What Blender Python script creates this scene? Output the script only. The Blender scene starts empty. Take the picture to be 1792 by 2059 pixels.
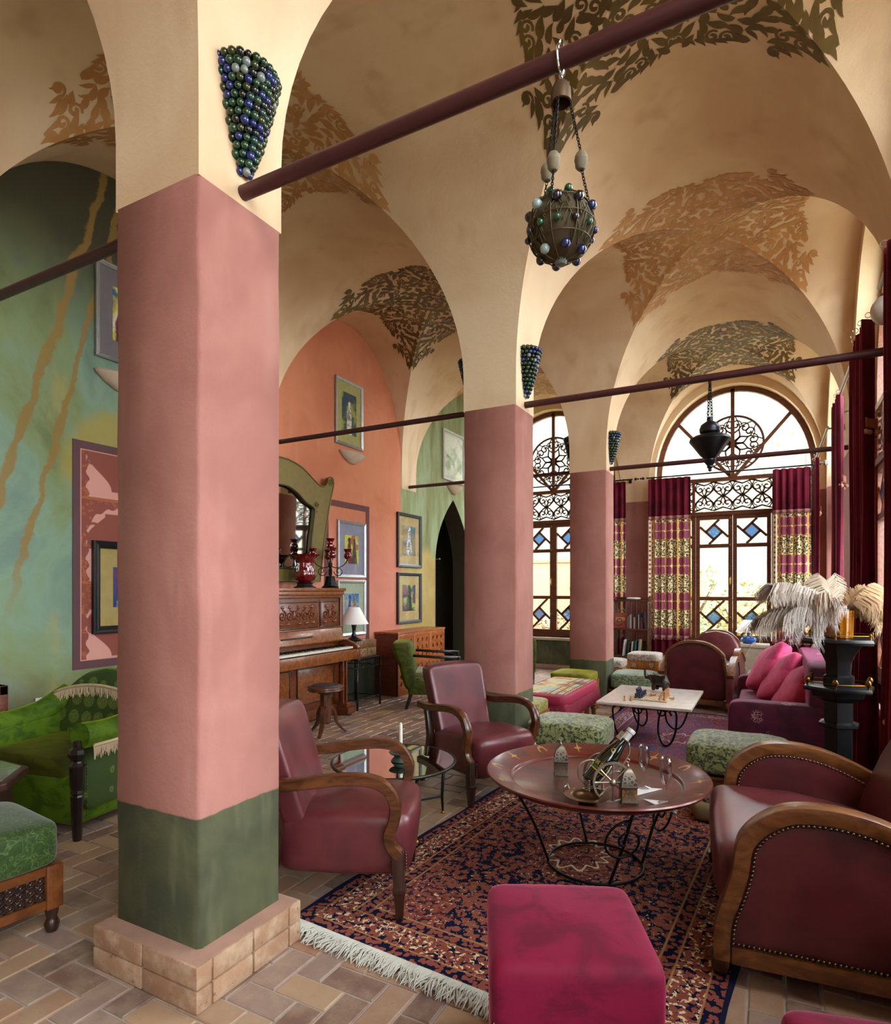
import bpy, bmesh, math, random
from math import sin, cos, pi, radians, sqrt, hypot, atan2
from mathutils import Vector, Matrix, Euler, geometry
random.seed(7)
scn = bpy.context.scene
COL = scn.collection
# ---------------------------------------------------------------- camera
CAM_H, FPX, YAW = 1.35, 1221.0, radians(28)
cam = bpy.data.objects.new('camera', bpy.data.cameras.new('camera'))
COL.objects.link(cam)
cam.location = (0, 0, CAM_H)
cam.rotation_euler = (radians(90), 0, YAW)
cam.data.sensor_fit = 'HORIZONTAL'
cam.data.sensor_width = 36
cam.data.lens = 36 * FPX / 1792
cam.data.shift_y = (1182 - 1029.5) / 1792
cam.data.clip_start = 0.02
scn.camera = cam
# ---------------------------------------------------------------- world, light, exposure
scn.view_settings.view_transform = 'Standard'
scn.view_settings.look = 'None'
scn.view_settings.gamma = 1
scn.view_settings.exposure = 0.16
scn.view_settings.use_curve_mapping = False
scn.cycles.use_denoising = True
scn.cycles.use_adaptive_sampling = True
scn.cycles.adaptive_threshold = 0.04
scn.cycles.max_bounces = 8
scn.cycles.diffuse_bounces = 6
scn.cycles.glossy_bounces = 4
scn.cycles.transmission_bounces = 6
scn.cycles.transparent_max_bounces = 8
scn.cycles.caustics_reflective = False
scn.cycles.caustics_refractive = False
scn.cycles.sample_clamp_indirect = 6
SKY = 17.0
world = bpy.data.worlds.new('world'); scn.world = world
world.use_nodes = True
bg = world.node_tree.nodes['Background']
bg.inputs[0].default_value = (0.90, 0.96, 1.0, 1)
bg.inputs[1].default_value = SKY

def portal(loc, rot, sx, sy):
    l = bpy.data.lights.new('daylight_portal', 'AREA'); l.shape = 'RECTANGLE'; l.size = sx; l.size_y = sy
    l.cycles.is_portal = True
    o = bpy.data.objects.new('daylight_portal', l); COL.objects.link(o); o.location = loc; o.rotation_euler = rot
    return o
_XR, _YF, _AC, _NC = 0.70, 9.83, -3.235, -0.47       # window planes and centres (see the walls below)
for _c in [0.15 + 2.82 * k - 2.82 for k in range(5)]: portal((_XR + .2, _c, 2.4), (0, radians(90), 0), 3.8, 2.0)
for _c in (_AC, _NC): portal((_c, _YF + .2, 2.4), (radians(-90), 0, 0), 2.2, 3.8)
# ---------------------------------------------------------------- pixels of the photograph -> points
CA, SA = cos(YAW), sin(YAW)
def ray(u, v):
    a = (u - 896) / FPX; b = (1182 - v) / FPX
    return (CA * a - SA, SA * a + CA, b)
def onZ(u, v, z=0.0):
    r = ray(u, v); d = (z - CAM_H) / r[2]; return Vector((r[0] * d, r[1] * d, z))
def onX(u, v, X):
    r = ray(u, v); d = X / r[0]; return Vector((X, r[1] * d, CAM_H + r[2] * d))
def onY(u, v, Y):
    r = ray(u, v); d = Y / r[1]; return Vector((r[0] * d, Y, CAM_H + r[2] * d))
def onD(u, v, d):
    r = ray(u, v); return Vector((r[0] * d, r[1] * d, CAM_H + r[2] * d))
# ---------------------------------------------------------------- node helper
def lin(c):
    return tuple(((x / 255) / 12.92 if x / 255 <= 0.04045 else ((x / 255 + 0.055) / 1.055) ** 2.4) for x in c) + (1,)
class Sk:
    def __init__(s, g, o): s.g = g; s.o = o
    def __add__(s, b): return s.g.m('ADD', s, b)
    def __radd__(s, b): return s.g.m('ADD', b, s)
    def __sub__(s, b): return s.g.m('SUBTRACT', s, b)
    def __rsub__(s, b): return s.g.m('SUBTRACT', b, s)
    def __mul__(s, b): return s.g.m('MULTIPLY', s, b)
    def __rmul__(s, b): return s.g.m('MULTIPLY', b, s)
    def __truediv__(s, b): return s.g.m('DIVIDE', s, b)
    def __gt__(s, b): return s.g.m('GREATER_THAN', s, b)
    def __lt__(s, b): return s.g.m('LESS_THAN', s, b)
    def __neg__(s): return s.g.m('MULTIPLY', s, -1.0)
class G:
    """one material with a small expression language over shader nodes"""
    def __init__(s, name):
        s.mat = bpy.data.materials.new(name); s.mat.use_nodes = True
        s.t = s.mat.node_tree; s.n = s.t.nodes
        s.b = s.n['Principled BSDF']
    def lk(s, v, inp):
        if isinstance(v, Sk): s.t.links.new(v.o, inp)
        else:
            if isinstance(v, tuple) and len(v) == 3 and inp.type == 'RGBA': v = v + (1,)
            inp.default_value = v
    def node(s, ty, out=0, props=None, **kw):
        nd = s.n.new(ty)
        for k, v in (props or {}).items(): setattr(nd, k, v)
        for k, v in kw.items():
            key = int(k[1:]) if k[0] == '_' and k[1:].isdigit() else k.replace('_', ' ')
            s.lk(v, nd.inputs[key])
        return Sk(s, nd.outputs[out])
    def m(s, op, a, b=0.0, c=0.0):
        nd = s.n.new('ShaderNodeMath'); nd.operation = op
        s.lk(a, nd.inputs[0]); s.lk(b, nd.inputs[1]); s.lk(c, nd.inputs[2])
        return Sk(s, nd.outputs[0])
    def sin(s, a): return s.m('SINE', a)
    def abs(s, a): return s.m('ABSOLUTE', a)
    def frac(s, a): return s.m('FRACT', a)
    def floor(s, a): return s.m('FLOOR', a)
    def mn(s, a, b): return s.m('MINIMUM', a, b)
    def mx(s, a, b): return s.m('MAXIMUM', a, b)
    def pp(s, a, k): return s.m('PINGPONG', a, k)
    def hyp(s, a, b): return s.m('SQRT', a * a + b * b)
    def clamp(s, a): return s.node('ShaderNodeClamp', _0=a)
    def step(s, a, lo, hi):
        nd = s.n.new('ShaderNodeMapRange'); nd.interpolation_type = 'SMOOTHSTEP'
        s.lk(a, nd.inputs[0]); s.lk(lo, nd.inputs[1]); s.lk(hi, nd.inputs[2]); return Sk(s, nd.outputs[0])
    def band(s, a, lo, hi, e=0.004):
        return s.step(a, lo - e, lo + e) * (1 - s.step(a, hi - e, hi + e))
    def mix(s, f, a, b):
        nd = s.n.new('ShaderNodeMix'); nd.data_type = 'RGBA'
        s.lk(f, nd.inputs[0]); s.lk(a, nd.inputs[6]); s.lk(b, nd.inputs[7]); return Sk(s, nd.outputs[2])
    def mul(s, f, a, b):
        nd = s.n.new('ShaderNodeMix'); nd.data_type = 'RGBA'; nd.blend_type = 'MULTIPLY'
        s.lk(f, nd.inputs[0]); s.lk(a, nd.inputs[6]); s.lk(b, nd.inputs[7]); return Sk(s, nd.outputs[2])
    def obj(s): return s.node('ShaderNodeTexCoord', 3)
    def gen(s): return s.node('ShaderNodeTexCoord', 0)
    def uv(s): return s.node('ShaderNodeTexCoord', 2)
    def pos(s): return s.node('ShaderNodeNewGeometry', 0)
    def rnd(s): return s.frac(s.node('ShaderNodeObjectInfo', 5) + s.node('ShaderNodeNewGeometry', 8))
    def xyz(s, v):
        nd = s.n.new('ShaderNodeSeparateXYZ'); s.lk(v, nd.inputs[0]); return [Sk(s, o) for o in nd.outputs]
    def vec(s, x, y, z=0.0): return s.node('ShaderNodeCombineXYZ', _0=x, _1=y, _2=z)
    def noise(s, v, scale, detail=3.0, rough=0.55, dist=0.0, out=0):
        return s.node('ShaderNodeTexNoise', out, None, Vector=v, Scale=scale, Detail=detail, Roughness=rough, Distortion=dist)
    def vor(s, v, scale, feature='F1', out=0, rnd=1.0, dim='3D'):
        return s.node('ShaderNodeTexVoronoi', out, {'feature': feature, 'voronoi_dimensions': dim}, Vector=v, Scale=scale, Randomness=rnd)
    def sc(s, v, x, y, z):
        return s.node('ShaderNodeVectorMath', 0, {'operation': 'MULTIPLY'}, _0=v, _1=(x, y, z))
    def vadd(s, v, w):
        return s.node('ShaderNodeVectorMath', 0, {'operation': 'ADD'}, _0=v, _1=w)
    def ramp(s, f, stops, interp='LINEAR'):
        nd = s.n.new('ShaderNodeValToRGB'); s.lk(f, nd.inputs[0]); cr = nd.color_ramp; cr.interpolation = interp
        while len(cr.elements) < len(stops): cr.elements.new(0.5)
        for e, (p, c) in zip(cr.elements, stops): e.position = p; e.color = c
        return Sk(s, nd.outputs[0])
    def bump(s, h, st=0.3, dist=0.01):
        nd = s.n.new('ShaderNodeBump'); nd.inputs['Strength'].default_value = st; nd.inputs['Distance'].default_value = dist
        s.lk(h, nd.inputs['Height']); s.t.links.new(nd.outputs[0], s.b.inputs['Normal'])
    def out(s, col=None, rough=None, **kw):
        if col is not None: s.lk(col, s.b.inputs['Base Color'])
        if rough is not None: s.lk(rough, s.b.inputs['Roughness'])
        for k, v in kw.items(): s.lk(v, s.b.inputs[k.replace('_', ' ')])
        return s.mat
MATS = {}
def mat(fn):
    MATS[fn.__name__] = None
    def get(*a):
        key = (fn.__name__,) + a
        if key not in MATS: MATS[key] = fn(*a)
        return MATS[key]
    return get
# ---------------------------------------------------------------- mesh helper
class MB:
    def __init__(s, M=None): s.v = []; s.f = []; s.M = M or Matrix(); s.uv = None
    def pt(s, p): s.v.append(s.M @ Vector(p)); return len(s.v) - 1
    def pts(s, ps): return [s.pt(p) for p in ps]
    def box(s, lo, hi):
        x0, y0, z0 = lo; x1, y1, z1 = hi
        i = s.pts([(x0,y0,z0),(x1,y0,z0),(x1,y1,z0),(x0,y1,z0),(x0,y0,z1),(x1,y0,z1),(x1,y1,z1),(x0,y1,z1)])
        for q in ((0,3,2,1),(4,5,6,7),(0,1,5,4),(1,2,6,5),(2,3,7,6),(3,0,4,7)): s.f.append([i[k] for k in q])
        return s
    def cbox(s, c, d): return s.box([c[k] - d[k] / 2 for k in range(3)], [c[k] + d[k] / 2 for k in range(3)])
    def loft(s, rings, closed_ring=True, caps=True, closed=False):
        ids = [s.pts(r) for r in rings]; n = len(ids[0])
        R = range(len(ids)) if closed else range(len(ids) - 1)
        for k in R:
            a, b = ids[k], ids[(k + 1) % len(ids)]
            for j in range(n if closed_ring else n - 1):
                j2 = (j + 1) % n; s.f.append([a[j], a[j2], b[j2], b[j]])
        if caps and not closed and closed_ring: s.f.append(ids[0][::-1]); s.f.append(ids[-1])
        return s
    def sweep(s, path, sec, up=(0, 0, 1), closed=False, scale=None, caps=True):
        path = [Vector(p) for p in path]; n = len(path); rings = []; up = Vector(up)
        for k in range(n):
            a = path[(k - 1) % n] if (k > 0 or closed) else path[k]; b = path[(k + 1) % n] if (k < n - 1 or closed) else path[k]
            t = (b - a); t = t.normalized() if t.length > 1e-9 else Vector((0, 0, 1))
            u = up - t * up.dot(t)
            if u.length < 1e-3: u = Vector((1, 0, 0)) - t * t.x
            u.normalize(); w = t.cross(u); sc = scale[k] if scale else 1.0
            rings.append([path[k] + w * (p[0] * sc) + u * (p[1] * sc) for p in sec])
        return s.loft(rings, True, caps, closed)
    def tube(s, path, r, n=8, closed=False, caps=True):
        sc = r if isinstance(r, (list, tuple)) else [r] * len(path)
        sec = [(cos(2*pi*k/n), sin(2*pi*k/n)) for k in range(n)]
        path = [Vector(p) for p in path]; N = len(path); rings = []; u = None
        for k in range(N):
            a = path[(k - 1) % N] if (k > 0 or closed) else path[k]; b = path[(k + 1) % N] if (k < N - 1 or closed) else path[k]
            t = (b - a); t = t.normalized() if t.length > 1e-9 else Vector((0, 0, 1))
            if u is None: u = Vector((0, 0, 1)) if abs(t.z) < 0.9 else Vector((1, 0, 0))
            u = u - t * u.dot(t); u.normalize(); w = t.cross(u)
            rings.append([path[k] + w * (p[0] * sc[k]) + u * (p[1] * sc[k]) for p in sec])
        return s.loft(rings, True, caps, closed)
    def lathe(s, prof, n=20, c=(0, 0, 0), caps=True, flute=0, fl=0.0, twist=0.0):
        rings = []
        for r, z in prof:
            rings.append([(c[0] + r * (1 + fl * cos(flute * 2*pi*k/n + twist * z)) * cos(2*pi*k/n), c[1] + r * (1 + fl * cos(flute * 2*pi*k/n + twist * z)) * sin(2*pi*k/n), c[2] + z) for k in range(n)])
        return s.loft(rings, True, caps)
    def prism(s, poly, f0, f1):
        a = s.pts([f0(*p) for p in poly]); b = s.pts([f1(*p) for p in poly]); n = len(poly)
        s.f.append(a[::-1]); s.f.append(b)
        for k in range(n): s.f.append([a[k], a[(k+1) % n], b[(k+1) % n], b[k]])
        return s
    def grid(s, fn, nu, nv, wrapu=False):
        ids = [[s.pt(fn(i / nu, j / nv)) for j in range(nv + 1)] for i in range(nu + (0 if wrapu else 1))]
        for i in range(nu):
            a = ids[i]; b = ids[(i + 1) % len(ids)]
            for j in range(nv): s.f.append([a[j], b[j], b[j+1], a[j+1]])
        return s
    def sph(s, c, r, nu=10, nv=7, e=1.0):
        rr = r if isinstance(r, (tuple, list)) else (r, r, r)
        sp = lambda x: abs(x) ** e * (1 if x >= 0 else -1)
        rings = []
        for j in range(1, nv):
            t = -pi/2 + pi*j/nv
            rings.append([(c[0] + rr[0]*sp(cos(t))*sp(cos(2*pi*k/nu)), c[1] + rr[1]*sp(cos(t))*sp(sin(2*pi*k/nu)), c[2] + rr[2]*sp(sin(t))) for k in range(nu)])
        ids = [s.pts(r_) for r_ in rings]
        for k in range(len(ids) - 1):
            for j in range(nu): s.f.append([ids[k][j], ids[k][(j+1) % nu], ids[k+1][(j+1) % nu], ids[k+1][j]])
        b = s.pt((c[0], c[1], c[2] - rr[2])); t = s.pt((c[0], c[1], c[2] + rr[2]))
        for j in range(nu): s.f.append([b, ids[0][(j+1) % nu], ids[0][j]]); s.f.append([t, ids[-1][j], ids[-1][(j+1) % nu]])
        return s
    def soft(s, c, d, e=0.25, nu=40, nv=22, puff=0.0, wob=0.0, seed=0):
        """rounded, stuffed box centred at c with size d"""
        rn = random.Random(seed); ph = [rn.uniform(0, 6.28) for _ in range(6)]
        sp = lambda x: abs(x) ** e * (1 if x >= 0 else -1)
        def fn(a, b):
            t = -pi/2 + pi*b; p = 2*pi*a
            x = sp(cos(t))*sp(cos(p)); y = sp(cos(t))*sp(sin(p)); z = sp(sin(t))
            k = 1 + wob * (sin(3*x+ph[0])*sin(4*y+ph[1]) + .6*sin(7*x+2*z+ph[2])*sin(6*y+ph[3]))
            zz = z * (1 + puff * (1 - x*x) * (1 - y*y)) * k
            return (c[0] + x*d[0]/2*(1+.3*(k-1)), c[1] + y*d[1]/2*(1+.3*(k-1)), c[2] + zz*d[2]/2)
        return s.grid(fn, nu, nv, True)
def mesh(name, mb, smooth=38, bevel=0.0, seg=2, weld=0.0):
    me = bpy.data.meshes.new(name)
    me.from_pydata([tuple(v) for v in mb.v], [], mb.f)
    if bevel or weld:
        bm = bmesh.new(); bm.from_mesh(me)
        if weld: bmesh.ops.remove_doubles(bm, verts=bm.verts, dist=weld)
        if bevel:
            es = [e for e in bm.edges if len(e.link_faces) == 2 and e.calc_face_angle(0) > radians(40)]
            bmesh.ops.bevel(bm, geom=es, offset=bevel, segments=seg, affect='EDGES', profile=0.6, clamp_overlap=True)
        bm.to_mesh(me); bm.free()
    if smooth:
        me.polygons.foreach_set('use_smooth', [True] * len(me.polygons))
        if smooth < 180: me.set_sharp_from_angle(angle=radians(smooth))
    me.update(); return me
def obj(name, mb, material, parent=None, smooth=38, bevel=0.0, seg=2, weld=0.0, loc=None, label=None):
    me = mb if isinstance(mb, bpy.types.Mesh) else mesh(name, mb, smooth, bevel, seg, weld)
    if material and not me.materials: me.materials.append(material)
    o = bpy.data.objects.new(name, me); COL.objects.link(o)
    if parent: o.parent = parent
    if loc is not None: o.location = loc
    if label: o['label'] = label
    return o
def tag(o, label, cat, group=None):
    o['label'] = label; o['category'] = cat
    if group: o['group'] = group
    return o
def thing(name, label, cat, loc=(0, 0, 0), rotz=0.0, group=None):
    o = bpy.data.objects.new(name, None); COL.objects.link(o); o.empty_display_size = 0.05
    o.location = loc; o.rotation_euler = (0, 0, rotz); return tag(o, label, cat, group)
def struct(o): o['kind'] = 'structure'; return o
def stuff(o): o['kind'] = 'stuff'; return o
def dup(root, loc, rotz, label=None, group=None):
    r = root.copy(); COL.objects.link(r); r.location = loc; r.rotation_euler = (0, 0, rotz)
    if label: r['label'] = label
    if group: r['group'] = group
    for ch in list(root.children):
        c = ch.copy(); COL.objects.link(c); c.parent = r
        for g in list(ch.children):
            d = g.copy(); COL.objects.link(d); d.parent = c
    return r
def smoothpath(P, k=6, closed=False):
    """Catmull-Rom through P"""
    P = [Vector(p) for p in P]; n = len(P); out = []
    for i in range(n if closed else n - 1):
        p1, p2 = P[i], P[(i+1) % n]
        p0 = P[(i-1) % n] if (closed or i > 0) else p1 * 2 - p2
        p3 = P[(i+2) % n] if (closed or i < n - 2) else p2 * 2 - p1
        for j in range(k):
            t = j / k; t2 = t*t; t3 = t2*t
            out.append(0.5*((2*p1)+(p2-p0)*t+(2*p0-5*p1+4*p2-p3)*t2+(3*p1-p0-3*p2+p3)*t3))
    if not closed: out.append(P[-1])
    return out
def spiral(c, r0, r1, a0, turns, n=18):
    return [(c[0] + (r0+(r1-r0)*k/n)*cos(a0+2*pi*turns*k/n), c[1] + (r0+(r1-r0)*k/n)*sin(a0+2*pi*turns*k/n)) for k in range(n+1)]
RECT = lambda w, h: [(-w/2, -h/2), (w/2, -h/2), (w/2, h/2), (-w/2, h/2)]
# ================================================================ materials of the building
def plaster_cols(g, P, a, b, c, sc=1.0, streak=True):
    n1 = g.noise(P, 1.3*sc, 3.0, 0.6, 0.4); n2 = g.noise(g.sc(P, 1, 1, .22), 5.0*sc, 2.0, .6)
    col = g.mix(g.step(n1, .35, .66), a, b)
    return g.mix(g.step(n2, .52, .78) * .5, col, c)
def plaster_bump(g, P, st=.25):
    g.bump(g.noise(P, 14.0, 4.0, .7), st, .012)
@mat
def m_vault():
    g = G('vault_plaster'); P = g.pos()
    col = plaster_cols(g, P, lin((228,203,167)), lin((214,182,145)), lin((188,152,117)), .8)
    plaster_bump(g, P, .3); return g.out(col, .85)
ZP = 2.71
def zones(g, P, zd, cream):
    x, y, z = g.xyz(P)
    w = (g.noise(P, 6.0, 3.0) - .5) * .03
    pink = plaster_cols(g, P, lin((168,114,102)), lin((154,100,89)), lin((178,128,115)), 1.6)
    green = plaster_cols(g, P, lin((84,86,56)), lin((58,62,42)), lin((106,106,78)), 2.2)
    chip = g.step(g.noise(P, 14.0, 5.0, .7), .72, .76) * .7
    green = g.mix(chip, green, lin((190,130,110)))
    col = g.mix(g.step(z + w, zd - .004, zd + .004), green, pink)
    return g.mix(g.step(z + w, ZP - .004, ZP + .004), col, cream)
@mat
def m_pillar(zd):
    g = G('pillar_paint'); P = g.pos()
    cream = plaster_cols(g, P, lin((226,211,185)), lin((213,192,161)), lin((230,217,194)), .9)
    plaster_bump(g, P, .35); return g.out(zones(g, P, zd, cream), .82)
@mat
def m_wall_far():
    g = G('far_wall_paint'); P = g.pos()
    cream = plaster_cols(g, P, lin((228,206,168)), lin((216,188,150)), lin((230,210,178)), .9)
    plaster_bump(g, P, .3); return g.out(zones(g, P, .52, cream), .85)
@mat
def m_wall_left():
    g = G('left_wall_paint'); P = g.pos(); x, y, z = g.xyz(P)
    W = g.vec(0.0, y, z)
    # orange bay
    org = plaster_cols(g, P, lin((206,130,94)), lin((190,112,78)), lin((212,146,118)), 1.0)
    org = g.mix(1 - g.step(z + (g.noise(P, 3.0) - .5) * .6, 1.4, 2.5), org, plaster_cols(g, P, lin((212,138,114)), lin((200,124,104)), lin((216,152,132)), 1.0))
    # green bay behind the near pillar: weathered turquoise, ochre and umber
    n = g.noise(W, 1.1, 6.0, .62, .5); n2 = g.noise(g.sc(W, 1, 1, .4), 2.6, 5.0, .6)
    mur = g.ramp(n, [(.25, lin((86,90,48))), (.42, lin((120,136,92))), (.52, lin((122,148,124))), (.64, lin((106,130,116))), (.8, lin((150,138,70)))])
    mur = g.mix(g.step(n2, .56, .74) * .7, mur, lin((158,146,84)))
    mur = g.mix(g.step(z + (n - .5) * 1.2, 2.9, 3.9), mur, lin((58,56,32)))
    mur = g.mix((1 - g.step(z + (n2 - .5) * .9, .4, .95)) * .7, mur, lin((112,92,66)))
    for y0, z0, sl, wd in ((2.21, 2.28, .286, .030), (2.287, 1.66, .257, .024)):
        e = g.abs(y - (y0 + (z - z0) * sl) + (g.noise(W, 5.0, 4.0) - .5) * .16)
        mur = g.mix((1 - g.step(e, wd * .6, wd * 1.3)) * g.step(z, 1.0, 1.7) * .85, mur, lin((138,108,48)))
    # yellow-green halo over the painted panel
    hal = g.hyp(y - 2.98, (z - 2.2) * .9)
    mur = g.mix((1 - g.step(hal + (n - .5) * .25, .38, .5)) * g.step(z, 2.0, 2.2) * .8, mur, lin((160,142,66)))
    # green bay with the door
    n3 = g.noise(g.sc(W, 1, 1.6, .35), 2.2, 6.0, .62)
    grn = g.ramp(n3, [(.28, lin((98,96,56))), (.45, lin((134,140,92))), (.58, lin((150,166,128))), (.75, lin((140,126,78)))])
    yel = plaster_cols(g, P, lin((178,156,92)), lin((164,140,78)), lin((190,170,110)), 1.4)
    grn = g.mix(1 - g.step(z + (n3 - .5) * .5, 1.75, 1.95), grn, yel)
    col = g.mix(g.step(y, 4.377, 4.383), mur, org)
    col = g.mix(g.step(y + (g.noise(P, 5.0) - .5) * .012, 6.992, 7.0), col, grn)
    dado = plaster_cols(g, P, lin((74,84,66)), lin((54,64,54)), lin((96,104,86)), 2.0)
    col = g.mix((1 - g.step(z + (g.noise(P, 6.0) - .5) * .03, .47, .48)) * g.step(y, 4.377, 4.383), col, dado)
    plaster_bump(g, P, .3); return g.out(col, .8)
@mat
def m_plain(name, c, rough=.6, metal=0.0, coat=0.0):
    g = G(name); P = g.obj()
    col = g.mix(g.noise(P, 14.0, 4.0), lin(c), lin(tuple(k*.8 for k in c)))
    return g.out(col, rough, Metallic=metal, Coat_Weight=coat)
@mat
def m_stencil(name, a, b):
    g = G(name); P = g.pos()
    return g.out(g.mix(g.step(g.noise(P, 3.0, 4.0), .35, .7), lin(a), lin(b)), .6)
@mat
def m_wood(name, a, b, rough=.4, sx=2.0, sy=22.0, sz=22.0):
    g = G(name); P = g.obj()
    n = g.noise(g.sc(P, sx, sy, sz), 2.2, 6.0, .6, 1.2); f = g.noise(g.sc(P, sx*4, sy*4, sz*4), 3.0, 3.0)
    col = g.mix(g.step(n, .32, .68), lin(a), lin(b)); col = g.mul(f * .35, col, lin((150,120,100)))
    g.bump(f, .08, .002); return g.out(col, rough, Coat_Weight=.15)
@mat
def m_tile():
    g = G('terracotta_tile'); P = g.pos(); r = g.rnd()
    n = g.noise(g.vadd(P, g.vec(r * 31.0, r * 17.0)), 9.0, 6.0, .65)
    base = g.ramp(r, [(0, lin((164,128,102))), (.2, lin((126,98,86))), (.4, lin((148,124,114))), (.6, lin((176,144,112))), (.75, lin((110,86,78))), (.88, lin((156,114,90)))], 'CONSTANT')
    col = g.mix(g.step(n, .35, .7) * .6, base, lin((178,156,132)))
    col = g.mix(g.step(g.noise(P, 2.3, 4.0), .45, .75) * .45, col, lin((140,120,116)))
    col = g.mix(g.step(g.noise(P, 42.0, 4.0, .7), .64, .72) * .5, col, lin((196,178,160)))
    col = g.mix(g.step(g.noise(P, 55.0, 3.0, .7), .66, .7) * .5, col, lin((80,58,46)))
    g.bump(n + g.noise(P, 120.0, 2.0) * .2, .35, .004); return g.out(col, g.ramp(n, [(0, (.30,)*3+(1,)), (1, (.52,)*3+(1,))]))
@mat
def m_grout():
    g = G('grout'); P = g.pos()
    col = g.mix(g.noise(P, 30.0, 4.0), lin((186,174,162)), lin((158,144,132))); g.bump(g.noise(P, 80.0), .3, .004); return g.out(col, .9)
@mat
def m_brick():
    g = G('plinth_brick'); P = g.pos(); r = g.rnd(); n = g.noise(P, 12.0, 6.0, .65)
    col = g.mix(r, lin((178,140,108)), lin((150,112,86))); col = g.mix(g.step(n, .4, .7), col, lin((188,160,132)))
    col = g.mix(g.step(g.noise(P, 26.0, 5.0, .7), .6, .7), col, lin((118,88,68))); g.bump(n, .4, .006); return g.out(col, .8)
@mat
def m_glass(c=(255,255,255), rough=0.0):
    g = G('pane_glass'); t = g.n.new('ShaderNodeBsdfTransparent'); t.inputs[0].default_value = lin(c)
    gl = g.n.new('ShaderNodeBsdfGlossy'); gl.inputs['Roughness'].default_value = .02
    mx = g.n.new('ShaderNodeMixShader'); fr = g.m('POWER', g.node('ShaderNodeLayerWeight', 1), 4.0) * .5 + .012
    g.t.links.new(fr.o, mx.inputs[0]); g.t.links.new(t.outputs[0], mx.inputs[1]); g.t.links.new(gl.outputs[0], mx.inputs[2])
    g.t.links.new(mx.outputs[0], g.n['Material Output'].inputs[0]); return g.mat
@mat
def m_mural():
    """painted trompe-l'oeil panel: plum border, terracotta vases on pink"""
    g = G('painted_panel'); x, y, z = g.xyz(g.obj())    # panel-local: x across -.37..+.37, z 0..1.66
    P = g.obj(); pink = lin((206,148,134)); brown = lin((128,62,48)); plum = lin((92,56,60)); och = lin((160,84,40))
    col = g.mix(g.noise(P, 6.0), pink, lin((196,138,126)))
    zz = g.frac(z / .62); h = zz * .62 - .02
    prof = .08 + .19 * g.m('POWER', g.sin(g.clamp((h - .06) / .42) * 2.6), 2.0)
    vase = (1 - g.step(g.abs(x) - prof, -.004, .004)) * g.step(h, .05, .06) * (1 - g.step(h, .50, .51))
    col = g.mix(vase, col, brown)
    for s in (-1, 1):
        d = g.hyp(x - s * .22, h - .36); col = g.mix(g.band(d, .055, .075), col, brown)
        d2 = g.hyp(x - s * .235, h - .27); col = g.mix(g.band(d2, .02, .034), col, brown)
    wob = g.sin(z * 60.0) * .012 + g.noise(P, 22.0) * .03
    arch = g.hyp(x, g.mx(h - .34, 0.0) * 1.3)
    col = g.mix(g.step(g.abs(x) + wob, .275, .282), col, brown)
    sw = g.vor(P, 28.0, 'SMOOTH_F1')
    col = g.mix(g.step(g.abs(x) + wob, .275, .282) * g.band(sw, .2, .34, .03), col, och)
    col = g.mix(g.step(arch + g.sin(x * 70.0) * .01, .27, .275) * g.step(h, .34, .35), col, g.mix(g.band(sw, .2, .34, .03), brown, och))
    col = g.mix(g.band(h, -.02, .0, .003), col, och)
    e = g.mx(g.abs(x) - .315, g.abs(z - .83) - .77)
    col = g.mix(g.band(e, -.006, .002, .002), col, lin((200,140,120)))
    col = g.mix(g.step(e, .0, .003), col, g.mix(g.noise(P, 5.0), plum, lin((78,46,52))))
    return g.out(col, .7)
# ================================================================ vaults, pillars, walls
XL, XP0, XP1, XR = -4.40, -2.07, -1.64, 0.70
PC = [1.56 + 2.82 * k for k in range(-2, 4)]          # pillar lines along the hall
PW = 0.19
BAYS_Y = [(PC[k] + PW, PC[k+1] - PW) for k in range(5)]  # bays -2..2
BAYS_X = [(XL, XP0), (XP1, XR)]
ZC, RISE = 2.94, 1.53
YF, YB = BAYS_Y[-1][1], BAYS_Y[0][0]
NT = 22
prof = [(0.0, 2.70)] + [((1 - cos(pi/2*k/NT)), ZC + RISE * sin(pi/2*k/NT)) for k in range(NT + 1)]
cm = MB()
def lerp(a, b, t): return a + (b - a) * t
def strip_web(edge, sgn, half, o0, osgn, ohalf, axis):
    """quarter web: barrel spanning `axis` near the end of the other axis"""
    K = 8
    rows = []
    for q, z in prof:
        a = edge + sgn * half * q; row = []
        for j in range(K + 1):
            b = o0 + osgn * ohalf * q * j / K
            row.append((a, b, z) if axis == 'X' else (b, a, z))
        rows.append(row)
    ids = [cm.pts(r) for r in rows]
    for i in range(len(ids) - 1):
        for j in range(K): cm.f.append([ids[i][j], ids[i+1][j], ids[i+1][j+1], ids[i][j+1]])
def band(lo, hi, o0, o1, axis):
    half = (hi - lo) / 2
    for edge, sg in ((lo, 1), (hi, -1)):
        rows = [[(edge + sg*half*q, lerp(o0, o1, j/2), z) if axis == 'X' else (lerp(o0, o1, j/2), edge + sg*half*q, z) for j in range(3)] for q, z in prof]
        ids = [cm.pts(r) for r in rows]
        for i in range(len(ids) - 1):
            for j in range(2): cm.f.append([ids[i][j], ids[i+1][j], ids[i+1][j+1], ids[i][j+1]])
for bx in BAYS_X:
    hx = (bx[1] - bx[0]) / 2
    for by in BAYS_Y:
        hy = (by[1] - by[0]) / 2
        for ex, sx in ((bx[0], 1), (bx[1], -1)):
            for ey, sy in ((by[0], 1), (by[1], -1)):
                strip_web(ex, sx, hx, ey, sy, hy, 'X'); strip_web(ey, sy, hy, ex, sx, hx, 'Y')
    for k in range(len(BAYS_Y) - 1): band(bx[0], bx[1], BAYS_Y[k][1], BAYS_Y[k+1][0], 'X')
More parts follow.
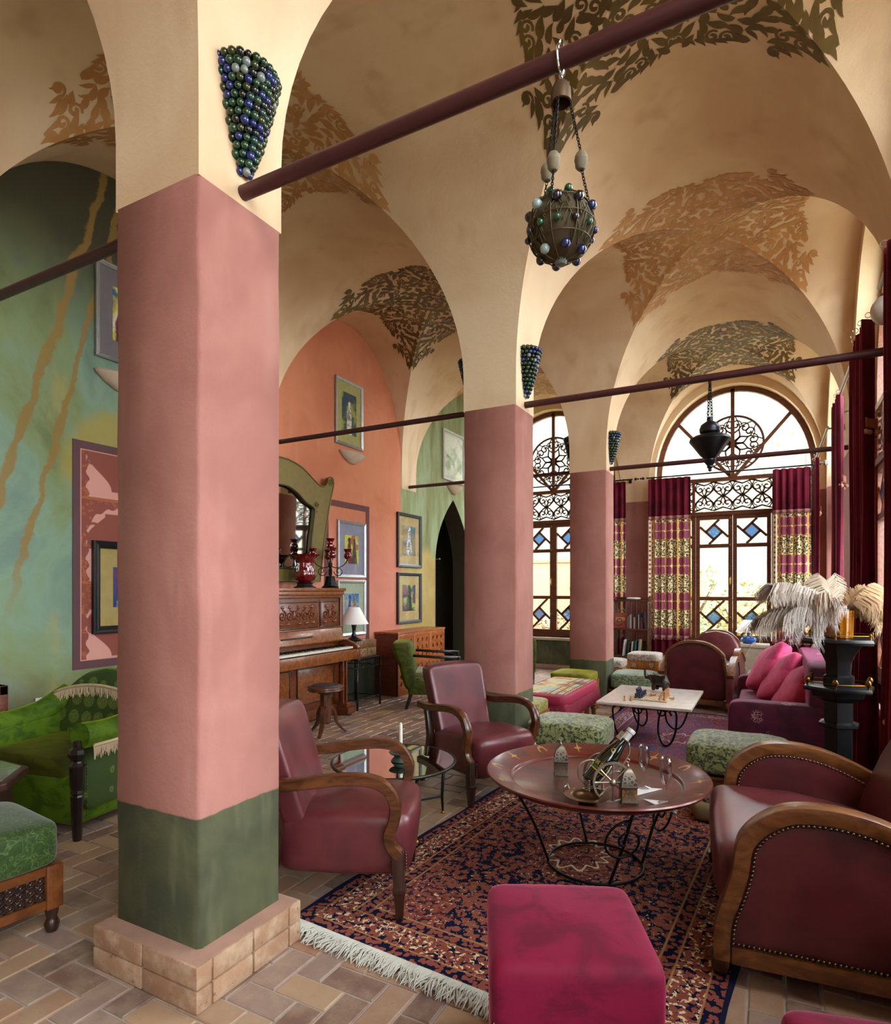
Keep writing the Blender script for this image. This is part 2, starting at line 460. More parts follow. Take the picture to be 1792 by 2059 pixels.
for by in BAYS_Y:
    band(by[0], by[1], XP0, XP1, 'Y'); band(by[0], by[1], XL - .06, XL, 'Y'); band(by[0], by[1], XR, XR + .06, 'Y')
for bx in BAYS_X: band(bx[0], bx[1], YF, YF + .06, 'X'); band(bx[0], bx[1], YB - .06, YB, 'X')
ceiling = struct(obj('ceiling', cm, m_vault(), smooth=180))
# painted arabesque stars on the vaults -------------------------------------------------
def star_edge(a):
    if a < .42: return .60 + .07 * sin(pi * a / .42)
    return lerp(.74, .64, (a - .42) / .22)
def surf(bx, by, sa, sb, a, b):
    """a,b = distance from the crown / half span"""
    hx, hy = (bx[1]-bx[0])/2, (by[1]-by[0])/2
    z = ZC + RISE * max(sqrt(max(0, 1-a*a)), sqrt(max(0, 1-b*b)))
    return Vector((sum(bx)/2 + sa*a*hx*.9985, sum(by)/2 + sb*b*hy*.9985, z - .004))
rs = random.Random(11)
pts_ = []
for _ in range(6000):
    a = rs.uniform(0, .64); b = rs.uniform(0, .74)
    if b < a + .008 or b > star_edge(a) - .02: continue
    if all((a-p[0])**2 + (b-p[1])**2 > .046**2 for p in pts_): pts_.append((a, b))
motifs = []
def leafm(a, b, ang, L, W, bend):
    out = []
    for k in range(8):
        t = k / 7; w = W * sin(pi * t ** .7) * (1 - .15*t)
        th = ang + bend * (t - .5); out.append((t - .5, w, th))
    pl = []; x, y = a - L/2*cos(ang), b - L/2*sin(ang)
    for k, (t, w, th) in enumerate(out):
        if k: x += L/7*cos(th); y += L/7*sin(th)
        pl.append(((x - w*sin(th), y + w*cos(th)), (x + w*sin(th), y - w*cos(th))))
    return pl
def ribbon(path, w):
    pl = []
    for k, p in enumerate(path):
        q = path[min(k+1, len(path)-1)]; o = path[max(k-1, 0)]
        th = atan2(q[1]-o[1], q[0]-o[0]); ww = w * (1 - .5*k/len(path))
        pl.append(((p[0]-ww*sin(th), p[1]+ww*cos(th)), (p[0]+ww*sin(th), p[1]-ww*cos(th))))
    return pl
for i, (a, b) in enumerate(pts_):
    ang = 1.6 * sin(7*a + 2) + 2.2 * cos(6*b) + rs.uniform(-.5, .5)
    if i % 6 == 0: motifs.append(ribbon(spiral((a, b), .004, .034, ang, 1.25, 14), .0105))
    else: motifs.append(leafm(a, b, ang, rs.uniform(.07, .11), rs.uniform(.017, .025), rs.uniform(-1.6, 1.6)))
for k in range(14):   # stems and leaf fringe along the outline and the arms
    a = .02 + k * .045; e = star_edge(a) - .012
    motifs.append(leafm(a, e - .008, .55 + .3*sin(k), .075, .012, .9))
for k in range(9):
    t = .10 + k * .065; motifs.append(leafm(t, t + .030, .8, .08, .014, -.7))
def star(bx, by, material, name):
    mb = MB()
    for sa in (-1, 1):
        for sb in (-1, 1):
            for sw in (0, 1):
                for pl in motifs:
                    A = []; 
                    for (p, q) in pl:
                        w = []
                        for (a, b) in (p, q):
                            b = max(b, a + .002) if True else b
                            a = max(a, 0.0); b = min(max(b, 0.0), .99)
                            w.append(surf(bx, by, sa, sb, b, a) if sw else surf(bx, by, sa, sb, a, b))
                        A.append((mb.pt(w[0]), mb.pt(w[1])))
                    for k in range(len(A) - 1): mb.f.append([A[k][0], A[k][1], A[k+1][1], A[k+1][0]])
    return stuff(obj(name, mb, material, ceiling, smooth=0))
DARK = m_stencil('stencil_bronze', (84,64,26), (112,90,36)); PALE = m_stencil('stencil_tan', (176,124,70), (196,146,88))
for k in range(1, 5):
    d = (k % 2 == 0)
    star(BAYS_X[1], BAYS_Y[k], DARK if d else PALE, 'stencil_star')
    star(BAYS_X[0], BAYS_Y[k], PALE if d else DARK, 'stencil_star')
# pillars ------------------------------------------------------------------------------
def pillar(yc, zd, bricks):
    mb = MB()
    mb.box((XP0, yc - PW, 0), (XP1, yc + PW, 2.6))
    mb2 = MB()   # slightly uneven hand-plastered shaft
    rn = random.Random(int(yc * 100)); rings = []
    for k in range(14):
        z = 2.705 * k / 13; j = lambda: rn.uniform(-.0025, .0025)
        c = .012
        x0, x1, y0, y1 = XP0 + j(), XP1 + j(), yc - PW + j(), yc + PW + j()
        if k == 13: x0, x1, y0, y1 = XP0, XP1, yc - PW, yc + PW
        rings.append([(x0+c, y0, z), (x1-c, y0, z), (x1, y0+c, z), (x1, y1-c, z), (x1-c, y1, z), (x0+c, y1, z), (x0, y1-c, z), (x0, y0+c, z)])
    mb2.loft(rings)
    o = struct(obj('pillar', mb2, m_pillar(zd), smooth=50))
    if bricks:
        e, t = .052, .006
        for row in range(2):
            z0, z1 = .001 + row * .077, .074 + row * .077
            X0, X1, Y0, Y1 = XP0 - e, XP1 + e, yc - PW - e, yc + PW + e
            for sy in (Y0, Y1 - e - .01):
                for k in range(2):
                    xa = lerp(X0, X1, k/2) + (t/2 if k else 0); xb = lerp(X0, X1, (k+1)/2) - (0 if k else t/2)
                    br(o, (xa, sy, z0), (xb, sy + e + .01, z1))
            for sx in (X0, X1 - e - .01):
                for k in range(2):
                    ya = lerp(Y0 + e + .012, Y1 - e - .012, k/2) + t/2; yb = lerp(Y0 + e + .012, Y1 - e - .012, (k+1)/2) - t/2
                    br(o, (sx, ya, z0), (sx + e + .01, yb, z1))
        obj('mortar_cap', MB().loft([[(XP0-.046, yc-PW-.046, .12), (XP1+.046, yc-PW-.046, .12), (XP1+.046, yc+PW+.046, .12), (XP0-.046, yc+PW+.046, .12)],
             [(XP0-.046, yc-PW-.046, .150), (XP1+.046, yc-PW-.046, .150), (XP1+.046, yc+PW+.046, .150), (XP0-.046, yc+PW+.046, .150)],
             [(XP0-.004, yc-PW-.004, .166), (XP1+.004, yc-PW-.004, .166), (XP1+.004, yc+PW+.004, .166), (XP0-.004, yc+PW+.004, .166)]]), m_plain('mortar', (182,140,120), .9), o)
    return o
def br(parent, lo, hi):
    m = MB().box(lo, hi)
    return obj('brick', mesh('brick', m, 38, .007, 2), m_brick(), parent)
for k, yc in enumerate(PC[1:5]): pillar(yc, (.59, .592, .565, .51)[k], k in (0, 1))
# walls with openings -------------------------------------------------------------------
def holed(outer, holes, f, depth, name, material):
    """f(u, w, t): wall-plane point at depth t"""
    mb = MB(); polys = [[Vector((p[0], p[1], 0)) for p in outer]] + [[Vector((p[0], p[1], 0)) for p in h] for h in holes]
    flat = [p for q in polys for p in q]; tris = geometry.tessellate_polygon(polys)
    for t in (0.0, depth):
        ids = mb.pts([f(p.x, p.y, t) for p in flat])
        for tr in tris: mb.f.append([ids[i] for i in tr])
    for h in holes:
        n = len(h)
        for i in range(n):
            a, b = h[i], h[(i+1) % n]; mb.f.append(mb.pts([f(*a, 0.0), f(*b, 0.0), f(*b, depth), f(*a, depth)]))
    return struct(obj(name, mb, material, smooth=0))
WR, WSP, WRI, WSILL = 1.08, 3.05, 1.30, .52           # arched window: half width, spring, rise, sill
def arch_pts(c, w=WR, sp=WSP, ri=WRI, sill=WSILL, n=28):
    return [(c - w, sill), (c + w, sill)] + [(c + w*cos(pi*k/n), sp + ri*sin(pi*k/n)) for k in range(n + 1)]
NC, AC = sum(BAYS_X[1]) / 2, sum(BAYS_X[0]) / 2
holed([(XL - .5, -.1), (XR + .5, -.1), (XR + .5, 4.9), (XL - .5, 4.9)], [arch_pts(AC), arch_pts(NC)], lambda u, w, t: (u, YF + .003 + t, w), .34, 'wall_far', m_wall_far())
holed([(XL - .5, -.1), (XR + .5, -.1), (XR + .5, 4.9), (XL - .5, 4.9)], [], lambda u, w, t: (u, YB - t, w), .34, 'wall_back', m_wall_far())
RCEN = [sum(b) / 2 for b in BAYS_Y]
holed([(YB - .5, -.1), (YF + .5, -.1), (YF + .5, 4.9), (YB - .5, 4.9)], [arch_pts(c, .98) for c in RCEN], lambda u, w, t: (XR + .003 + t, u, w), .34, 'wall_right', m_wall_far())
DY0, DY1 = 7.95, 9.13
dn = 12; dc = (DY0 + DY1) / 2; dw = (DY1 - DY0) / 2
door_poly = [(DY0, -.05), (DY1, -.05)] + [(dc + dw * (1 - (k/dn)**2.3), 1.62 + 1.12 * (k/dn)) for k in range(dn + 1)] + [(dc - dw * (1 - (k/dn)**2.3), 1.62 + 1.12 * (k/dn)) for k in range(dn - 1, -1, -1)]
holed([(YB - .5, -.1), (YF + .5, -.1), (YF + .5, 4.9), (YB - .5, 4.9)], [door_poly], lambda u, w, t: (XL - .003 - t, u, w), .30, 'wall_left', m_wall_left())
# floor: herringbone of 2:1 terracotta tiles ----------------------------------------------
fb = MB(); fb.box((XL - .3, YB - .3, -.06), (XR + .3, YF + .3, -.006))
floor = struct(obj('floor', fb, m_grout(), smooth=0))
U = .108; gx0, gy0 = -1.357, 1.636
tiles = []
for i in range(-32, 24):
    for j in range(-30, 82):
        k = (i - j) % 4
        x, y = gx0 + i * U, gy0 + j * U
        if k == 0: tiles.append((x + U, y + U/2, 0))
        elif k == 3: tiles.append((x + U/2, y + U, 1))
def vis_key(t):
    d = -SA*t[0] + CA*t[1]; r = CA*t[0] + SA*t[1]
    if d < .4: return None
    u = 896 + FPX*r/d; v = 1182 + FPX*CAM_H/d
    if u < -80 or u > 1870 or v > 2180: return None
    return d
def onrug(t):
    p = Vector((t[0], t[1])); return -1.50 < p.x < -.30 and 2.1 < p.y < 4.2
good = []; rest = []
for t in tiles:
    if not (XL + .02 < t[0] < XR and YB < t[1] < YF - .02): continue
    k = vis_key(t); (good if k is not None and not onrug(t) else rest).append((k or 99, t))
good.sort()
g_ = .0042
tm = mesh('floor_tile', MB().loft([[(-U+g_, -U/2+g_, -.012), (U-g_, -U/2+g_, -.012), (U-g_, U/2-g_, -.012), (-U+g_, U/2-g_, -.012)], [(-U+g_, -U/2+g_, -.003), (U-g_, -U/2+g_, -.003), (U-g_, U/2-g_, -.003), (-U+g_, U/2-g_, -.003)], [(-U+g_+.004, -U/2+g_+.004, 0), (U-g_-.004, -U/2+g_+.004, 0), (U-g_-.004, U/2-g_-.004, 0), (-U+g_+.004, U/2-g_-.004, 0)]]), 0)
tm.materials.append(m_tile())
rt = random.Random(3)
fm = MB()
for n, (k, t) in enumerate(good + rest):
    dz = rt.uniform(-.0015, .0); an = (pi/2 if t[2] else 0) + rt.uniform(-.008, .008)
    if n < 300:
        o = bpy.data.objects.new('floor_tile', tm); COL.objects.link(o); o.parent = floor; o.location = (t[0], t[1], dz); o.rotation_euler = (0, 0, an)
    else:
        fm.M = Matrix.Translation((t[0], t[1], dz)) @ Matrix.Rotation(an, 4, 'Z')
        base = len(fm.v)
        for v in tm.vertices: fm.pt(v.co)
        for p in tm.polygons: fm.f.append([base + q for q in p.vertices])
stuff(obj('floor_tile_field', fm, m_tile(), floor, smooth=0))
# painted panels on the left wall
def on_left(y, z0, x=XL): return Matrix.Translation((x, y, z0)) @ Matrix.Rotation(pi/2, 4, 'Z')
mp = MB().box((-.37, -.004, 0), (.37, .001, 1.66)); po = obj('painted_panel', mp, m_mural(), bpy.data.objects['wall_left'], smooth=0)
po.matrix_local = on_left(2.955, .76)
def outline(y0, y1, z0, z1, w):
    m = MB()
    for lo, hi in (((y0, z0), (y1, z0+w)), ((y0, z1-w), (y1, z1)), ((y0, z0+w), (y0+w, z1-w)), ((y1-w, z0+w), (y1, z1-w))):
        m.box((XL - .001, lo[0], lo[1]), (XL + .003, hi[0], hi[1]))
    return obj('painted_border', m, m_plain('plum_paint', (112,62,62), .8), bpy.data.objects['wall_left'], smooth=0)
outline(5.38, 6.245, .66, 2.36, .07)
# ================================================================ windows, door, garden
WOODW = m_wood('window_wood', (120,66,34), (82,42,22), .45)
FRET = m_wood('fret_wood', (92,52,30), (66,36,22), .5)
def ray_to_box(p, d, x0, x1, z0, z1):
    t = 9.0
    if d[0]: t = min(t, ((x1 if d[0] > 0 else x0) - p[0]) / d[0])
    if d[1]: t = min(t, ((z1 if d[1] > 0 else z0) - p[1]) / d[1])
    return (p[0] + d[0]*t, p[1] + d[1]*t)
def bar(mb, a, b, w, y0, y1):
    d = Vector((b[0]-a[0], b[1]-a[1])); n = Vector((-d.y, d.x)).normalized() * w/2
    P = [(a[0]+n.x, a[1]+n.y), (b[0]+n.x, b[1]+n.y), (b[0]-n.x, b[1]-n.y), (a[0]-n.x, a[1]-n.y)]
    mb.prism(P, lambda u, v: (u, y0, v), lambda u, v: (u, y1, v))
def fret(mb, path, w=.024, y0=-.008, y1=.008):
    pl = ribbon(path, w/2); A = []
    for p, q in pl: A.append(mb.pts([(p[0], y0, p[1]), (q[0], y0, q[1]), (q[0], y1, q[1]), (p[0], y1, p[1])]))
    for k in range(len(A)-1):
        for j in range(4): mb.f.append([A[k][j], A[k][(j+1) % 4], A[k+1][(j+1) % 4], A[k+1][j]])
def casement(x0, x1, z0, z1, full):
    m = MB(); s = .055
    m.box((x0, -.03, z0), (x0+s, .03, z1)); m.box((x1-s, -.03, z0), (x1, .03, z1))
    zz = [z0, z0 + .07, 1.16, 1.215, 1.955, 2.01, z1 - .06, z1]
    for a, b in ((0, 1), (2, 3), (4, 5), (6, 7)): m.box((x0+s, -.03, zz[a]), (x1-s, .03, zz[b]))
    dia = []
    for za, zb in ((zz[1], zz[2]), (zz[5], zz[6])):
        xa, xb = x0+s, x1-s; cx, cz = (xa+xb)/2, (za+zb)/2; r = .115
        C = [(cx-r, cz), (cx, cz+r), (cx+r, cz), (cx, cz-r)]; dia.append((cx, cz, r))
        for k in range(4):
            a, b = C[k], C[(k+1) % 4]; d = Vector((b[0]-a[0], b[1]-a[1])).normalized()
            e = ray_to_box(b, (d.x, d.y), xa, xb, za, zb); bar(m, a, e, .034, -.02, .02)
    return m, dia, zz
def window(n, M, w=WR, glass=True):
    R = bpy.data.objects.new('window_%d' % n, None); COL.objects.link(R); R.matrix_world = M; struct(R)
    fr = MB(); pts = [(w - .03) * 1.0]
    arc = [((w-.03)*cos(pi*k/30), 0, WSP + (WRI-.03)*sin(pi*k/30)) for k in range(31)]
    path = [(w-.03, 0, WSILL+.02)] + arc + [(-w+.03, 0, WSILL+.02)]
    fr.sweep(path, RECT(.09, .06), up=(0, 1, 0))
    zt = 2.98
    fr.box((-w+.03, -.04, zt-.028), (w-.03, .04, zt+.028)); fr.box((-w+.03, -.05, 2.44), (w-.03, .05, 2.50)); fr.box((-w+.03, -.05, WSILL), (w-.03, .05, WSILL+.055))
    fr.box((-.026, -.03, zt), (.026, .03, WSP+WRI-.03))
    for sx in (-1, 1):
        bar(fr, (0, zt), (sx*(w-.05)*.745, WSP + (WRI-.05)*.667), .046, -.022, .022)
        fr.box((sx*.54-.02, -.035, 2.5), (sx*.54+.02, .035, zt-.028))
    obj('frame', fr, WOODW, R, smooth=30)
    lb = MB()                                       # fretwork band above the casements
    for c in range(-4, 4):
        cx = (c + .5) * w / 4.15; hw = w / 8.3
        for sz in (-1, 1):
            cz = 2.735 + sz * .11
            for sx in (-1, 1):
                p = spiral((cx + sx*hw*.48, cz), .012, .062, sz*sx*.6 + (pi if sx < 0 else 0), 1.15*sx*sz, 16); fret(lb, p)
                fret(lb, [tuple(q)[:2] for q in smoothpath([(cx+sx*hw*.1, 2.735, 0), (cx+sx*hw*.62, 2.735+sz*.05, 0), (cx+sx*hw, 2.735+sz*.12, 0), (cx+sx*hw*.7, 2.735+sz*.215, 0)], 5)], .026)
            fret(lb, [(cx, 2.735), (cx+.03, 2.735+sz*.07), (cx, 2.735+sz*.14), (cx-.03, 2.735+sz*.07), (cx, 2.735)], .026)
            fret(lb, [(cx-hw, 2.735+sz*.215), (cx, 2.735+sz*.17), (cx+hw, 2.735+sz*.215)], .027)
    obj('lattice_band', lb, FRET, R, smooth=0)
    md = MB(); cz = 3.50; r = .41                     # round fretwork medallion in the fanlight
    md.sweep([(r*cos(2*pi*k/40), 0, cz + r*sin(2*pi*k/40)) for k in range(40)], RECT(.030, .016), up=(0, 1, 0), closed=True)
    for k in range(8):
        a = 2*pi*k/8 + pi/8
        for sg in (-1, 1):
            fret(md, spiral((.27*cos(a)+sg*.062*sin(a), cz+.27*sin(a)-sg*.062*cos(a)), .012, .078, a, 1.2*sg, 16), .026)
            fret(md, [tuple(q)[:2] for q in smoothpath([(.03*cos(a), cz+.03*sin(a), 0), (.14*cos(a+sg*.35), cz+.14*sin(a+sg*.35), 0), (.25*cos(a), cz+.25*sin(a), 0), (.40*cos(a+sg*.3), cz+.40*sin(a+sg*.3), 0)], 5)], .027)
    obj('lattice_medallion', md, FRET, R, smooth=0)
    GL = m_glass(); BL = m_plain('blue_pane', (96,160,226), .15)
    if glass:
        mg = MB(); mg.prism([(-w+.05, zt+.03), (w-.05, zt+.03)] + [((w-.06)*cos(pi*k/24), max(zt+.03, WSP+(WRI-.06)*sin(pi*k/24))) for k in range(25)], lambda u, v: (u, -.002, v), lambda u, v: (u, .002, v))
        obj('fanlight_pane', mg, GL, R, smooth=0)
    cw = (w - .06) / 2
    for c in range(4):
        x0 = -w + .06 + c * cw; m, dia, zz = casement(x0 + .003, x0 + cw - .003, WSILL + .055, 2.44, True)
        ca = obj('casement', m, WOODW, R, smooth=30)
        for (cx, cz, r) in dia:
            obj('blue_pane', MB().prism([(cx-r, cz), (cx, cz-r), (cx+r, cz), (cx, cz+r)], lambda u, v: (u, -.004, v), lambda u, v: (u, .004, v)), m_blue(), ca, smooth=0, label='sky blue diamond pane')
        if glass:
            for za, zb in ((zz[3], zz[4]),):
                obj('pane', MB().box((x0+.05, -.002, za), (x0+cw-.05, .002, zb)), GL, ca, smooth=0)
        if c in (1, 2):
            hx = x0 + (cw - .03 if c == 1 else .03)
            if c == 1:
                obj('handle', MB().box((hx-.012, -.05, 1.40), (hx+.012, -.03, 1.52)).tube([(hx, -.07, 1.40), (hx, -.075, 1.46), (hx, -.05, 1.50)], .008), m_plain('brass', (196,146,58), .3, 1.0), ca, bevel=.002, label='brass handle')
                for z in (.9, 1.98, 2.38): obj('hinge_plate', MB().box((hx-.012, -.045, z), (hx+.012, -.029, z+.03)), m_plain('brass', (196,146,58), .3, 1.0), ca)
    return R
@mat
def m_blue():
    g = G('blue_glass'); t = g.n.new('ShaderNodeBsdfTranslucent'); t.inputs[0].default_value = lin((70,150,235))
    d = g.n.new('ShaderNodeBsdfTransparent'); d.inputs[0].default_value = (.33, .44, .60, 1); mx = g.n.new('ShaderNodeMixShader'); mx.inputs[0].default_value = .04
    g.t.links.new(d.outputs[0], mx.inputs[1]); g.t.links.new(t.outputs[0], mx.inputs[2]); g.t.links.new(mx.outputs[0], g.n['Material Output'].inputs[0]); return g.mat
window(1, Matrix.Translation((NC, YF + .19, 0)))
window(2, Matrix.Translation((AC, YF + .19, 0)))
for k, c in enumerate(RCEN): window(3 + k, Matrix.Translation((XR + .2, c, 0)) @ Matrix.Rotation(-pi/2, 4, 'Z'), .98, False)
# stone sills
def sill(n, lo, hi): 
    o = obj('trim_%d' % n, MB().box(lo, hi), m_plain('sill_stone', (196,178,152), .6), smooth=30, bevel=.008); struct(o)
sill(1, (NC-1.12, YF-.03, .475), (NC+1.12, YF+.16, .52)); sill(8, (-.93, YF-.36, 0), (.0, YF-.032, .515)); sill(9, (-.95, YF-.38, .515), (.02, YF-.032, .56)); sill(2, (AC-1.12, YF-.05, .475), (AC+1.12, YF+.16, .52))
for k, c in enumerate(RCEN): sill(3 + k, (XR-.03, c-1.0, .475), (XR+.17, c+1.0, .52))
struct(obj('baseboard_far', MB().box((XL, YF-.07, 0), (XR, YF+.003, .07)), m_plain('pink_stone', (178,142,128), .7), bevel=.01))
# doorway: dark lobby behind the pointed arch, timber lining with an open leaf
lob = MB().box((XL-1.3, DY0-.5, 0), (XL-.30, DY1+.5, 2.9))
lob.f = [f[::-1] for f in lob.f if f is not lob.f[3]]
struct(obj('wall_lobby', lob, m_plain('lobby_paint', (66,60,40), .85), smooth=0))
dl = MB(); 
dl.box((XL-.32, DY0-.02, 0), (XL-.02, DY0+.05, 1.9)); 
d1 = bpy.data.objects.new('door_1', None); COL.objects.link(d1); struct(d1); d1.location = (0, 0, 0)
dln = MB(); dq = [(dc + (a - dc)*.995, b - (.003 if b > 1 else 0)) for a, b in door_poly]
for i in range(1, len(dq)): dln.f.append(dln.pts([(XL - .012, *dq[i]), (XL - .012, *dq[(i+1) % len(dq)]), (XL - .31, *dq[(i+1) % len(dq)]), (XL - .31, *dq[i])]))
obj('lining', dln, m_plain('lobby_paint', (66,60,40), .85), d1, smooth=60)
obj('jamb', dl, m_wood('door_wood', (126,66,32), (84,42,20), .4, 22, 22, 2), d1, bevel=.006)
lf = MB().box((XL-.34, DY0+.055, .02), (XL-.06, DY0+.10, 2.02))
for z0, z1 in ((.15, .85), (.95, 1.85)): lf.box((XL-.29, DY0+.098, z0), (XL-.11, DY0+.108, z1))
obj('door_leaf', lf, m_wood('door_wood', (126,66,32), (84,42,20), .4, 22, 22, 2), d1, bevel=.004)
obj('latch', MB().tube([(XL-.03, DY0+.03, 1.78), (XL+.06, DY0+.02, 1.78)], .007).sph((XL+.06, DY0+.02, 1.78), .014, 8, 6), m_plain('steel', (170,170,170), .3, 1.0), d1)
# garden -------------------------------------------------------------------------------
gd = MB().box((-30, YF+.34, -.25), (30, 40, -.2)).box((XR+.34, -14, -.25), (30, YF+.34, -.2))
struct(obj('ground', gd, m_plain('pale_gravel', (140,130,108), .9), smooth=0))
wl = MB().box((-8.5, 15.2, -.2), (-3.9, 15.5, 2.0)).box((-8.6, 15.15, 2.0), (-3.8, 15.55, 2.12))
tag(obj('garden_wall', wl, m_plain('garden_ochre', (150,112,80), .9), bevel=.01), 'low ochre garden wall outside beyond the arched window behind the pillars', 'wall')
BACKDROP = thing('sky_dimming_backdrop', 'long plain backdrop added beyond the far windows to dim the sky', 'backdrop', (-1.0, 24.0, -.2))  # plain block added outside; its dim face covers the over-bright sky
obj('wall', MB().box((-16, 0, 0), (14, 1.0, 9.6)), m_plain('dim_backdrop_paint', (112,112,100), .9), BACKDROP, smooth=0)
obj('backdrop_cap', MB().box((-16.1, -.15, 9.6), (14.1, 1.1, 9.95)), m_plain('dim_backdrop_paint', (112,112,100), .9), BACKDROP, bevel=.03)
LEAF = {}
def leaf_mat(c):
    if c not in LEAF:
        g = G('foliage'); P = g.pos()
        LEAF[c] = g.out(g.mix(g.noise(P, 3.0), lin(c), lin(tuple(k*.7 for k in c))), .6)
    return LEAF[c]
def shrub(loc, h, w, col, label, cat='shrub', seed=1, n=900, trunk=0.0, group=None):
    rn = random.Random(seed); R = thing('garden_tree' if trunk else 'garden_shrub', label, cat, loc, 0, group)
    st = MB()
    for k in range(6):
        a = rn.uniform(0, 6.28); L = rn.uniform(.3, .5) * w
        st.tube([(0, 0, 0), (0, 0, trunk + .1), (L*cos(a)*.4, L*sin(a)*.4, trunk + h*.35), (L*cos(a), L*sin(a), trunk + h*.7)], [.05, .04, .025, .01], 6)
    obj('stem', st, m_plain('bark', (120,96,70), .9), R)
    mb = MB()
    for k in range(n):
        u = rn.random()**.4; t = rn.uniform(0, 6.28); ph = math.acos(rn.uniform(-1, 1))
        p = Vector((w/2*u*sin(ph)*cos(t), w/2*u*sin(ph)*sin(t), trunk + h/2 + h/2*u*cos(ph)))
        d = Vector((rn.gauss(0, 1), rn.gauss(0, 1), rn.gauss(0, .6))).normalized() * rn.uniform(.05, .11); s_ = d.orthogonal().normalized() * .025
        mb.f.append(mb.pts([p - d, p + s_, p + d, p - s_]))
    stuff(obj('foliage', mb, leaf_mat(col), R, smooth=0)); return R
GS = 'shrubs seen blurred through the far windows'
for k, (x, y, h, w, c, lb) in enumerate([(-1.75, 15.2, 2.4, 1.9, (120,140,70), 'pale green leafy shrub outside behind the embroidered curtain window'), (-.30, 12.9, 1.7, 1.6, (150,140,70), 'yellow green low shrub outside the casement with blue diamonds'),
      (1.2, 15.5, 2.6, 2.4, (110,132,66), 'taller green bush outside beside the right-hand embroidered curtain'), (-4.2, 13.4, 1.0, 1.3, (160,130,80), 'ochre low bush outside in front of the garden path')]):
    shrub((x, y, -.2), h, w, c, lb, 'shrub', 20 + k, 1600)
shrub((.9, 18.5, -.2), 3.4, 3.6, (130,150,80), 'thin bare-branched garden tree outside behind the fanlight medallion', 'tree', 5, 700, 2.4)
shrub((2.9, 15.2, -.2), 2.2, 2.6, (150,156,104), 'slim leafy garden tree outside near the corner of the fanlight', 'tree', 8, 500, 3.0)
shrub((-2.6, 20.5, -.2), 3.0, 3.6, (140,150,90), 'distant garden tree outside left of the round lattice medallion', 'tree', 6, 700, 2.2)
R = thing('tall_grass_plant', 'clump of tall green grass blades outside the window between two pillars', 'plant', (-3.2, 11.6, -.2))
rn = random.Random(9)
for k in range(34):
    a = rn.uniform(0, 6.28); L = rn.uniform(.7, 1.75); sp = rn.uniform(.05, .4)
    P = [(0.04*cos(a), .04*sin(a), 0), (sp*.35*cos(a), sp*.35*sin(a), L*.6), (sp*cos(a), sp*sin(a), L)]
    obj('blade', MB().tube(smoothpath(P, 4), [.016]*4+[.013]*4+[.003], 5), leaf_mat((110,150,70)), R)
# ================================================================ tie rods, sconces, lanterns
MAROON = m_plain('rod_paint', (78,34,36), .45); IRON = m_plain('black_iron', (34,32,32), .45, .7); DKMETAL = m_plain('dark_brass', (104,92,64), .45, .8)
rodl = {1: ('thick maroon iron tie rod from near pillar carrying the beaded ball lantern', 'maroon tie rod in the green bay left of the near pillar'),
        2: ('maroon iron tie rod from middle pillar carrying the dark cone lantern', 'dark tie rod crossing in front of the orange wall above the piano'),
        3: ('thin maroon tie rod crossing the big arched window', 'short dark tie rod in front of the green wall above the pointed doorway')}
for k in (1, 2, 3):
    y = PC[k + 1]
    for j, (x0, x1) in enumerate(((XP1 - .01, XR + .02), (XL - .02, XP0 + .01))):
        m = MB().tube([(x0, y, 2.745), (x1, y, 2.745)], .025 if j == 0 else .022, 14)
        tag(obj('tie_rod', m, MAROON), rodl[k][j], 'rod')
BEADC = [(22,52,28), (28,40,96), (34,66,40), (14,18,14), (46,54,20), (120,130,124), (20,56,48)]
def m_bead(i):
    key = ('bead', i)
    if key not in MATS:
        g = G('glass_bead'); MATS[key] = g.out(lin(BEADC[i]), .08, Coat_Weight=.5)
    return MATS[key]
def bead_pts(H, R0, sp):
    out = []; rows = int(H / (sp*.86))
    for r in range(rows):
        z = H * (r + .4) / rows; R = .012 + R0 * (z / H) ** .75; n = max(1, int(pi * R / sp))
        for k in range(n + 1): out.append((-pi/2 + pi * (k + (.5 if r % 2 else 0)) / (n + .5), R, z))
    top = [(0, 0)]
    for q in range(5):
        R = R0 * q / 5
        for k in range(1 + int(pi*R/sp)): out.append((-pi/2 + pi*(k + .5)/(1 + int(pi*R/sp)), R, H))
    return out
bead_me = []
for i in range(len(BEADC)):
    me = mesh('glass_bead', MB().sph((0, 0, 0), (.0155, .0155, .0155), 8, 6), 180); me.materials.append(m_bead(i)); bead_me.append(me)
def bead_sconce(loc, rotz, label, single):
    R = thing('glass_bead_sconce', label, 'sconce', loc, rotz, None); rn = random.Random(4); H, R0 = .36, .105
    sh = MB(); sh.grid(lambda a, b: ((.004 + R0*.96*b**.75)*cos(-pi/2+pi*a), (.004 + R0*.96*b**.75)*sin(-pi/2+pi*a), H*b), 14, 10)
    c = sh.pt((0, 0, H)); obj('shell', sh, IRON, R, smooth=180)
    if single:
        for (p, r, z) in bead_pts(H, R0, .027):
            o = bpy.data.objects.new('glass_bead', rn.choice(bead_me)); COL.objects.link(o); o.parent = R
            o.location = (r*cos(p), r*sin(p), z); s = rn.uniform(.85, 1.12); o.scale = (s, s, s)
    else:
        mb = MB()
        for (p, r, z) in bead_pts(H, R0, .03): mb.sph((r*cos(p), r*sin(p), z), .0165, 6, 4)
        g = G('glass_beads_mixed'); rr = g.node('ShaderNodeNewGeometry', 8)
        m = g.out(g.ramp(rr, [(i/len(BEADC), lin(c)) for i, c in enumerate(BEADC)], 'CONSTANT'), .15, Coat_Weight=.3)
        stuff(obj('beads', mb, m, R, smooth=180))
    return R
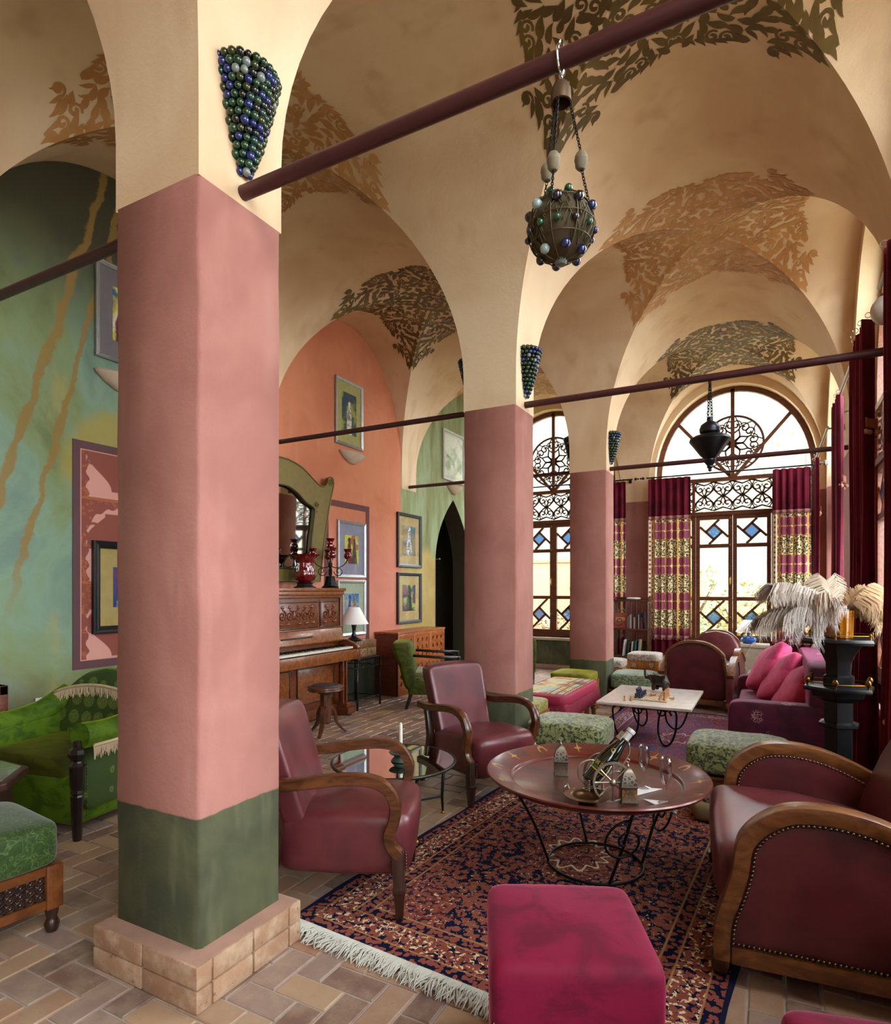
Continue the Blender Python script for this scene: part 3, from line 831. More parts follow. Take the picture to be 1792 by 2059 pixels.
bead_sconce((XP1+.004, PC[2], 2.80), 0, 'cone sconce of blue and green glass beads on the near pillar', True)
bead_sconce((XP1+.004, PC[3], 2.80), 0, 'cone sconce of glass beads on the middle pillar facing the chess table', False)
bead_sconce((XP1+.004, PC[4], 2.80), 0, 'small cone sconce of glass beads on the pillar beside the bookshelf', False)
bead_sconce((XP0-.004, PC[3], 2.80), pi, 'dark glass bead sconce on the piano side of the middle pillar', False)
bead_sconce((XP0-.004, PC[4], 2.80), pi, 'dark glass bead sconce on the doorway side of the far pillar', False)
def chain(mb, a, b, r=.006, wire=.0018, pitch=None):
    a, b = Vector(a), Vector(b); L = (b - a).length; p = pitch or r*1.55; n = max(2, int(L / p)); d = (b - a).normalized(); u = d.orthogonal().normalized(); w = d.cross(u)
    for k in range(n):
        c = a + d * (L * (k + .5) / n); s = u if k % 2 else w
        mb.tube([c + d*(r*1.05*cos(2*pi*j/8)) + s*(r*.6*sin(2*pi*j/8)) for j in range(8)], wire, 4, closed=True)
lx, ly = -.484, PC[2]
L = thing('ball_lantern', 'round wire lantern studded with glass cabochons hanging on three chains', 'lantern', (lx, ly, 2.30))
R_ = .088
wm = MB(); rn = random.Random(2)
for k in range(170):
    a = rn.uniform(0, 6.28); z0 = rn.uniform(-.95, .8); z1 = z0 + rn.uniform(.15, .5); da = rn.uniform(-.25, .25)
    P = []
    for j in range(6):
        z = max(-.985, min(.985, lerp(z0, z1, j/5))); q = sqrt(1 - z*z)*R_; P.append((q*cos(a+da*j/5), q*sin(a+da*j/5), z*R_))
    wm.tube(P, .0016, 4)
for k in range(8):
    a = 2*pi*k/8; wm.tube([(R_*1.01*cos(t)*cos(a), R_*1.01*cos(t)*sin(a), R_*1.01*sin(t)) for t in [-pi/2+pi*j/16 for j in range(17)]], .0018, 5)
for z in (-.5, 0, .55):
    q = sqrt(1-z*z)*R_*1.01; wm.tube([(q*cos(2*pi*j/28), q*sin(2*pi*j/28), z*R_) for j in range(28)], .002, 5, closed=True)
stuff(obj('wire_mesh', wm, DKMETAL, L, smooth=180))
obj('inner_globe', MB().sph((0, 0, 0), R_*.955, 24, 16), m_plain('lantern_shade', (84,70,46), .8), L, smooth=180)
cab = [(0,46,84),(20,38,90),(150,170,170),(12,80,48),(16,22,36)]
for k in range(34):
    if k < 9: a, el = 2*pi*k/9, .42
    elif k < 21: a, el = 2*pi*k/12 + .2, -.22
    elif k < 28: a, el = 2*pi*k/7, .95
    else: a, el = 2*pi*k/6, -.9
    c = (cos(el)*cos(a)*R_*1.02, cos(el)*sin(a)*R_*1.02, sin(el)*R_*1.02); r = (.0135, .009, .011, .013)[0 if k < 9 else 1 if k < 21 else 2 if k < 28 else 3]
    i = rn.randrange(5); g = G('cabochon'); mm = g.out(lin(cab[i]), .06, Coat_Weight=1.0)
    obj('cabochon', MB().sph(c, r, 10, 7), mm, L, smooth=180)
obj('bottom_boss', MB().lathe([(.003, -.100), (.013, -.097), (.017, -.090), (.014, -.082)], 14), m_plain('grey_glass', (120,126,120), .2), L)
ztop = .375
cp = MB().lathe([(.004, ztop+.012), (.018, ztop+.006), (.026, ztop-.010), (.028, ztop-.045), (.024, ztop-.046), (.022, ztop-.012), (.002, ztop-.004)], 16)
obj('cap', cp, m_plain('aged_copper', (120,96,74), .5, .8), L)
for k in range(3):
    a = radians(150) + 2*pi*k/3; t = Vector((.024*cos(a), .024*sin(a), ztop-.04)); b = Vector((R_*.93*cos(a), R_*.93*sin(a), R_*.42))
    mid = t.lerp(b, .52 if k != 1 else .66)
    for c0, c1 in ((t, mid + Vector((0, 0, .018))), (mid - Vector((0, 0, .018)), b)):
        cm_ = MB(); chain(cm_, c0, c1, .0055, .0014); stuff(obj('chain', cm_, IRON, L, smooth=180))
    obj('chain_bead', MB().lathe([(.003, .024), (.011, .021), (.0165, .012), (.017, .004), (.018, .003), (.018, 0), (.0168, -.002), (.0155, -.016), (.009, -.024), (.002, -.025)], 14, tuple(mid)), m_plain('stone_bead', (138,126,100), .55), L)
hk = MB().tube([(0, .012*sin(t), ztop+.02 + .012*cos(t)) for t in [j*2*pi/10 for j in range(10)]], .0025, 6, closed=True)
for z0, z1 in ((ztop+.03, ztop+.075), (ztop+.068, ztop+.125)):
    hk.tube([(.008*cos(t), .002, lerp(z0, z1, .5) + (z1-z0)/2*sin(t)) for t in [j*2*pi/12 for j in range(12)]], .0026, 6, closed=True)
obj('snap_hook', hk, m_plain('bright_steel', (220,220,220), .2, 1.0), L)
obj('hanging_ring', MB().tube([(0, .032*cos(t), .445 + .036*sin(t)) for t in [j*2*pi/20 for j in range(20)]], .003, 6, closed=True), m_plain('bright_steel', (220,220,220), .2, 1.0), L)
L = thing('cone_lantern', 'dark pierced metal cone lantern hanging before the arched window', 'lantern', (-.342, PC[3], 2.12))
H = [(.002, 0), (.012, .008), (.010, .02), (.020, .03), (.017, .04), (.034, .062), (.040, .075), (.036, .085)]
obj('drop', MB().lathe([(.0,.0)]+H, 18, caps=False), m_plain('pewter', (62,64,70), .35, .9), L)
obj('cone', MB().lathe([(.036, .085), (.060, .11), (.095, .16), (.124, .20), (.128, .208), (.122, .222), (.100, .235), (.062, .245), (.05, .25)], 36, flute=18, fl=.015, caps=False), m_plain('pewter', (62,64,70), .35, .9), L)
obj('dome', MB().lathe([(.05, .25), (.064, .262), (.066, .285), (.055, .312), (.032, .328), (.020, .335), (.019, .36), (.016, .362), (.002, .364)], 24, caps=False), m_plain('pewter', (62,64,70), .35, .9), L)
for k, dx in enumerate((-.012, .012)):
    c = MB(); chain(c, (dx, 0, .36), (dx*.1, .0, .60), .012, .0034); stuff(obj('chain', c, IRON, L, smooth=180))
# ================================================================ curtains
@mat
def m_velvet(name, a, b, sheen=.6):
    g = G(name); P = g.pos(); n = g.noise(P, 5.0, 3.0, .6)
    return g.out(g.mix(g.step(n, .4, .7), lin(a), lin(b)), .75, Sheen_Weight=sheen, Sheen_Roughness=.35, Sheen_Tint=lin((255,90,140)), Specular_IOR_Level=.2)
@mat
def m_embroid():
    g = G('embroidered_silk'); u, v, _ = g.xyz(g.uv())
    pu, pv = .235, .53
    cu = g.abs(g.frac(u / pu + .5) - .5) * pu; cv = g.abs(g.frac(v / pv + .5) - .5) * pv
    P = g.vec(u, v)
    # rounded four-lobed crimson tiles with gold cross lines
    lob = g.m('POWER', g.m('POWER', g.abs(cu - .052) / .050, 3.0) + g.m('POWER', g.abs(cv - .066) / .064, 3.0), .333)
    mag = 1 - g.step(lob, .93, 1.05)
    w = g.vor(P, 34.0, 'F1', dim='2D'); vine = g.abs(g.sin(u * 6.2832 / pu * 2.0 + g.sin(v * 24.0) * 1.6)) 
    lace = g.mix(g.step(w, .34, .52), lin((66,66,34)), lin((232,214,160)))
    lace = g.mix(1 - g.step(g.abs(cu - pu/2) - g.abs(g.sin(v * 12.08)) * .008, .002, .008), lace, lin((226,164,58)))
    lace = g.mix(g.band(g.hyp(cu * 1.6, cv - pv/2), .03, .05, .006), lace, lin((240,226,186)))
    gold = g.mix(g.step(g.noise(P, 9.0), .4, .6), lin((220,160,60)), lin((236,214,150)))
    col = g.mix(1 - g.step(lob, 1.04, 1.12), lace, gold)
    col = g.mix(mag, col, lin((140,40,84)))
    col = g.mix(g.mx(1 - g.step(cv, .002, .005), (1 - g.step(cu, .002, .005)) * (1 - g.step(cv, .10, .13))), col, lin((238,196,110)))
    # spotted border along one edge
    b = 1 - g.step(u, .075, .080); bd = g.hyp((u - .038) * 1.0, g.frac(v / .07) * .07 - .035)
    col = g.mix(b, col, g.mix(1 - g.step(bd, .014, .019), lin((232,214,176)), lin((128,36,84))))
    return g.out(col, .55, Sheen_Weight=.3)
def sheet(fn, nu, nv, W, H, mat_, name, parent, thick=.004, uvs=None):
    mb = MB(); mb.grid(fn, nu, nv); me = mesh(name, mb, 180)
    uv = me.uv_layers.new(name='UVMap'); 
    for p in me.polygons:
        for li in p.loop_indices:
            vi = me.loops[li].vertex_index; i, j = divmod(vi, nv + 1)
            uv.data[li].uv = (W * i / nu, H * j / nv)
    o = obj(name, me, mat_, parent)
    sd = o.modifiers.new('thickness', 'SOLIDIFY'); sd.thickness = thick; sd.offset = 0
    return o
VEL = m_velvet('crimson_velvet', (96,7,35), (66,3,23))
def curtain(name, a, b, ztop, zbot, folds, amp, label, panel=None, gather=1.0, ring=True, seed=0, trims=(), group=None, vm=None, slope=0.0):
    """hangs from a to b (x,y); panel=(z0,z1) embroidered cloth; trims = heights of tasselled braid"""
    a, b = Vector(a), Vector(b); d = b - a; W = d.length; t = d.normalized(); n = Vector((t.y, -t.x)); rn = random.Random(seed)
    R = thing(name, label, 'curtain', (a.x, a.y, 0), 0, group); ph = rn.uniform(0, 6); c0 = rn.uniform(.7, 1.3)
    def at(s, z, off=0.0):
        f = (ztop - z) / (ztop - zbot); k = lerp(gather, 1.0, min(1, f*1.3)); w = s * 2*pi*folds + ph + .8*sin(3*s+ph)
        x = (s - .5) * W * k + .5*W + .012*sin(w*2)*amp*20*f; q = amp * (.55 + .45*f) * (sin(w) + .28*sin(2.3*w + 1.3*c0) + .25*sin(z*2+w)) + off
        return (t.x*x + n.x*q, t.y*x + n.y*q, z)
    tops = lambda s: ztop - slope * s + (.012*abs(sin(s*pi*folds)) if ring else 0)
    nu = max(24, int(folds * 10))
    sheet(lambda u, v: at(u, lerp(zbot, tops(u), v)), nu, 14, W, ztop-zbot, vm or VEL, 'velvet_cloth', R)
    if panel:
        z0, z1 = panel; sheet(lambda u, v: at(u, lerp(z0, z1, v), .012), nu, 14, W*1.35, z1-z0, m_embroid(), 'embroidered_panel', R, .003)
        for z, nm in ((z1, 'braid'), (z0, 'braid')):
            sheet(lambda u, v: at(u, z + lerp(-.035, .015, v), .018), nu, 2, W, .05, m_plain('braid', (170,110,110), .7), nm, R, .003)
        tb = MB()
        for z in (z1 - .045, z0 - .045):
            for k in range(int(W*1.3/.03)):
                p = at((k + .5)*.03/(W*1.3), z, .02); tb.sph(p, .008, 6, 4)
        stuff(obj('bead_fringe', tb, m_plain('fringe_bead', (196,150,130), .4), R, smooth=180))
    for z in trims:
        sheet(lambda u, v: at(u, z + lerp(-.03, .03, v), .016), nu, 2, W, .06, m_plain('gold_braid', (178,104,84), .6), 'braid', R, .003)
        tb = MB()
        for k in range(int(W*1.6/.05)):
            p = at((k + .5)*.05/(W*1.6), z - .055, .02); tb.sph(p, .017, 8, 6)
        stuff(obj('tassel_beads', tb, m_plain('tassel_bead', (204,150,120), .4), R, smooth=180))
    if ring:
        for k in range(int(folds) + 1):
            s = (k + .5) / (folds + 1); p = at(s, tops(s) + .015)
            obj('curtain_ring', MB().tube([(p[0] + .016*cos(q)*n.x, p[1] + .016*cos(q)*n.y, p[2] + .012 + .016*sin(q)) for q in [j*2*pi/12 for j in range(12)]], .0025, 5, closed=True), m_plain('bright_steel', (220,220,220), .2, 1.0), R)
    return R
CZ = 3.03; CY = YF - .16
curtain('embroidered_curtain', (onY(1303, 1100, CY).x, CY), (onY(1390, 1100, CY).x, CY), CZ-.03, .1, 6, .022, 'crimson curtain with gold embroidered panel behind the bookshelf side of window', (.62, 2.42), .97, seed=1)
curtain('embroidered_curtain', (onY(1553, 1100, CY).x, CY), (onY(1632, 1100, CY).x, CY), CZ-.03, .1, 5, .022, 'crimson curtain with gold embroidered panel partly hidden behind ostrich feathers', (.62, 2.42), .97, seed=2)
curtain('embroidered_curtain', (-2.28, CY), (onY(1259, 1100, CY).x, CY), CZ-.03, .1, 4, .02, 'narrow embroidered crimson curtain showing just beside the far pillar', (.62, 2.42), .97, seed=3)
def pole(a, b, r, label, m=None, ends=True, mount=None):
    R = thing('curtain_pole', label, 'curtain rod', a); v = Vector(b) - Vector(a)
    obj('pole', MB().tube([(0,0,0), v], r, 10), m or IRON, R)
    if mount:
        w = Vector(mount)
        for f in (.03, .5, .97): obj('bracket', MB().tube([v*f, v*f + w], r*.8, 8).cbox(tuple(v*f + w), (.04, .04, .06)), m or IRON, R)
    if ends:
        for p, s in ((Vector((0,0,0)), -1), (v, 1)):
            q = p + v.normalized()*s*.05
            obj('finial', MB().sph(q, .022, 10, 7).sph(q + v.normalized()*s*.035, .014, 8, 6), m or IRON, R)
    return R
pole((NC-1.18, CY, CZ), (NC+1.10, CY, CZ), .011, 'thin iron curtain pole across the big arched window', mount=(0, .16, 0))
pole((-3.9, CY, CZ), (-1.86, CY, CZ), .011, 'iron curtain pole with leaf finial over the window between pillars', mount=(0, .16, 0))
CX = .55
STEEL = m_plain('curtain_steel', (190,190,184), .3, .9)
pole((CX, BAYS_Y[4][0]+.1, CZ), (CX, BAYS_Y[4][1]-.2, CZ), .012, 'steel curtain pole along the right wall beside the far corner', STEEL, False, (.14, 0, 0))
pole((CX, BAYS_Y[3][0]+.05, CZ), (CX, BAYS_Y[3][1]-.05, CZ), .012, 'steel curtain pole along the right wall above the magenta sofa', STEEL, False, (.14, 0, 0))
pole((CX, BAYS_Y[2][0]+.05, CZ), (CX, BAYS_Y[2][1]-.05, CZ), .012, 'steel curtain pole over the side window by the leather club chair', STEEL, False, (.14, 0, 0))
CX2 = .55
curtain('velvet_curtain', (CX2, 8.95), (CX2, 9.32), CZ-.04, .1, 4, .03, 'pinkish crimson velvet curtain in the far right corner beside the embroidered curtain', None, .95, seed=4, trims=(2.35,))
curtain('velvet_curtain', (CX2-.01, 6.1), (CX2-.01, 6.66), CZ-.04, .05, 4, .04, 'dark velvet curtain with one bead trim behind the sofa back', None, .95, seed=5, trims=(2.28,))
curtain('velvet_curtain', (CX2-.01, 4.45), (CX2-.01, 5.13), CZ-.04, .03, 5, .05, 'tall dark velvet curtain with high beaded braid behind the black pedestal', None, .95, seed=6, trims=(2.36,))
curtain('velvet_curtain', (CX2-.02, 3.33), (CX2-.02, 3.66), CZ-.04, .03, 4, .04, 'deep red velvet curtain with two beaded braids beside the leather club chair', None, .95, seed=7, trims=(2.36, .75))
# opal globe on the wall between the curtains
gl = thing('opal_globe_lamp', 'white opal glass globe lamp between two dark velvet curtains', 'lamp', (.60, 4.22, 2.93))
obj('globe', MB().sph((0, 0, 0), .085, 18, 12), m_plain('opal_glass', (226,220,206), .25), gl, smooth=180)
obj('holder', MB().lathe([(.03, .075), (.034, .09), (.02, .105), (.008, .11), (.008, .16)], 12).tube([(0, 0, .16), (.085, 0, .17)], .008), DKMETAL, gl)
# ================================================================ materials for furniture
@mat
def m_leather(name='maroon_leather', a=(104,44,48), b=(80,30,36)):
    g = G(name); P = g.obj(); n = g.noise(P, 5.0, 3.0)
    col = g.mix(g.step(n, .35, .7), lin(a), lin(b))
    g.bump(g.vor(P, 260.0) + g.noise(P, 9.0, 3.0) * 1.5, .06, .003)
    return g.out(col, .34, Coat_Weight=.12, Coat_Roughness=.3, Specular_IOR_Level=.55)
ARMW = m_wood('arm_wood', (112,64,32), (58,30,14), .28, 16, 3, 12)
LEGW = m_wood('leg_wood', (66,36,20), (40,20,12), .35, 14, 14, 2)
OAK = m_wood('golden_oak', (142,92,50), (92,54,26), .32, 12, 3, 9)
@mat
def m_brocade(name, a, b, c, k=1.0, gold=.5):
    """jacquard cushion cover: scrolling tone-on-tone figure"""
    g = G(name); P = g.obj(); W = g.vadd(g.sc(P, k, k, k), g.sc(g.noise(g.sc(P, k, k, k), 9.0, 2.0, out=1), .09, .09, .09))
    n1 = g.noise(W, 17.0, 1.0); n2 = g.noise(W, 42.0, 2.0, .6)
    col = g.mix(g.step(n2, .46, .54), lin(a), lin(b))
    vine = g.mx(g.band(n1, .475, .515, .008), g.band(n1, .59, .615, .006))
    col = g.mix(vine * gold, col, lin(c))
    return g.out(col, .6, Sheen_Weight=.3, Sheen_Roughness=.4)
@mat
def m_velv2(name, a, b, tint, s=.8):
    g = G(name); P = g.obj(); n = g.noise(g.sc(P, 1, 1, 1.6), 7.0, 4.0, .62, .6)
    g.bump(n, .15, .01)
    return g.out(g.mix(g.step(n, .42, .62), lin(a), lin(b)), .7, Sheen_Weight=s, Sheen_Roughness=.3, Sheen_Tint=lin(tint), Specular_IOR_Level=.25)
NAIL = m_plain('nail_brass', (110,94,72), .28, 1.0)
nail_me = mesh('nail_head', MB().sph((0, 0, 0), (.0062, .0062, .0062), 8, 6), 180); nail_me.materials.append(NAIL)
def nails(parent, pts, sep=None, r=None, single=False, name='nail_head'):
    """studs along a polyline"""
    P = [Vector(p) for p in pts]; sep = sep or .0155; out = []; acc = 0.0
    for a, b in zip(P, P[1:]):
        L = (b - a).length
        while acc < L: out.append(a.lerp(b, acc / L) if L > 0 else a); acc += sep
        acc -= L
    if single:
        for p in out:
            o = bpy.data.objects.new('nail_head', nail_me); COL.objects.link(o); o.parent = parent; o.location = p
            if r: o.scale = (r/.0062,)*3
    else:
        mb = MB()
        for p in out: mb.sph(p, r or .0055, 6, 4)
        stuff(obj('nail_trim', mb, NAIL, parent, smooth=180))
# ================================================================ rugs
@mat
def m_rug(name, W, L, ground, flower, cream, kind):
    g = G(name); P = g.obj(); x, y, z = g.xyz(P)
    D = g.vadd(P, g.sc(g.noise(P, 22.0, 2.0, out=1), .04, .04, 0))
    ex = W/2 - g.abs(x); ey = L/2 - g.abs(y); e = g.mn(ex, ey)
    f1 = g.vor(D, 15.0, 'F1', dim='2D'); f2 = g.vor(D, 38.0, 'F1', dim='2D'); f3 = g.vor(D, 24.0, 'DISTANCE_TO_EDGE', dim='2D')
    nz = g.noise(D, 27.0, 5.0, .68)
    rust, navy, crm, gold = lin(flower), lin(ground), lin(cream), lin((170,128,84))
    field = g.mix(g.step(nz + f3 * .35 + (g.noise(P, 5.0, 2.0) - .5) * .25, .555, .575), navy, rust)
    field = g.mix(1 - g.step(f1, .16, .22), field, rust); field = g.mix(g.band(f1, .20, .27, .02), field, lin((140,96,66)))
    field = g.mix(g.step(g.noise(D, 95.0, 2.0), .66, .69), field, crm)
    med = g.hyp(x * 1.0, y * .8)
    r_ = g.mix(g.step(nz, .50, .56), rust, lin((120,58,48)))
    r_ = g.mix(g.step(f2, .52, .6) * .85, r_, navy); r_ = g.mix(g.step(g.noise(D, 80.0, 2.0), .63, .66), r_, crm)
    wig = g.sin(g.m('ARCTAN2', y, x) * 12.0) * .02
    field = g.mix(1 - g.step(med + wig, .235, .245), field, r_)
    field = g.mix(g.band(med + wig, .13, .145, .004), field, crm)
    sp = g.hyp(W/2 - .27 - g.abs(x), L/2 - .27 - g.abs(y)) + g.sin(g.m('ARCTAN2', ex, ey) * 14.0) * .03
    field = g.mix(1 - g.step(sp, .30, .31), field, r_)
    bd = g.mix(g.step(nz, .47, .54), rust, lin((132,70,58)))
    bd = g.mix(g.step(f2, .50, .58), bd, navy); bd = g.mix(g.step(g.noise(D, 58.0, 3.0, .6), .56, .59), bd, crm)
    thin = g.mix(g.step(g.vor(D, 40.0, 'F1', dim='2D'), .42, .47), rust, navy)
    col = g.mix(g.step(e, .255, .258), g.mix(g.step(e, .195, .198), bd, thin), field)
    col = g.mix(g.band(e, .247, .256, .002), col, gold)
    col = g.mix(g.band(e, .19, .197, .002), col, crm if kind else gold)
    col = g.mix(1 - g.step(e, .075, .078), col, thin); col = g.mix(g.band(e, .072, .078, .002), col, gold)
    col = g.mix(1 - g.step(e, .020, .022), col, lin((26,30,56)))
    g.bump(g.noise(P, 320.0, 2.0), .4, .003)
    return g.out(col, .95, Specular_IOR_Level=.1)
def rug(loc, rot, W, L, material, label, fringe):
    R = thing('persian_rug', label, 'rug', loc, rot); rn = random.Random(5)
    def fn(a, b):
        x, y = (a - .5)*W, (b - .5)*L
        return (x + .006*sin(y*9), y + .006*sin(x*7+1), .005 + .0008*sin(x*8)*sin(y*6))
    mb = MB(); mb.grid(fn, 20, 26); n = len(mb.v)
    sk = MB(); sk.v = list(mb.v) + [v - Vector((0, 0, .004)) for v in mb.v]; sk.f = list(mb.f) + [[q + n for q in f[::-1]] for f in mb.f]
    nv = 27; edge = [i*nv for i in range(21)] + [20*nv + j for j in range(1, 27)] + [i*nv + 26 for i in range(19, -1, -1)] + [j for j in range(25, 0, -1)]
    for k in range(len(edge)): a, b = edge[k], edge[(k+1) % len(edge)]; sk.f.append([a, a + n, b + n, b])
    obj('pile', sk, material, R, smooth=40)
    if fringe:
        fm = MB(); N = 620
        for k in range(N):
            x = -W/2 + W*(k + rn.random())/N; l = rn.uniform(.055, .10); y0 = -L/2 - .002; sx = rn.gauss(0, .018)
            P = [(x, y0 + .012, .012), (x + sx*.3, y0 - l*.45, .012 + rn.uniform(0, .012)), (x + sx, y0 - l*.8, .007 + rn.uniform(0, .010)), (x + sx*1.4 + rn.gauss(0, .008), y0 - l, .004)]
            fm.tube(P, [.0030, .0028, .0026, .0012], 4)
        fm.box((-W/2, -L/2 - .02, .003), (W/2, -L/2 + .004, .013))
        stuff(obj('fringe', fm, m_plain('fringe_wool', (206,204,190), .9), R, smooth=60))
    return R
RUGA = radians(-3.7)
rug((-.93 + sin(-RUGA)*1.2, 1.83 + 1.2, 0), RUGA, 1.60, 2.40, m_rug('rug_navy_rust', 1.60, 2.40, (16,20,48), (142,80,66), (230,206,166), 0), 'navy and rust floral rug with white fringe under the red tray table', True)
rug((-.72, 5.78, 0), radians(-1), 1.5, 2.5, m_rug('rug_red_blue', 1.5, 2.5, (84,92,132), (150,70,78), (206,196,196), 1), 'faded red and blue floral rug under the marble chess table', False)
# ================================================================ open-arm leather armchairs
def open_armchair(label, loc, rot):
    R = thing('open_arm_chair', label, 'armchair', loc, rot); LE = m_leather()
    seat = MB(); 
    def sf(a, b):     # seat upholstery: deep box that bulges at the front
        t = -pi/2 + pi*b; p = 2*pi*a; sp = lambda v, e: abs(v)**e*(1 if v >= 0 else -1)
        x = sp(cos(t), .22)*sp(cos(p), .22); y = sp(cos(t), .22)*sp(sin(p), .22); z = sp(sin(t), .35)
        X = x*.243*(1 - .10*max(0, y)); Y = -.04 + y*.285 - (.035*(1-x*x)*max(0, -y)*(.5+z*.5)); Z = .285 + z*.135 + .02*(1-x*x)*(1-y*y)*max(0, z) - .045*max(0, y)*max(0, z)
        return (X, Y, Z)
    obj('seat', seat.grid(sf, 44, 24, True), LE, R, smooth=180)
    bk = MB()
    def bf(a, b):
        t = -pi/2 + pi*b; p = 2*pi*a; sp = lambda v, e: abs(v)**e*(1 if v >= 0 else -1)
        x = sp(cos(t), .2)*sp(cos(p), .2); y = sp(cos(t), .3)*sp(sin(p), .3); z = sp(sin(t), .18)
        h = .57 + z*.235; X = x*(.225 + .012*z); Y = .20 + (h - .38)*.30 + y*(.058 + .02*(1-x*x)*(1-z*z)*(y < 0)) + .03*x*x*(-1)
        return (X, Y, h + .012*(1-x*x)*max(0, z))
    obj('backrest', bk.grid(bf, 44, 26, True), LE, R, smooth=180)
    for s in (-1, 1):
        pr = smoothpath([(0, .30, .545), (0, .16, .545), (0, -.02, .568), (0, -.14, .572), (0, -.225, .545), (0, -.268, .475), (0, -.262, .405), (0, -.242, .345), (0, -.252, .300), (0, -.285, .262)], 5)
        sc = [1.0]*len(pr); P = [(s*(.268 + .018*sin(min(1, k/len(pr)*1.25)*pi)), p.y, p.z) for k, p in enumerate(pr)]
        sec = [(.017*(1 if q[0] > 0 else -1)*q[2], .0225*q[1]) for q in []] or [(-.0185, -.024), (.0185, -.024), (.024, -.014), (.024, .016), (.016, .025), (-.016, .025), (-.024, .016), (-.024, -.014)]
        arm = obj('arm', MB().sweep(P, sec, up=(1, 0, 0)), ARMW, R, smooth=50)
        X = s*.268
        lg = MB(); f = lambda z, hw, hy, yc: [(X-hw, yc-hy, z), (X+hw, yc-hy, z), (X+hw, yc+hy, z), (X-hw, yc+hy, z)]
        lg.loft([f(0, .013, .014, -.284), f(.11, .021, .022, -.284), f(.112, .025, .026, -.284), f(.132, .025, .026, -.284), f(.134, .021, .021, -.282), f(.285, .023, .024, -.276)])
        obj('leg', lg, LEGW, R, bevel=.003)
        rl = MB(); h = lambda z, y, w: [(X*.86-w, y-w, z), (X*.86+w, y-w, z), (X*.86+w, y+w, z), (X*.86-w, y+w, z)]
        rl.loft([h(0, .335, .015), h(.16, .25, .021), h(.34, .225, .022), h(.52, .265, .017)])
        obj('leg', rl, LEGW, R, bevel=.003)
        nails(R, [(X-s*.026, -.306, .265), (X-s*.026, -.308, .185)], .0125, .0048)
        nails(R, [(X-s*.004, -.252, .26), (X-s*.004, -.254, .185)], .0125, .0048)
        nails(R, [(s*.236, .268, .40), (s*.236, .34, .62)], .0135, .0045)
    return R
open_armchair('open-arm maroon leather armchair standing on the rug corner beside the near pillar', (-1.69, 2.20, .006), radians(115.8))
open_armchair('open-arm maroon leather armchair facing the tray table beside the middle pillar', (-1.735, 3.72, .006), radians(62.6))
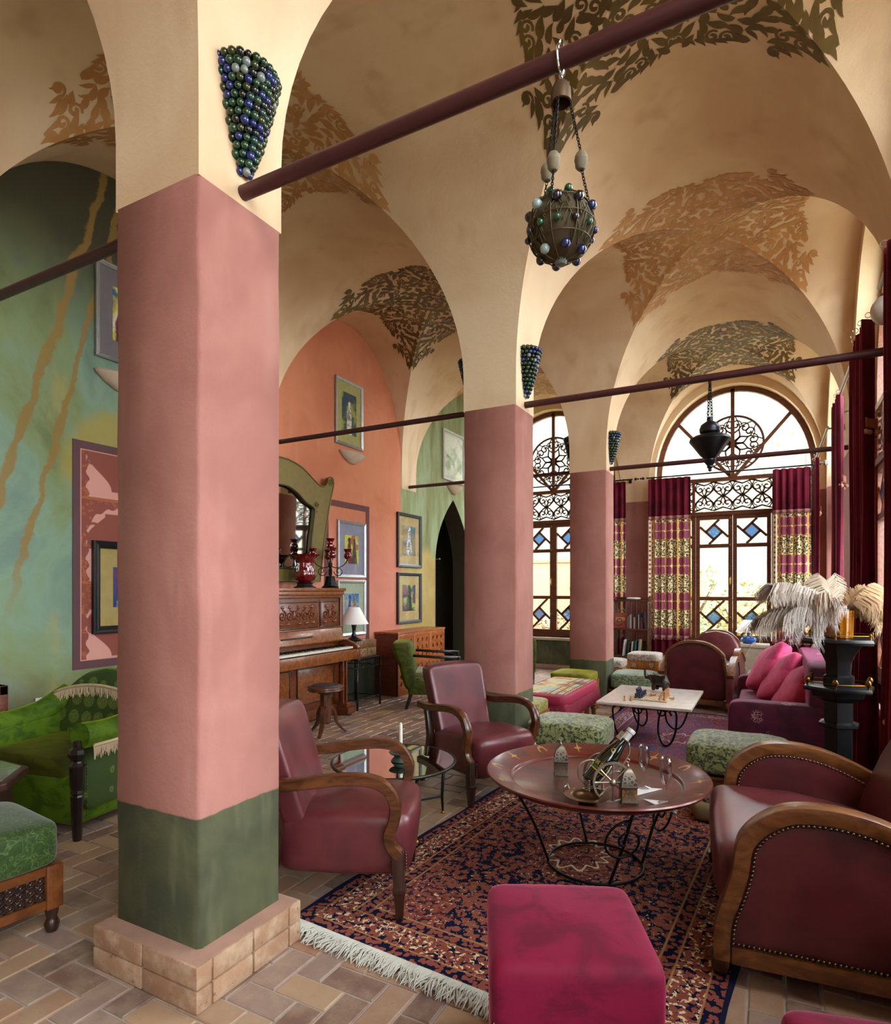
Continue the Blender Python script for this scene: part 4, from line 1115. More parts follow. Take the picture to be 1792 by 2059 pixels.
# ================================================================ leather club chairs with wood-rimmed panel arms
def club_outline(s=1.0):
    return [(-.055, .07), (-.050, .20), (-.020, .30), (.002, .38), (.014, .465), (.036, .515), (.08, .565), (.145, .607), (.21, .625), (.30, .628), (.39, .615), (.47, .59), (.56, .55), (.65, .50), (.73, .45)]
def club_chair(label, loc, rot, W=.88, near=False, scale=1.0, group=None):
    R = thing('club_chair', label, 'armchair', loc, rot, group); LE = m_leather()
    if scale != 1.0: R.scale = (scale,)*3
    o = [(p.x, p.y) for p in smoothpath([(a, b, 0) for a, b in club_outline()], 4)]
    D = .78
    def inset(k):   # inner line of the rim
        pts = []
        n = len(o)
        for i, p in enumerate(o):
            a, b = o[max(0, i-1)], o[min(n-1, i+1)]; t = Vector((b[0]-a[0], b[1]-a[1])).normalized(); pts.append((p[0] + t.y*k, p[1] - t.x*k))
        return pts
    inn = inset(.052)
    for s in (-1, 1):
        x1 = s*W/2; x0 = s*(W/2 - .075)
        P = lambda q, x: (x, -.36 + q[0], q[1])
        # upholstered panel core (both faces)
        poly = inn + [(.73, .13), (inn[0][0] + .03, .13)]
        core = MB().prism(poly, lambda a, b: P((a, b), x1 - s*.012), lambda a, b: P((a, b), x0 - s*.006)); obj('arm_panel', core, LE, R, smooth=30, bevel=.006)
        rim = MB(); rings = []
        for i in range(len(o)):
            a, b = o[i], inn[i]; w0, w1 = x1, x0
            rings.append([P(a, w0), P((lerp(a[0], b[0], 1), lerp(a[1], b[1], 1)), w0), P(b, w1), P(a, w1)])
        rim.loft(rings); obj('arm_rim', rim, OAK, R, smooth=40, bevel=.006)
        rail = MB().box((min(x0, x1), -.36 + .0, .065), (max(x0, x1), -.36 + .75, .125)); obj('rail', rail, OAK, R, bevel=.006)
        n1 = inset(.060)
        path = [P(q, x1 - s*.004) for q in n1[2:]]; bot = [P((n1[2][0] + (.70 - n1[2][0])*k/10, .135), x1 - s*.004) for k in range(11)]
        vis = near and s == 1
        nails(R, path, .0155, .0062, vis); nails(R, bot, .0155, .0062, vis)
        path2 = [P(q, x0 + (-s)*.004) for q in inset(.058)[int(len(n1)*.22):]]
        nails(R, path2, .0155, .0062, near and s == -1)
        for yy in (-.36 - .035, .33):
            obj('foot', MB().loft([[(x1 - s*(.038 - w) , yy - w2, z), (x1 - s*(.038 + w), yy - w2, z), (x1 - s*(.038 + w), yy + w2, z), (x1 - s*(.038 - w), yy + w2, z)][::s] for z, w, w2 in ((.022, .026, .022), (.05, .034, .028), (.075, .036, .030))]), LEGW, R, bevel=.005)
            obj('caster', MB().sph((x1 - s*.038, yy, .016), (.020, .012, .016), 10, 7), m_plain('caster_metal', (60,58,56), .35, .8), R, smooth=180)
    iw = W - .15
    st = MB()
    def sf(a, b):
        t = -pi/2 + pi*b; p = 2*pi*a; sp = lambda v, e: abs(v)**e*(1 if v >= 0 else -1)
        x = sp(cos(t), .16)*sp(cos(p), .16); y = sp(cos(t), .16)*sp(sin(p), .16); z = sp(sin(t), .3)
        return (x*iw/2*.995, -.09 + y*.325 - .02*max(0, -y)*max(0, z)*(1-x*x) + .05*max(0, -y)*max(0, -z), .275 + z*.155 + .022*(1-x*x)*(1-y*y)*max(0, z) - .05*max(0, y)*max(0, z))
    obj('seat', st.grid(sf, 44, 24, True), LE, R, smooth=180)
    bk = MB()
    def bf(a, b):
        t = -pi/2 + pi*b; p = 2*pi*a; sp = lambda v, e: abs(v)**e*(1 if v >= 0 else -1)
        x = sp(cos(t), .2)*sp(cos(p), .2); y = sp(cos(t), .35)*sp(sin(p), .35); z = sp(sin(t), .25)
        h = .47 + z*.36; top = 1 - .26*abs(x)**2.6*max(0, z)
        return (x*iw/2*(.995), .22 + (h - .3)*.26 + y*.075, .11 + (h - .11)*top)
    obj('backrest', bk.grid(bf, 44, 26, True), LE, R, smooth=180)
    fr = []   # wooden hoop round the back of the backrest
    for k in range(25):
        a = -1 + 2*k/24; x = a; zt = .83 - .26*abs(x)**2.6*.72; fr.append((a*iw/2*1.0, .22 + (zt - .3)*.26 + .060, .11 + (zt - .11)*(1.0)))
    fr = [(-iw/2, .245, .12), (-iw/2, .29, .40)] + fr[1:-1] + [(iw/2, .29, .40), (iw/2, .245, .12)]
    obj('back_hoop', MB().sweep(fr, [(-.016, -.036), (.016, -.036), (.016, .036), (-.016, .036)], up=(0, 1, 0)), OAK, R, smooth=50, bevel=.006)
    nails(R, [(p[0]*.93, p[1] + .022, p[2] - .03) for p in fr[1:-1]], .016, .006)
    obj('back_rail', MB().box((-iw/2, .22, .07), (iw/2, .27, .125)), OAK, R, bevel=.005)
    return R
club_chair('large maroon leather club chair with brass-nailed oak arms in front of the side curtain', (.205, 2.79, .006), radians(-84.9), .97, True)
# ================================================================ tray table and what stands on it
@mat
def m_tray():
    g = G('lacquered_tray'); P = g.obj(); x, y, z = g.xyz(P); r = g.hyp(x, y)
    n = g.noise(P, 9.0, 4.0, .65); f = g.noise(g.sc(P, 1, 1, 1), 60.0, 3.0)
    col = g.mix(g.step(n, .35, .7), lin((104,32,22)), lin((74,24,18)))
    worn = g.step(g.noise(P, 2.2, 4.0, .6), .45, .62) * (1 - g.step(r, .36, .41))
    col = g.mix(worn * .75, col, g.mix(f, lin((96,76,46)), lin((70,48,30))))
    a = g.m('ARCTAN2', y, x) * (7 / 3.14159); fa = g.frac(a) - .5; alt = g.frac(a * .5) > .5
    u = fa * .44; v = r - .475
    moon = g.band(g.hyp(u, v + .016), .036, .052, .003) * (v > -.018)
    st = 1 - g.step(g.abs(u) * .9 + g.abs(v) * .9 + g.abs(g.abs(u) - g.abs(v)) * -.55, .016, .020)
    gold = g.mx(moon * alt, st * (1 - alt)) * g.step(r, .43, .435)
    col = g.mix(gold * .8, col, lin((196,150,76)))
    return g.out(col, g.mix(n, (.22,)*3+(1,), (.42,)*3+(1,)), Metallic=.25, Coat_Weight=.4, Coat_Roughness=.15)
TX, TY, TZ = -.745, 2.955, .405
T = thing('tray_table', 'low round table with red lacquered tray on a black iron ring stand', 'table', (TX, TY, .007))
pr = [(0, TZ-.004), (.405, TZ-.004), (.41, TZ), (.42, TZ+.006), (.47, TZ+.026), (.505, TZ+.040), (.520, TZ+.046), (.524, TZ+.040), (.508, TZ+.022), (.47, TZ+.002), (.42, TZ-.016), (.0, TZ-.018)]
pr = [(.001, TZ), (.393, TZ), (.400, TZ+.004), (.404, TZ+.013), (.412, TZ+.016), (.47, TZ+.032), (.515, TZ+.047), (.524, TZ+.049), (.528, TZ+.043), (.512, TZ+.026), (.47, TZ+.006), (.42, TZ-.014), (.001, TZ-.018)]
obj('tray', MB().lathe(pr, 72, caps=False), m_tray(), T, smooth=60)
obj('base_ring', MB().tube([(.225*cos(2*pi*k/48), .225*sin(2*pi*k/48), .007) for k in range(48)], .0065, 8, closed=True), IRON, T, smooth=180)
for k, a in enumerate((radians(205), radians(300), radians(25), radians(115))):
    b = a + .12
    P = [(.225*cos(a), .225*sin(a), .008), (.30*cos(b), .30*sin(b), .20), (.385*cos(b), .385*sin(b), .36), (.40*cos(b), .40*sin(b), .392), (.33*cos(b), .33*sin(b), .386)]
    obj('leg', MB().tube(smoothpath(P, 5), .0068, 8), IRON, T, smooth=180)
    c = Vector((.33*cos(b), .33*sin(b), .24)); t = Vector((-sin(b), cos(b), 0)); up = Vector((cos(b)*.35, sin(b)*.35, 1)).normalized()
    if k in (1, 2):
        sp = spiral((0, 0), .11, .012, pi/2, 1.55, 34)
        obj('scroll', MB().tube([c + t*(p[0]*1.0 + .0) + up*(p[1]*1.05) for p in sp], .0052, 7), IRON, T, smooth=180)
def on_tray(u, v): return onZ(u, v, TZ + .0075)
SILVER = m_plain('aged_silver', (176,166,150), .38, .9)
@mat
def m_pierced(back):
    g = G('pierced_tin'); P = g.obj(); v = g.vor(P, 62.0, 'DISTANCE_TO_EDGE'); h = 1 - g.step(v, .14, .20)
    x, y, z = g.xyz(P); pan = g.step(z, .010, .013) * (1 - g.step(z, .060, .063)); pan = g.mx(pan, g.step(z, .076, .078) * (1 - g.step(z, .118, .12)))
    hole = (1 - h) * pan
    col = g.mix(hole, lin((112,102,88)), lin(back))
    return g.out(col, .42, Metallic=(1 - hole) * .85)
def mini_lantern(u, v, rot, label, back):
    p = on_tray(u, v); L = thing('tin_lantern', label, 'lantern', p, rot); q = lambda w, z: [(-w, -w, z), (w, -w, z), (w, w, z), (-w, w, z)]
    obj('body', MB().loft([q(.036, 0), q(.036, .006), q(.033, .007), q(.033, .066), q(.037, .068), q(.037, .074)]), m_pierced(back), L, bevel=.0015)
    obj('roof', MB().loft([q(.035, .074), q(.033, .095), q(.024, .125), q(.009, .148), q(.004, .152)]), m_pierced((40,32,26)), L, smooth=60)
    obj('finial', MB().lathe([(.004, .15), (.006, .156), (.003, .162), (.0025, .172)], 10).tube([(.007*cos(t), 0, .179 + .007*sin(t)) for t in [j*pi/6 for j in range(12)]], .0018, 6, closed=True), SILVER, L)
    for sx, sy in ((1, 1), (1, -1), (-1, 1), (-1, -1)): obj('foot', MB().cbox((sx*.031, sy*.031, .001), (.008, .008, .006)), SILVER, L)
mini_lantern(1128, 1557, radians(20), 'tin lantern with dark panes standing beside the champagne bottle', (84,60,48))
mini_lantern(1263, 1611, radians(24), 'tin lantern with amber pane standing beside the two flutes', (150,92,24))
# wheeled silver bottle carrier with its bottle
p = on_tray(1222, 1600); dirr = Vector((cos(radians(35)), sin(radians(35)), 0))
W = thing('bottle_carriage', 'silver wheeled bottle carrier shaped like a gun carriage', 'bottle holder', p, radians(30)); W.scale = (1.25, 1.25, 1.25)
def wheel(yy):
    m = MB(); r = .068
    m.sweep([(r*cos(2*pi*k/32), yy, .068 + r*sin(2*pi*k/32)) for k in range(32)], RECT(.007, .009), up=(0, 1, 0), closed=True)
    for k in range(8):
        a = 2*pi*k/8; m.tube([(.012*cos(a), yy, .068 + .012*sin(a)), (.04*cos(a), yy, .068 + .04*sin(a)), (.066*cos(a), yy, .068+.066*sin(a))], [.003, .0025, .005], 6)
    m.sph((0, yy, .068), (.013, .012, .013), 10, 7); return m
wheels = [obj('wheel', wheel(y), SILVER, W, smooth=50) for y in (-.062, .062)]
obj('axle', MB().tube([(0, -.062, .068), (0, .062, .068)], .004, 8), SILVER, W)
cr = MB()
for k in range(6): cr.tube([(-.075 + .0*k, -.034, .03 + k*.007), (-.085, 0, .026 + k*.007), (-.075, .034, .03 + k*.007)], .0025, 6)
obj('cradle', MB().tube(smoothpath([(-.09, 0, .02), (-.055, -.040, .05), (-.01, -.040, .10), (.02, 0, .135), (-.01, .040, .10), (-.055, .040, .05)], 5, True), .004, 7, closed=True), SILVER, W, smooth=180)
stuff(obj('grille', cr, SILVER, W, smooth=180))
obj('tail_scroll', MB().tube([(-.06, 0, .045), (-.10, 0, .02), (-.13, 0, .006)] + [(-.14 - .018*cos(t) + .0*t, 0, .026 - .020*sin(t)*1.0 + .0) for t in [-1.2 + j*.45 for j in range(11)]], .004, 7), SILVER, W, smooth=180)
obj('carry_handle', MB().tube(smoothpath([(-.03, 0, .10), (-.055, 0, .13), (-.10, 0, .115), (-.105, 0, .07), (-.085, 0, .045)], 5), .0032, 7), SILVER, W, smooth=180)
obj('neck_ring', MB().tube([(.062 + .013*cos(t), .018*sin(t), .204 - .011*cos(t)) for t in [j*pi/8 for j in range(16)]], .0035, 7, closed=True), SILVER, W)
obj('neck_strap', MB().tube(smoothpath([(0, 0, .075), (.045, 0, .10), (.078, 0, .15), (.078, 0, .19)], 5), .0035, 7), SILVER, W, smooth=180)
B = thing('champagne_bottle', 'dark green champagne bottle with white foil and yellow banded label', 'bottle', tuple(p + Matrix.Rotation(radians(30), 3, 'Z') @ Vector((-.085, 0, .062))), 0)
B.rotation_euler = Euler((0, radians(40), radians(30))); B.scale = (1.1, 1.1, 1.1)
@mat
def m_bottle():
    g = G('bottle_glass_and_label'); x, y, z = g.xyz(g.obj()); P = g.obj()
    col = g.mix(g.noise(P, 20.0), lin((10,16,10)), lin((16,24,14)))
    lab = g.band(z, .045, .105, .001); col = g.mix(lab, col, lin((14,22,12)))
    col = g.mix(g.band(z, .058, .062, .0006), col, lin((214,190,40))); col = g.mix(g.band(z, .064, .076, .0006), col, lin((40,84,30)))
    a = g.m('ARCTAN2', y, x)
    let = g.band(z, .079, .096, .001) * (g.sin(a * 46.0 + g.sin(z * 300.0) * 2.0) > .1) * (g.sin(a * 9.0) > -.6); col = g.mix(let, col, lin((208,186,70)))
    em = g.hyp(g.frac(a / 2.1 + .5) * 2.1 * .038 - .04, z - .165); col = g.mix(g.band(em, .007, .0095, .0008), col, lin((190,168,96)))
    return g.out(col, .06, Coat_Weight=1.0)
obj('glass_body', MB().lathe([(.001, .006), (.03, 0), (.038, .006), (.040, .02), (.040, .12), (.036, .15), (.024, .19), (.0165, .22), (.0155, .24)], 28, caps=False), m_bottle(), B, smooth=50)
obj('foil', MB().lathe([(.0158, .225), (.0165, .24), (.0158, .262), (.0185, .264), (.0185, .276), (.0165, .280), (.001, .281)], 20, caps=False), m_plain('white_foil', (206,206,198), .4, .2), B)
tag_ = obj('neck_tag', MB().box((-.002, -.02, .214), (.0, .03, .250)), m_plain('card', (216,210,196), .7), B); tag_.location = (-.019, 0, 0)
GLS = m_glass((250,252,252))
@mat
def m_crystal():
    g = G('flute_glass'); t = g.n.new('ShaderNodeBsdfTransparent'); t.inputs[0].default_value = (.93, .94, .95, 1)
    gl = g.n.new('ShaderNodeBsdfGlossy'); gl.inputs['Roughness'].default_value = .03; lw = g.n.new('ShaderNodeLayerWeight'); lw.inputs[0].default_value = .22
    mx = g.n.new('ShaderNodeMixShader'); g.t.links.new(lw.outputs[1], mx.inputs[0]); g.t.links.new(t.outputs[0], mx.inputs[1]); g.t.links.new(gl.outputs[0], mx.inputs[2])
    g.t.links.new(mx.outputs[0], g.n['Material Output'].inputs[0]); return g.mat
def flute(u, v, label):
    F = thing('champagne_flute', label, 'glass', on_tray(u, v) + Vector((0, 0, .0035)))
    obj('foot', MB().lathe([(.001, .002), (.032, .001), (.033, .003), (.02, .006), (.005, .010)], 24), m_crystal(), F, smooth=60)
    obj('stem', MB().lathe([(.005, .008), (.0035, .03), (.0045, .045), (.0032, .06), (.006, .075)], 14, caps=False), m_crystal(), F, smooth=180)
    obj('bowl', MB().lathe([(.001, .075), (.007, .076), (.016, .09), (.024, .115), (.0265, .14), (.0245, .175), (.0225, .20), (.0215, .20), (.0235, .175), (.0252, .14), (.0225, .115), (.014, .092), (.001, .08)], 28, caps=False), m_crystal(), F, smooth=180)
flute(1295, 1585, 'empty champagne flute on folded napkin nearer the bottle carriage')
flute(1339, 1617, 'empty champagne flute on the napkin nearest the tray rim')
def napkin(pts, label):
    P = [on_tray(*q) for q in pts]; c = sum(P, Vector()) / len(P); N = thing('paper_napkin', label, 'napkin', c)
    for k in range(2):
        m = MB(); m.prism([(q.x - c.x, q.y - c.y) for q in P], lambda a, b: (a*(1-.03*k), b*(1-.03*k), .0006 + k*.0013), lambda a, b: (a*(1-.03*k), b*(1-.03*k), .0016 + k*.0013)); obj('fold', m, m_plain('white_paper', (232,230,226), .8), N, smooth=0)
napkin([(1281, 1583), (1332, 1587), (1281, 1600)], 'folded white paper napkin under the flute nearer the bottle carriage')
napkin([(1291, 1607), (1362, 1615), (1360, 1637)], 'folded white paper napkin under the flute by the tray rim')
bp = on_tray(1181, 1614)
BW = thing('copper_bowl', 'shallow wide-rimmed bronze bowl on the red tray', 'bowl', bp); BW.scale = (1.12, 1.12, 1.1)
obj('bowl', MB().lathe([(.001, .003), (.034, .0), (.040, .004), (.058, .022), (.066, .026), (.088, .030), (.089, .033), (.066, .031), (.058, .029), (.052, .022), (.036, .008), (.001, .007)], 40, caps=False), m_plain('bronze', (140,104,70), .3, .9), BW, smooth=50)
# ================================================================ mirror-top table
MX, MY, MZ = -1.905, 2.95, .36
T = thing('mirror_table', 'round low table with mirrored top and thin black legs', 'table', (MX, MY, 0))
g = G('mirror_top'); MIR = g.out(lin((208,210,206)), .03, Metallic=1.0)
obj('mirror_top', MB().lathe([(.001, MZ-.004), (.345, MZ-.004), (.345, MZ), (.001, MZ)], 56, caps=False), MIR, T, smooth=30)
obj('rim', MB().tube([(.352*cos(2*pi*k/56), .352*sin(2*pi*k/56), MZ-.006) for k in range(56)], .0095, 8, closed=True), m_plain('rim_iron', (70,70,62), .4, .8), T, smooth=180)
LA = [radians(a) for a in (55, 145, 235, 325)]
for a in LA:
    obj('leg', MB().tube([(.325*cos(a), .325*sin(a), MZ-.012), (.31*cos(a), .31*sin(a), .10), (.315*cos(a), .315*sin(a), .012)], [.011, .009, .006], 8), IRON, T, smooth=180)
    obj('foot', MB().lathe([(.014, 0), (.014, .006), (.006, .014)], 10, (.315*cos(a), .315*sin(a), 0)), m_plain('brass', (196,146,58), .3, 1.0), T)
    obj('stretcher', MB().tube([(.31*cos(a), .31*sin(a), .10), (0, 0, .10)], .006, 6), IRON, T)
hp = onZ(806, 1530, MZ)
H = thing('candle_holder', 'verdigris metal dish candle holder on the mirror table', 'candle holder', hp)
obj('dish', MB().lathe([(.001, .004), (.05, .0), (.056, .004), (.04, .022), (.034, .030), (.062, .044), (.068, .052), (.064, .053), (.034, .040), (.001, .036)], 32, caps=False), m_plain('verdigris', (92,104,96), .5, .6), H, smooth=50)
obj('socket', MB().lathe([(.014, .036), (.015, .07), (.013, .07), (.012, .05), (.001, .05)], 14, caps=False), m_plain('verdigris', (92,104,96), .5, .6), H)
cd = thing('white_candle', 'thin white taper candle in the dish holder', 'candle', hp + Vector((0, 0, .052)))
obj('wax', MB().lathe([(.0105, 0), (.0095, .155), (.006, .166), (.001, .168)], 14), m_plain('wax', (236,230,212), .5), cd, smooth=50)
obj('wick', MB().tube([(0, 0, .167), (.001, 0, .178)], .001, 5), m_plain('wick', (40,34,30), .9), cd)
# ================================================================ red velvet ottomans
REDV = m_velv2('magenta_velvet', (122,12,50), (98,8,40), (255,130,170), 1.0)
def ottoman(label, loc, rot, w=.43, h=.425):
    R = thing('velvet_ottoman', label, 'ottoman', loc, rot)
    def fn(a, b):
        t = -pi/2 + pi*b; p = 2*pi*a; sp = lambda v, e: abs(v)**e*(1 if v >= 0 else -1)
        x = sp(cos(t), .14)*sp(cos(p), .16); y = sp(cos(t), .14)*sp(sin(p), .16); z = sp(sin(t), .16)
        fl = 1 + .05*max(0, -z)*.0
        return (x*w/2*(1 + .015*sin(z*3)), y*w/2*(1 + .015*sin(z*3)), .03 + (h - .03)*(z + 1)/2 + .018*(1-x*x)*(1-y*y)*max(0, z))
    obj('upholstery', MB().grid(fn, 56, 36, True), REDV, R, smooth=180)
    for sx in (-1, 1):
        for sy in (-1, 1):
            obj('foot', MB().cbox((sx*w*.40, sy*w*.40, .02), (.045, .045, .04)), LEGW, R, bevel=.004)
            nails(R, [(sx*w*.481, sy*w*.47, .27), (sx*w*.481, sy*w*.47, .05)], .0125, .0058, True)
    return R
ottoman('magenta velvet pouf with nailed corners standing on the rug edge before the tray table', (-.495, 1.645, .007), radians(25))
ottoman('magenta velvet pouf showing one corner beside the leather club chair', (.275, 1.395, 0), radians(13.6))
# ================================================================ benches with green cushions
BROC = m_brocade('green_brocade', (52,66,38), (142,150,98), (176,178,128)); BROC2 = m_brocade('sage_brocade', (70,92,74), (126,148,120), (160,160,110))
BOXW = m_wood('bench_wood', (112,62,28), (78,40,18), .35, 3, 16, 16)
def bench(label, x0, x1, y0, y1, h, m, seed, bh=.19, name='cushioned_bench', rot=0.0):
    c = ((x0+x1)/2, (y0+y1)/2, 0); w, d = x1-x0, y1-y0; R = thing(name, label, 'bench', c, rot)
    obj('box', MB().box((-w/2+.01, -d/2+.01, 0), (w/2-.01, d/2-.01, bh)), BOXW, R, bevel=.006)
    obj('rim', MB().box((-w/2, -d/2, bh-.02), (w/2, d/2, bh)), BOXW, R, bevel=.004)
    obj('cushion', MB().soft((0, 0, (bh+h)/2), (w*.99, d*.99, h-bh), .28, 48, 26, .10, .05, seed), m, R, smooth=180)
    return R
bench('green brocade cushion on a low wooden box behind the leather chair at the middle pillar', -1.60, -1.02, 4.22, 4.72, .37, BROC, 1)
bench('green brocade cushion on a low wooden box beside the club chair and sofa', -.47, .13, 4.05, 4.60, .38, BROC, 2)
bench('pale sage brocade cushion on wooden box behind the marble chess table', -1.62, -1.13, 7.02, 7.56, .37, BROC2, 3)
# tapestry stool with fringe, on gilt legs
R = thing('tapestry_bench', 'pictorial tapestry cushion bench with crimson fringe on gilt turned legs', 'bench', (-1.765, 5.62, 0))
@mat
def m_tapestry():
    g = G('tapestry'); x, y, z = g.xyz(g.obj()); P = g.obj(); n = g.noise(P, 9.0, 4.0)
    col = g.ramp(g.noise(g.vadd(P, g.sc(g.noise(P, 5.0, 2.0, out=1), .3, .3, 0)), 5.0, 3.0), [(.3, lin((60,64,60))), (.42, lin((196,120,60))), (.5, lin((214,196,140))), (.58, lin((170,190,176))), (.68, lin((206,120,90)))])
    gr = (g.frac(x * 16.0) < .2) + (g.frac(y * 16.0) < .2); col = g.mix(g.clamp(gr) * (x > 0.02), col, lin((50,46,40)))
    e = g.mx(g.abs(x) - .21, g.abs(y) - .50); return g.out(g.mix(g.step(e, 0.0, .004), col, lin((150,24,60))), .7)
obj('cushion', MB().soft((0, 0, .375), (.50, 1.16, .10), .25, 44, 22, .15), m_tapestry(), R, smooth=180)
obj('apron', MB().soft((0, 0, .32), (.48, 1.14, .06), .12, 30, 12), m_plain('crimson_cloth', (150,30,62), .8), R, smooth=60)
fm = MB(); rn = random.Random(8)
for sx in (-1, 1):
    for k in range(80):
        y = -.57 + 1.14*k/79; fm.tube([(sx*.245, y, .315), (sx*.252, y + rn.gauss(0, .004), .26), (sx*.25, y + rn.gauss(0, .008), .205)], [.006, .0055, .003], 5)
for sy in (-1, 1):
    for k in range(34):
        x = -.24 + .48*k/33; fm.tube([(x, sy*.572, .315), (x, sy*.58, .26), (x + rn.gauss(0, .006), sy*.578, .205)], [.006, .0055, .003], 5)
stuff(obj('fringe', fm, m_plain('crimson_fringe', (168,52,76), .8), R, smooth=60))
for sx in (-1, 1):
    for sy in (-1, 1): obj('leg', MB().lathe([(.016, 0), (.02, .02), (.022, .12), (.028, .125), (.028, .14), (.022, .145), (.024, .16), (.028, .17), (.022, .18), (.026, .30)], 16, (sx*.20, sy*.52, 0)), m_plain('gilt', (140,122,70), .35, .7), R)
# inlaid stools
GRNV = m_velv2('olive_velvet', (128,122,20), (96,92,14), (200,210,60), .6); GREY = m_brocade('grey_brocade', (120,108,96), (176,164,148), (196,186,170), 1.0)
OLBR = m_brocade('olive_brocade', (110,104,24), (150,142,52), (180,168,80))
def inlaid(label, loc, rot, w, d, h, m, seed):
    R = thing('inlaid_stool', label, 'stool', loc, rot); WD = m_wood('stool_wood', (190,120,50), (150,88,34), .35, 14, 14, 3)
    for sx in (-1, 1):
        for sy in (-1, 1): obj('leg', MB().cbox((sx*(w/2-.025), sy*(d/2-.025), (h-.09)/2), (.05, .05, h-.09)), WD, R, bevel=.003)
    for s, ax in ((-1, 0), (1, 0), (-1, 1), (1, 1)):
        L = (d if ax == 0 else w) - .10; a = MB(); zt, zb = h-.09, h-.26
        poly = [(-L/2, zb), (-L/2, zt), (L/2, zt), (L/2, zb), (L*.22, zb), (L*.12, zb+.06), (0, zb+.10), (-L*.12, zb+.06), (-L*.22, zb)]
        f = (lambda q: (lambda u, v: (s*(w/2-.01-q), u, v))) if ax == 0 else (lambda q: (lambda u, v: (u, s*(d/2-.01-q), v)))
        a.prism(poly, f(0.0), f(.014)); ap = obj('apron', a, WD, R, smooth=20)
        for q in (-1, 1):
            t = MB(); c = q*L*.36; hh = .028
            t.prism([(c-hh, zt-.075), (c+hh, zt-.075), (c+hh, zt-.02), (c-hh, zt-.02)], f(-.003), f(.002)); obj('inlay', t, m_inlay(), ap, smooth=0)
    obj('cushion', MB().soft((0, 0, h-.045), (w*1.02, d*1.02, .10), .3, 40, 20, .25), m, R, smooth=180)
    return R
@mat
def m_inlay():
    g = G('bone_inlay'); P = g.obj(); v = g.vor(P, 60.0, 'DISTANCE_TO_EDGE'); return g.out(g.mix(g.step(v, .10, .16), lin((30,26,22)), lin((224,212,186))), .4)
inlaid('inlaid wooden stool with grey brocade seat under the bookshelf', (-1.42, 8.22, 0), 0, .40, .40, .50, GREY, 1)
inlaid('inlaid stool with grey seat mostly hidden behind the far pillar', (-1.80, 7.86, 0), 0, .40, .36, .44, GREY, 2)
inlaid('inlaid stool with olive velvet seat in front of the far pillar', (-1.90, 6.62, 0), 0, .44, .44, .42, GRNV, 3)
inlaid('inlaid stool with olive brocade seat tucked behind the middle pillar', (-1.86, 4.83, 0), 0, .42, .34, .41, OLBR, 4)
# little leather pouf lying between tray table and bench
R = thing('leather_pouf', 'small tan leather pouf with dark patterned top beside the low bench', 'pouf', (-.27, 3.84, .007))
obj('body', MB().soft((0, 0, .055), (.24, .20, .11), .55, 30, 16, 0, .06, 4), m_plain('tan_hide', (150,128,86), .7), R, smooth=180)
obj('patterned_top', MB().soft((.02, .02, .115), (.19, .15, .05), .6, 26, 12, 0, .12, 6), m_brocade('dark_kilim', (40,34,30), (150,130,100), (110,70,50), 2.0), R, smooth=180)
# ================================================================ marble chess table
CXX, CYY = -.93, 5.75
T = thing('marble_table', 'white marble coffee table on scrolled black iron legs', 'table', (CXX, CYY, .007))
@mat
def m_marble():
    g = G('white_marble'); P = g.pos(); n = g.noise(P, 5.0, 5.0, .6, 1.5); return g.out(g.mix(g.band(n, .47, .53, .03) * .35, lin((226,216,204)), lin((186,172,158))), .22)
obj('marble_top', MB().box((-.385, -.51, .340), (.385, .51, .364)), m_marble(), T, bevel=.006, seg=3)
obj('block', MB().cbox((0, 0, .30), (.06, .10, .05)), BOXW, T, bevel=.004)
fr = MB().tube([(-.12, -.16, .272), (.12, -.16, .272), (.12, .16, .272), (-.12, .16, .272)], .008, 6, closed=True); obj('frame', fr, IRON, T)
for sx in (-1, 1):
    for sy in (-1, 1):
        P = smoothpath([(sx*.10, sy*.14, .275), (sx*.085, sy*.19, .20), (sx*.09, sy*.25, .09), (sx*.14, sy*.33, .012), (sx*.20, sy*.37, .03), (sx*.245, sy*.40, .13), (sx*.26, sy*.42, .25), (sx*.255, sy*.43, .31), (sx*.22, sy*.40, .325), (sx*.20, sy*.37, .30), (sx*.215, sy*.385, .275)], 5)
        obj('leg', MB().tube(P, .0085, 7), IRON, T, smooth=180)
        obj('scroll', MB().tube([(sx*(.10 + q[0]), sy*.10, .24 + q[1]) for q in spiral((0, 0), .045, .008, pi/2, 1.3*sx, 20)], .007, 6), IRON, T, smooth=180)
zt = .3712
CB = thing('chess_board', 'worn chess board lying on the white marble table', 'chess board', (CXX + .02, 5.60, zt), radians(-3))
@mat
def m_check():
    g = G('chess_squares'); x, y, z = g.xyz(g.obj()); c = g.frac((g.floor(x / .034 + 50.0) + g.floor(y / .034 + 50.0)) * .5) > .25
    col = g.mix(c, lin((206,188,152)), lin((150,122,86))); e = g.mx(g.abs(x), g.abs(y)); return g.out(g.mix(g.step(e, .136, .138), col, lin((190,168,128))), .5)
obj('board', MB().box((-.155, -.155, 0), (.155, .155, .012)), m_check(), CB, bevel=.003)
rn = random.Random(12)
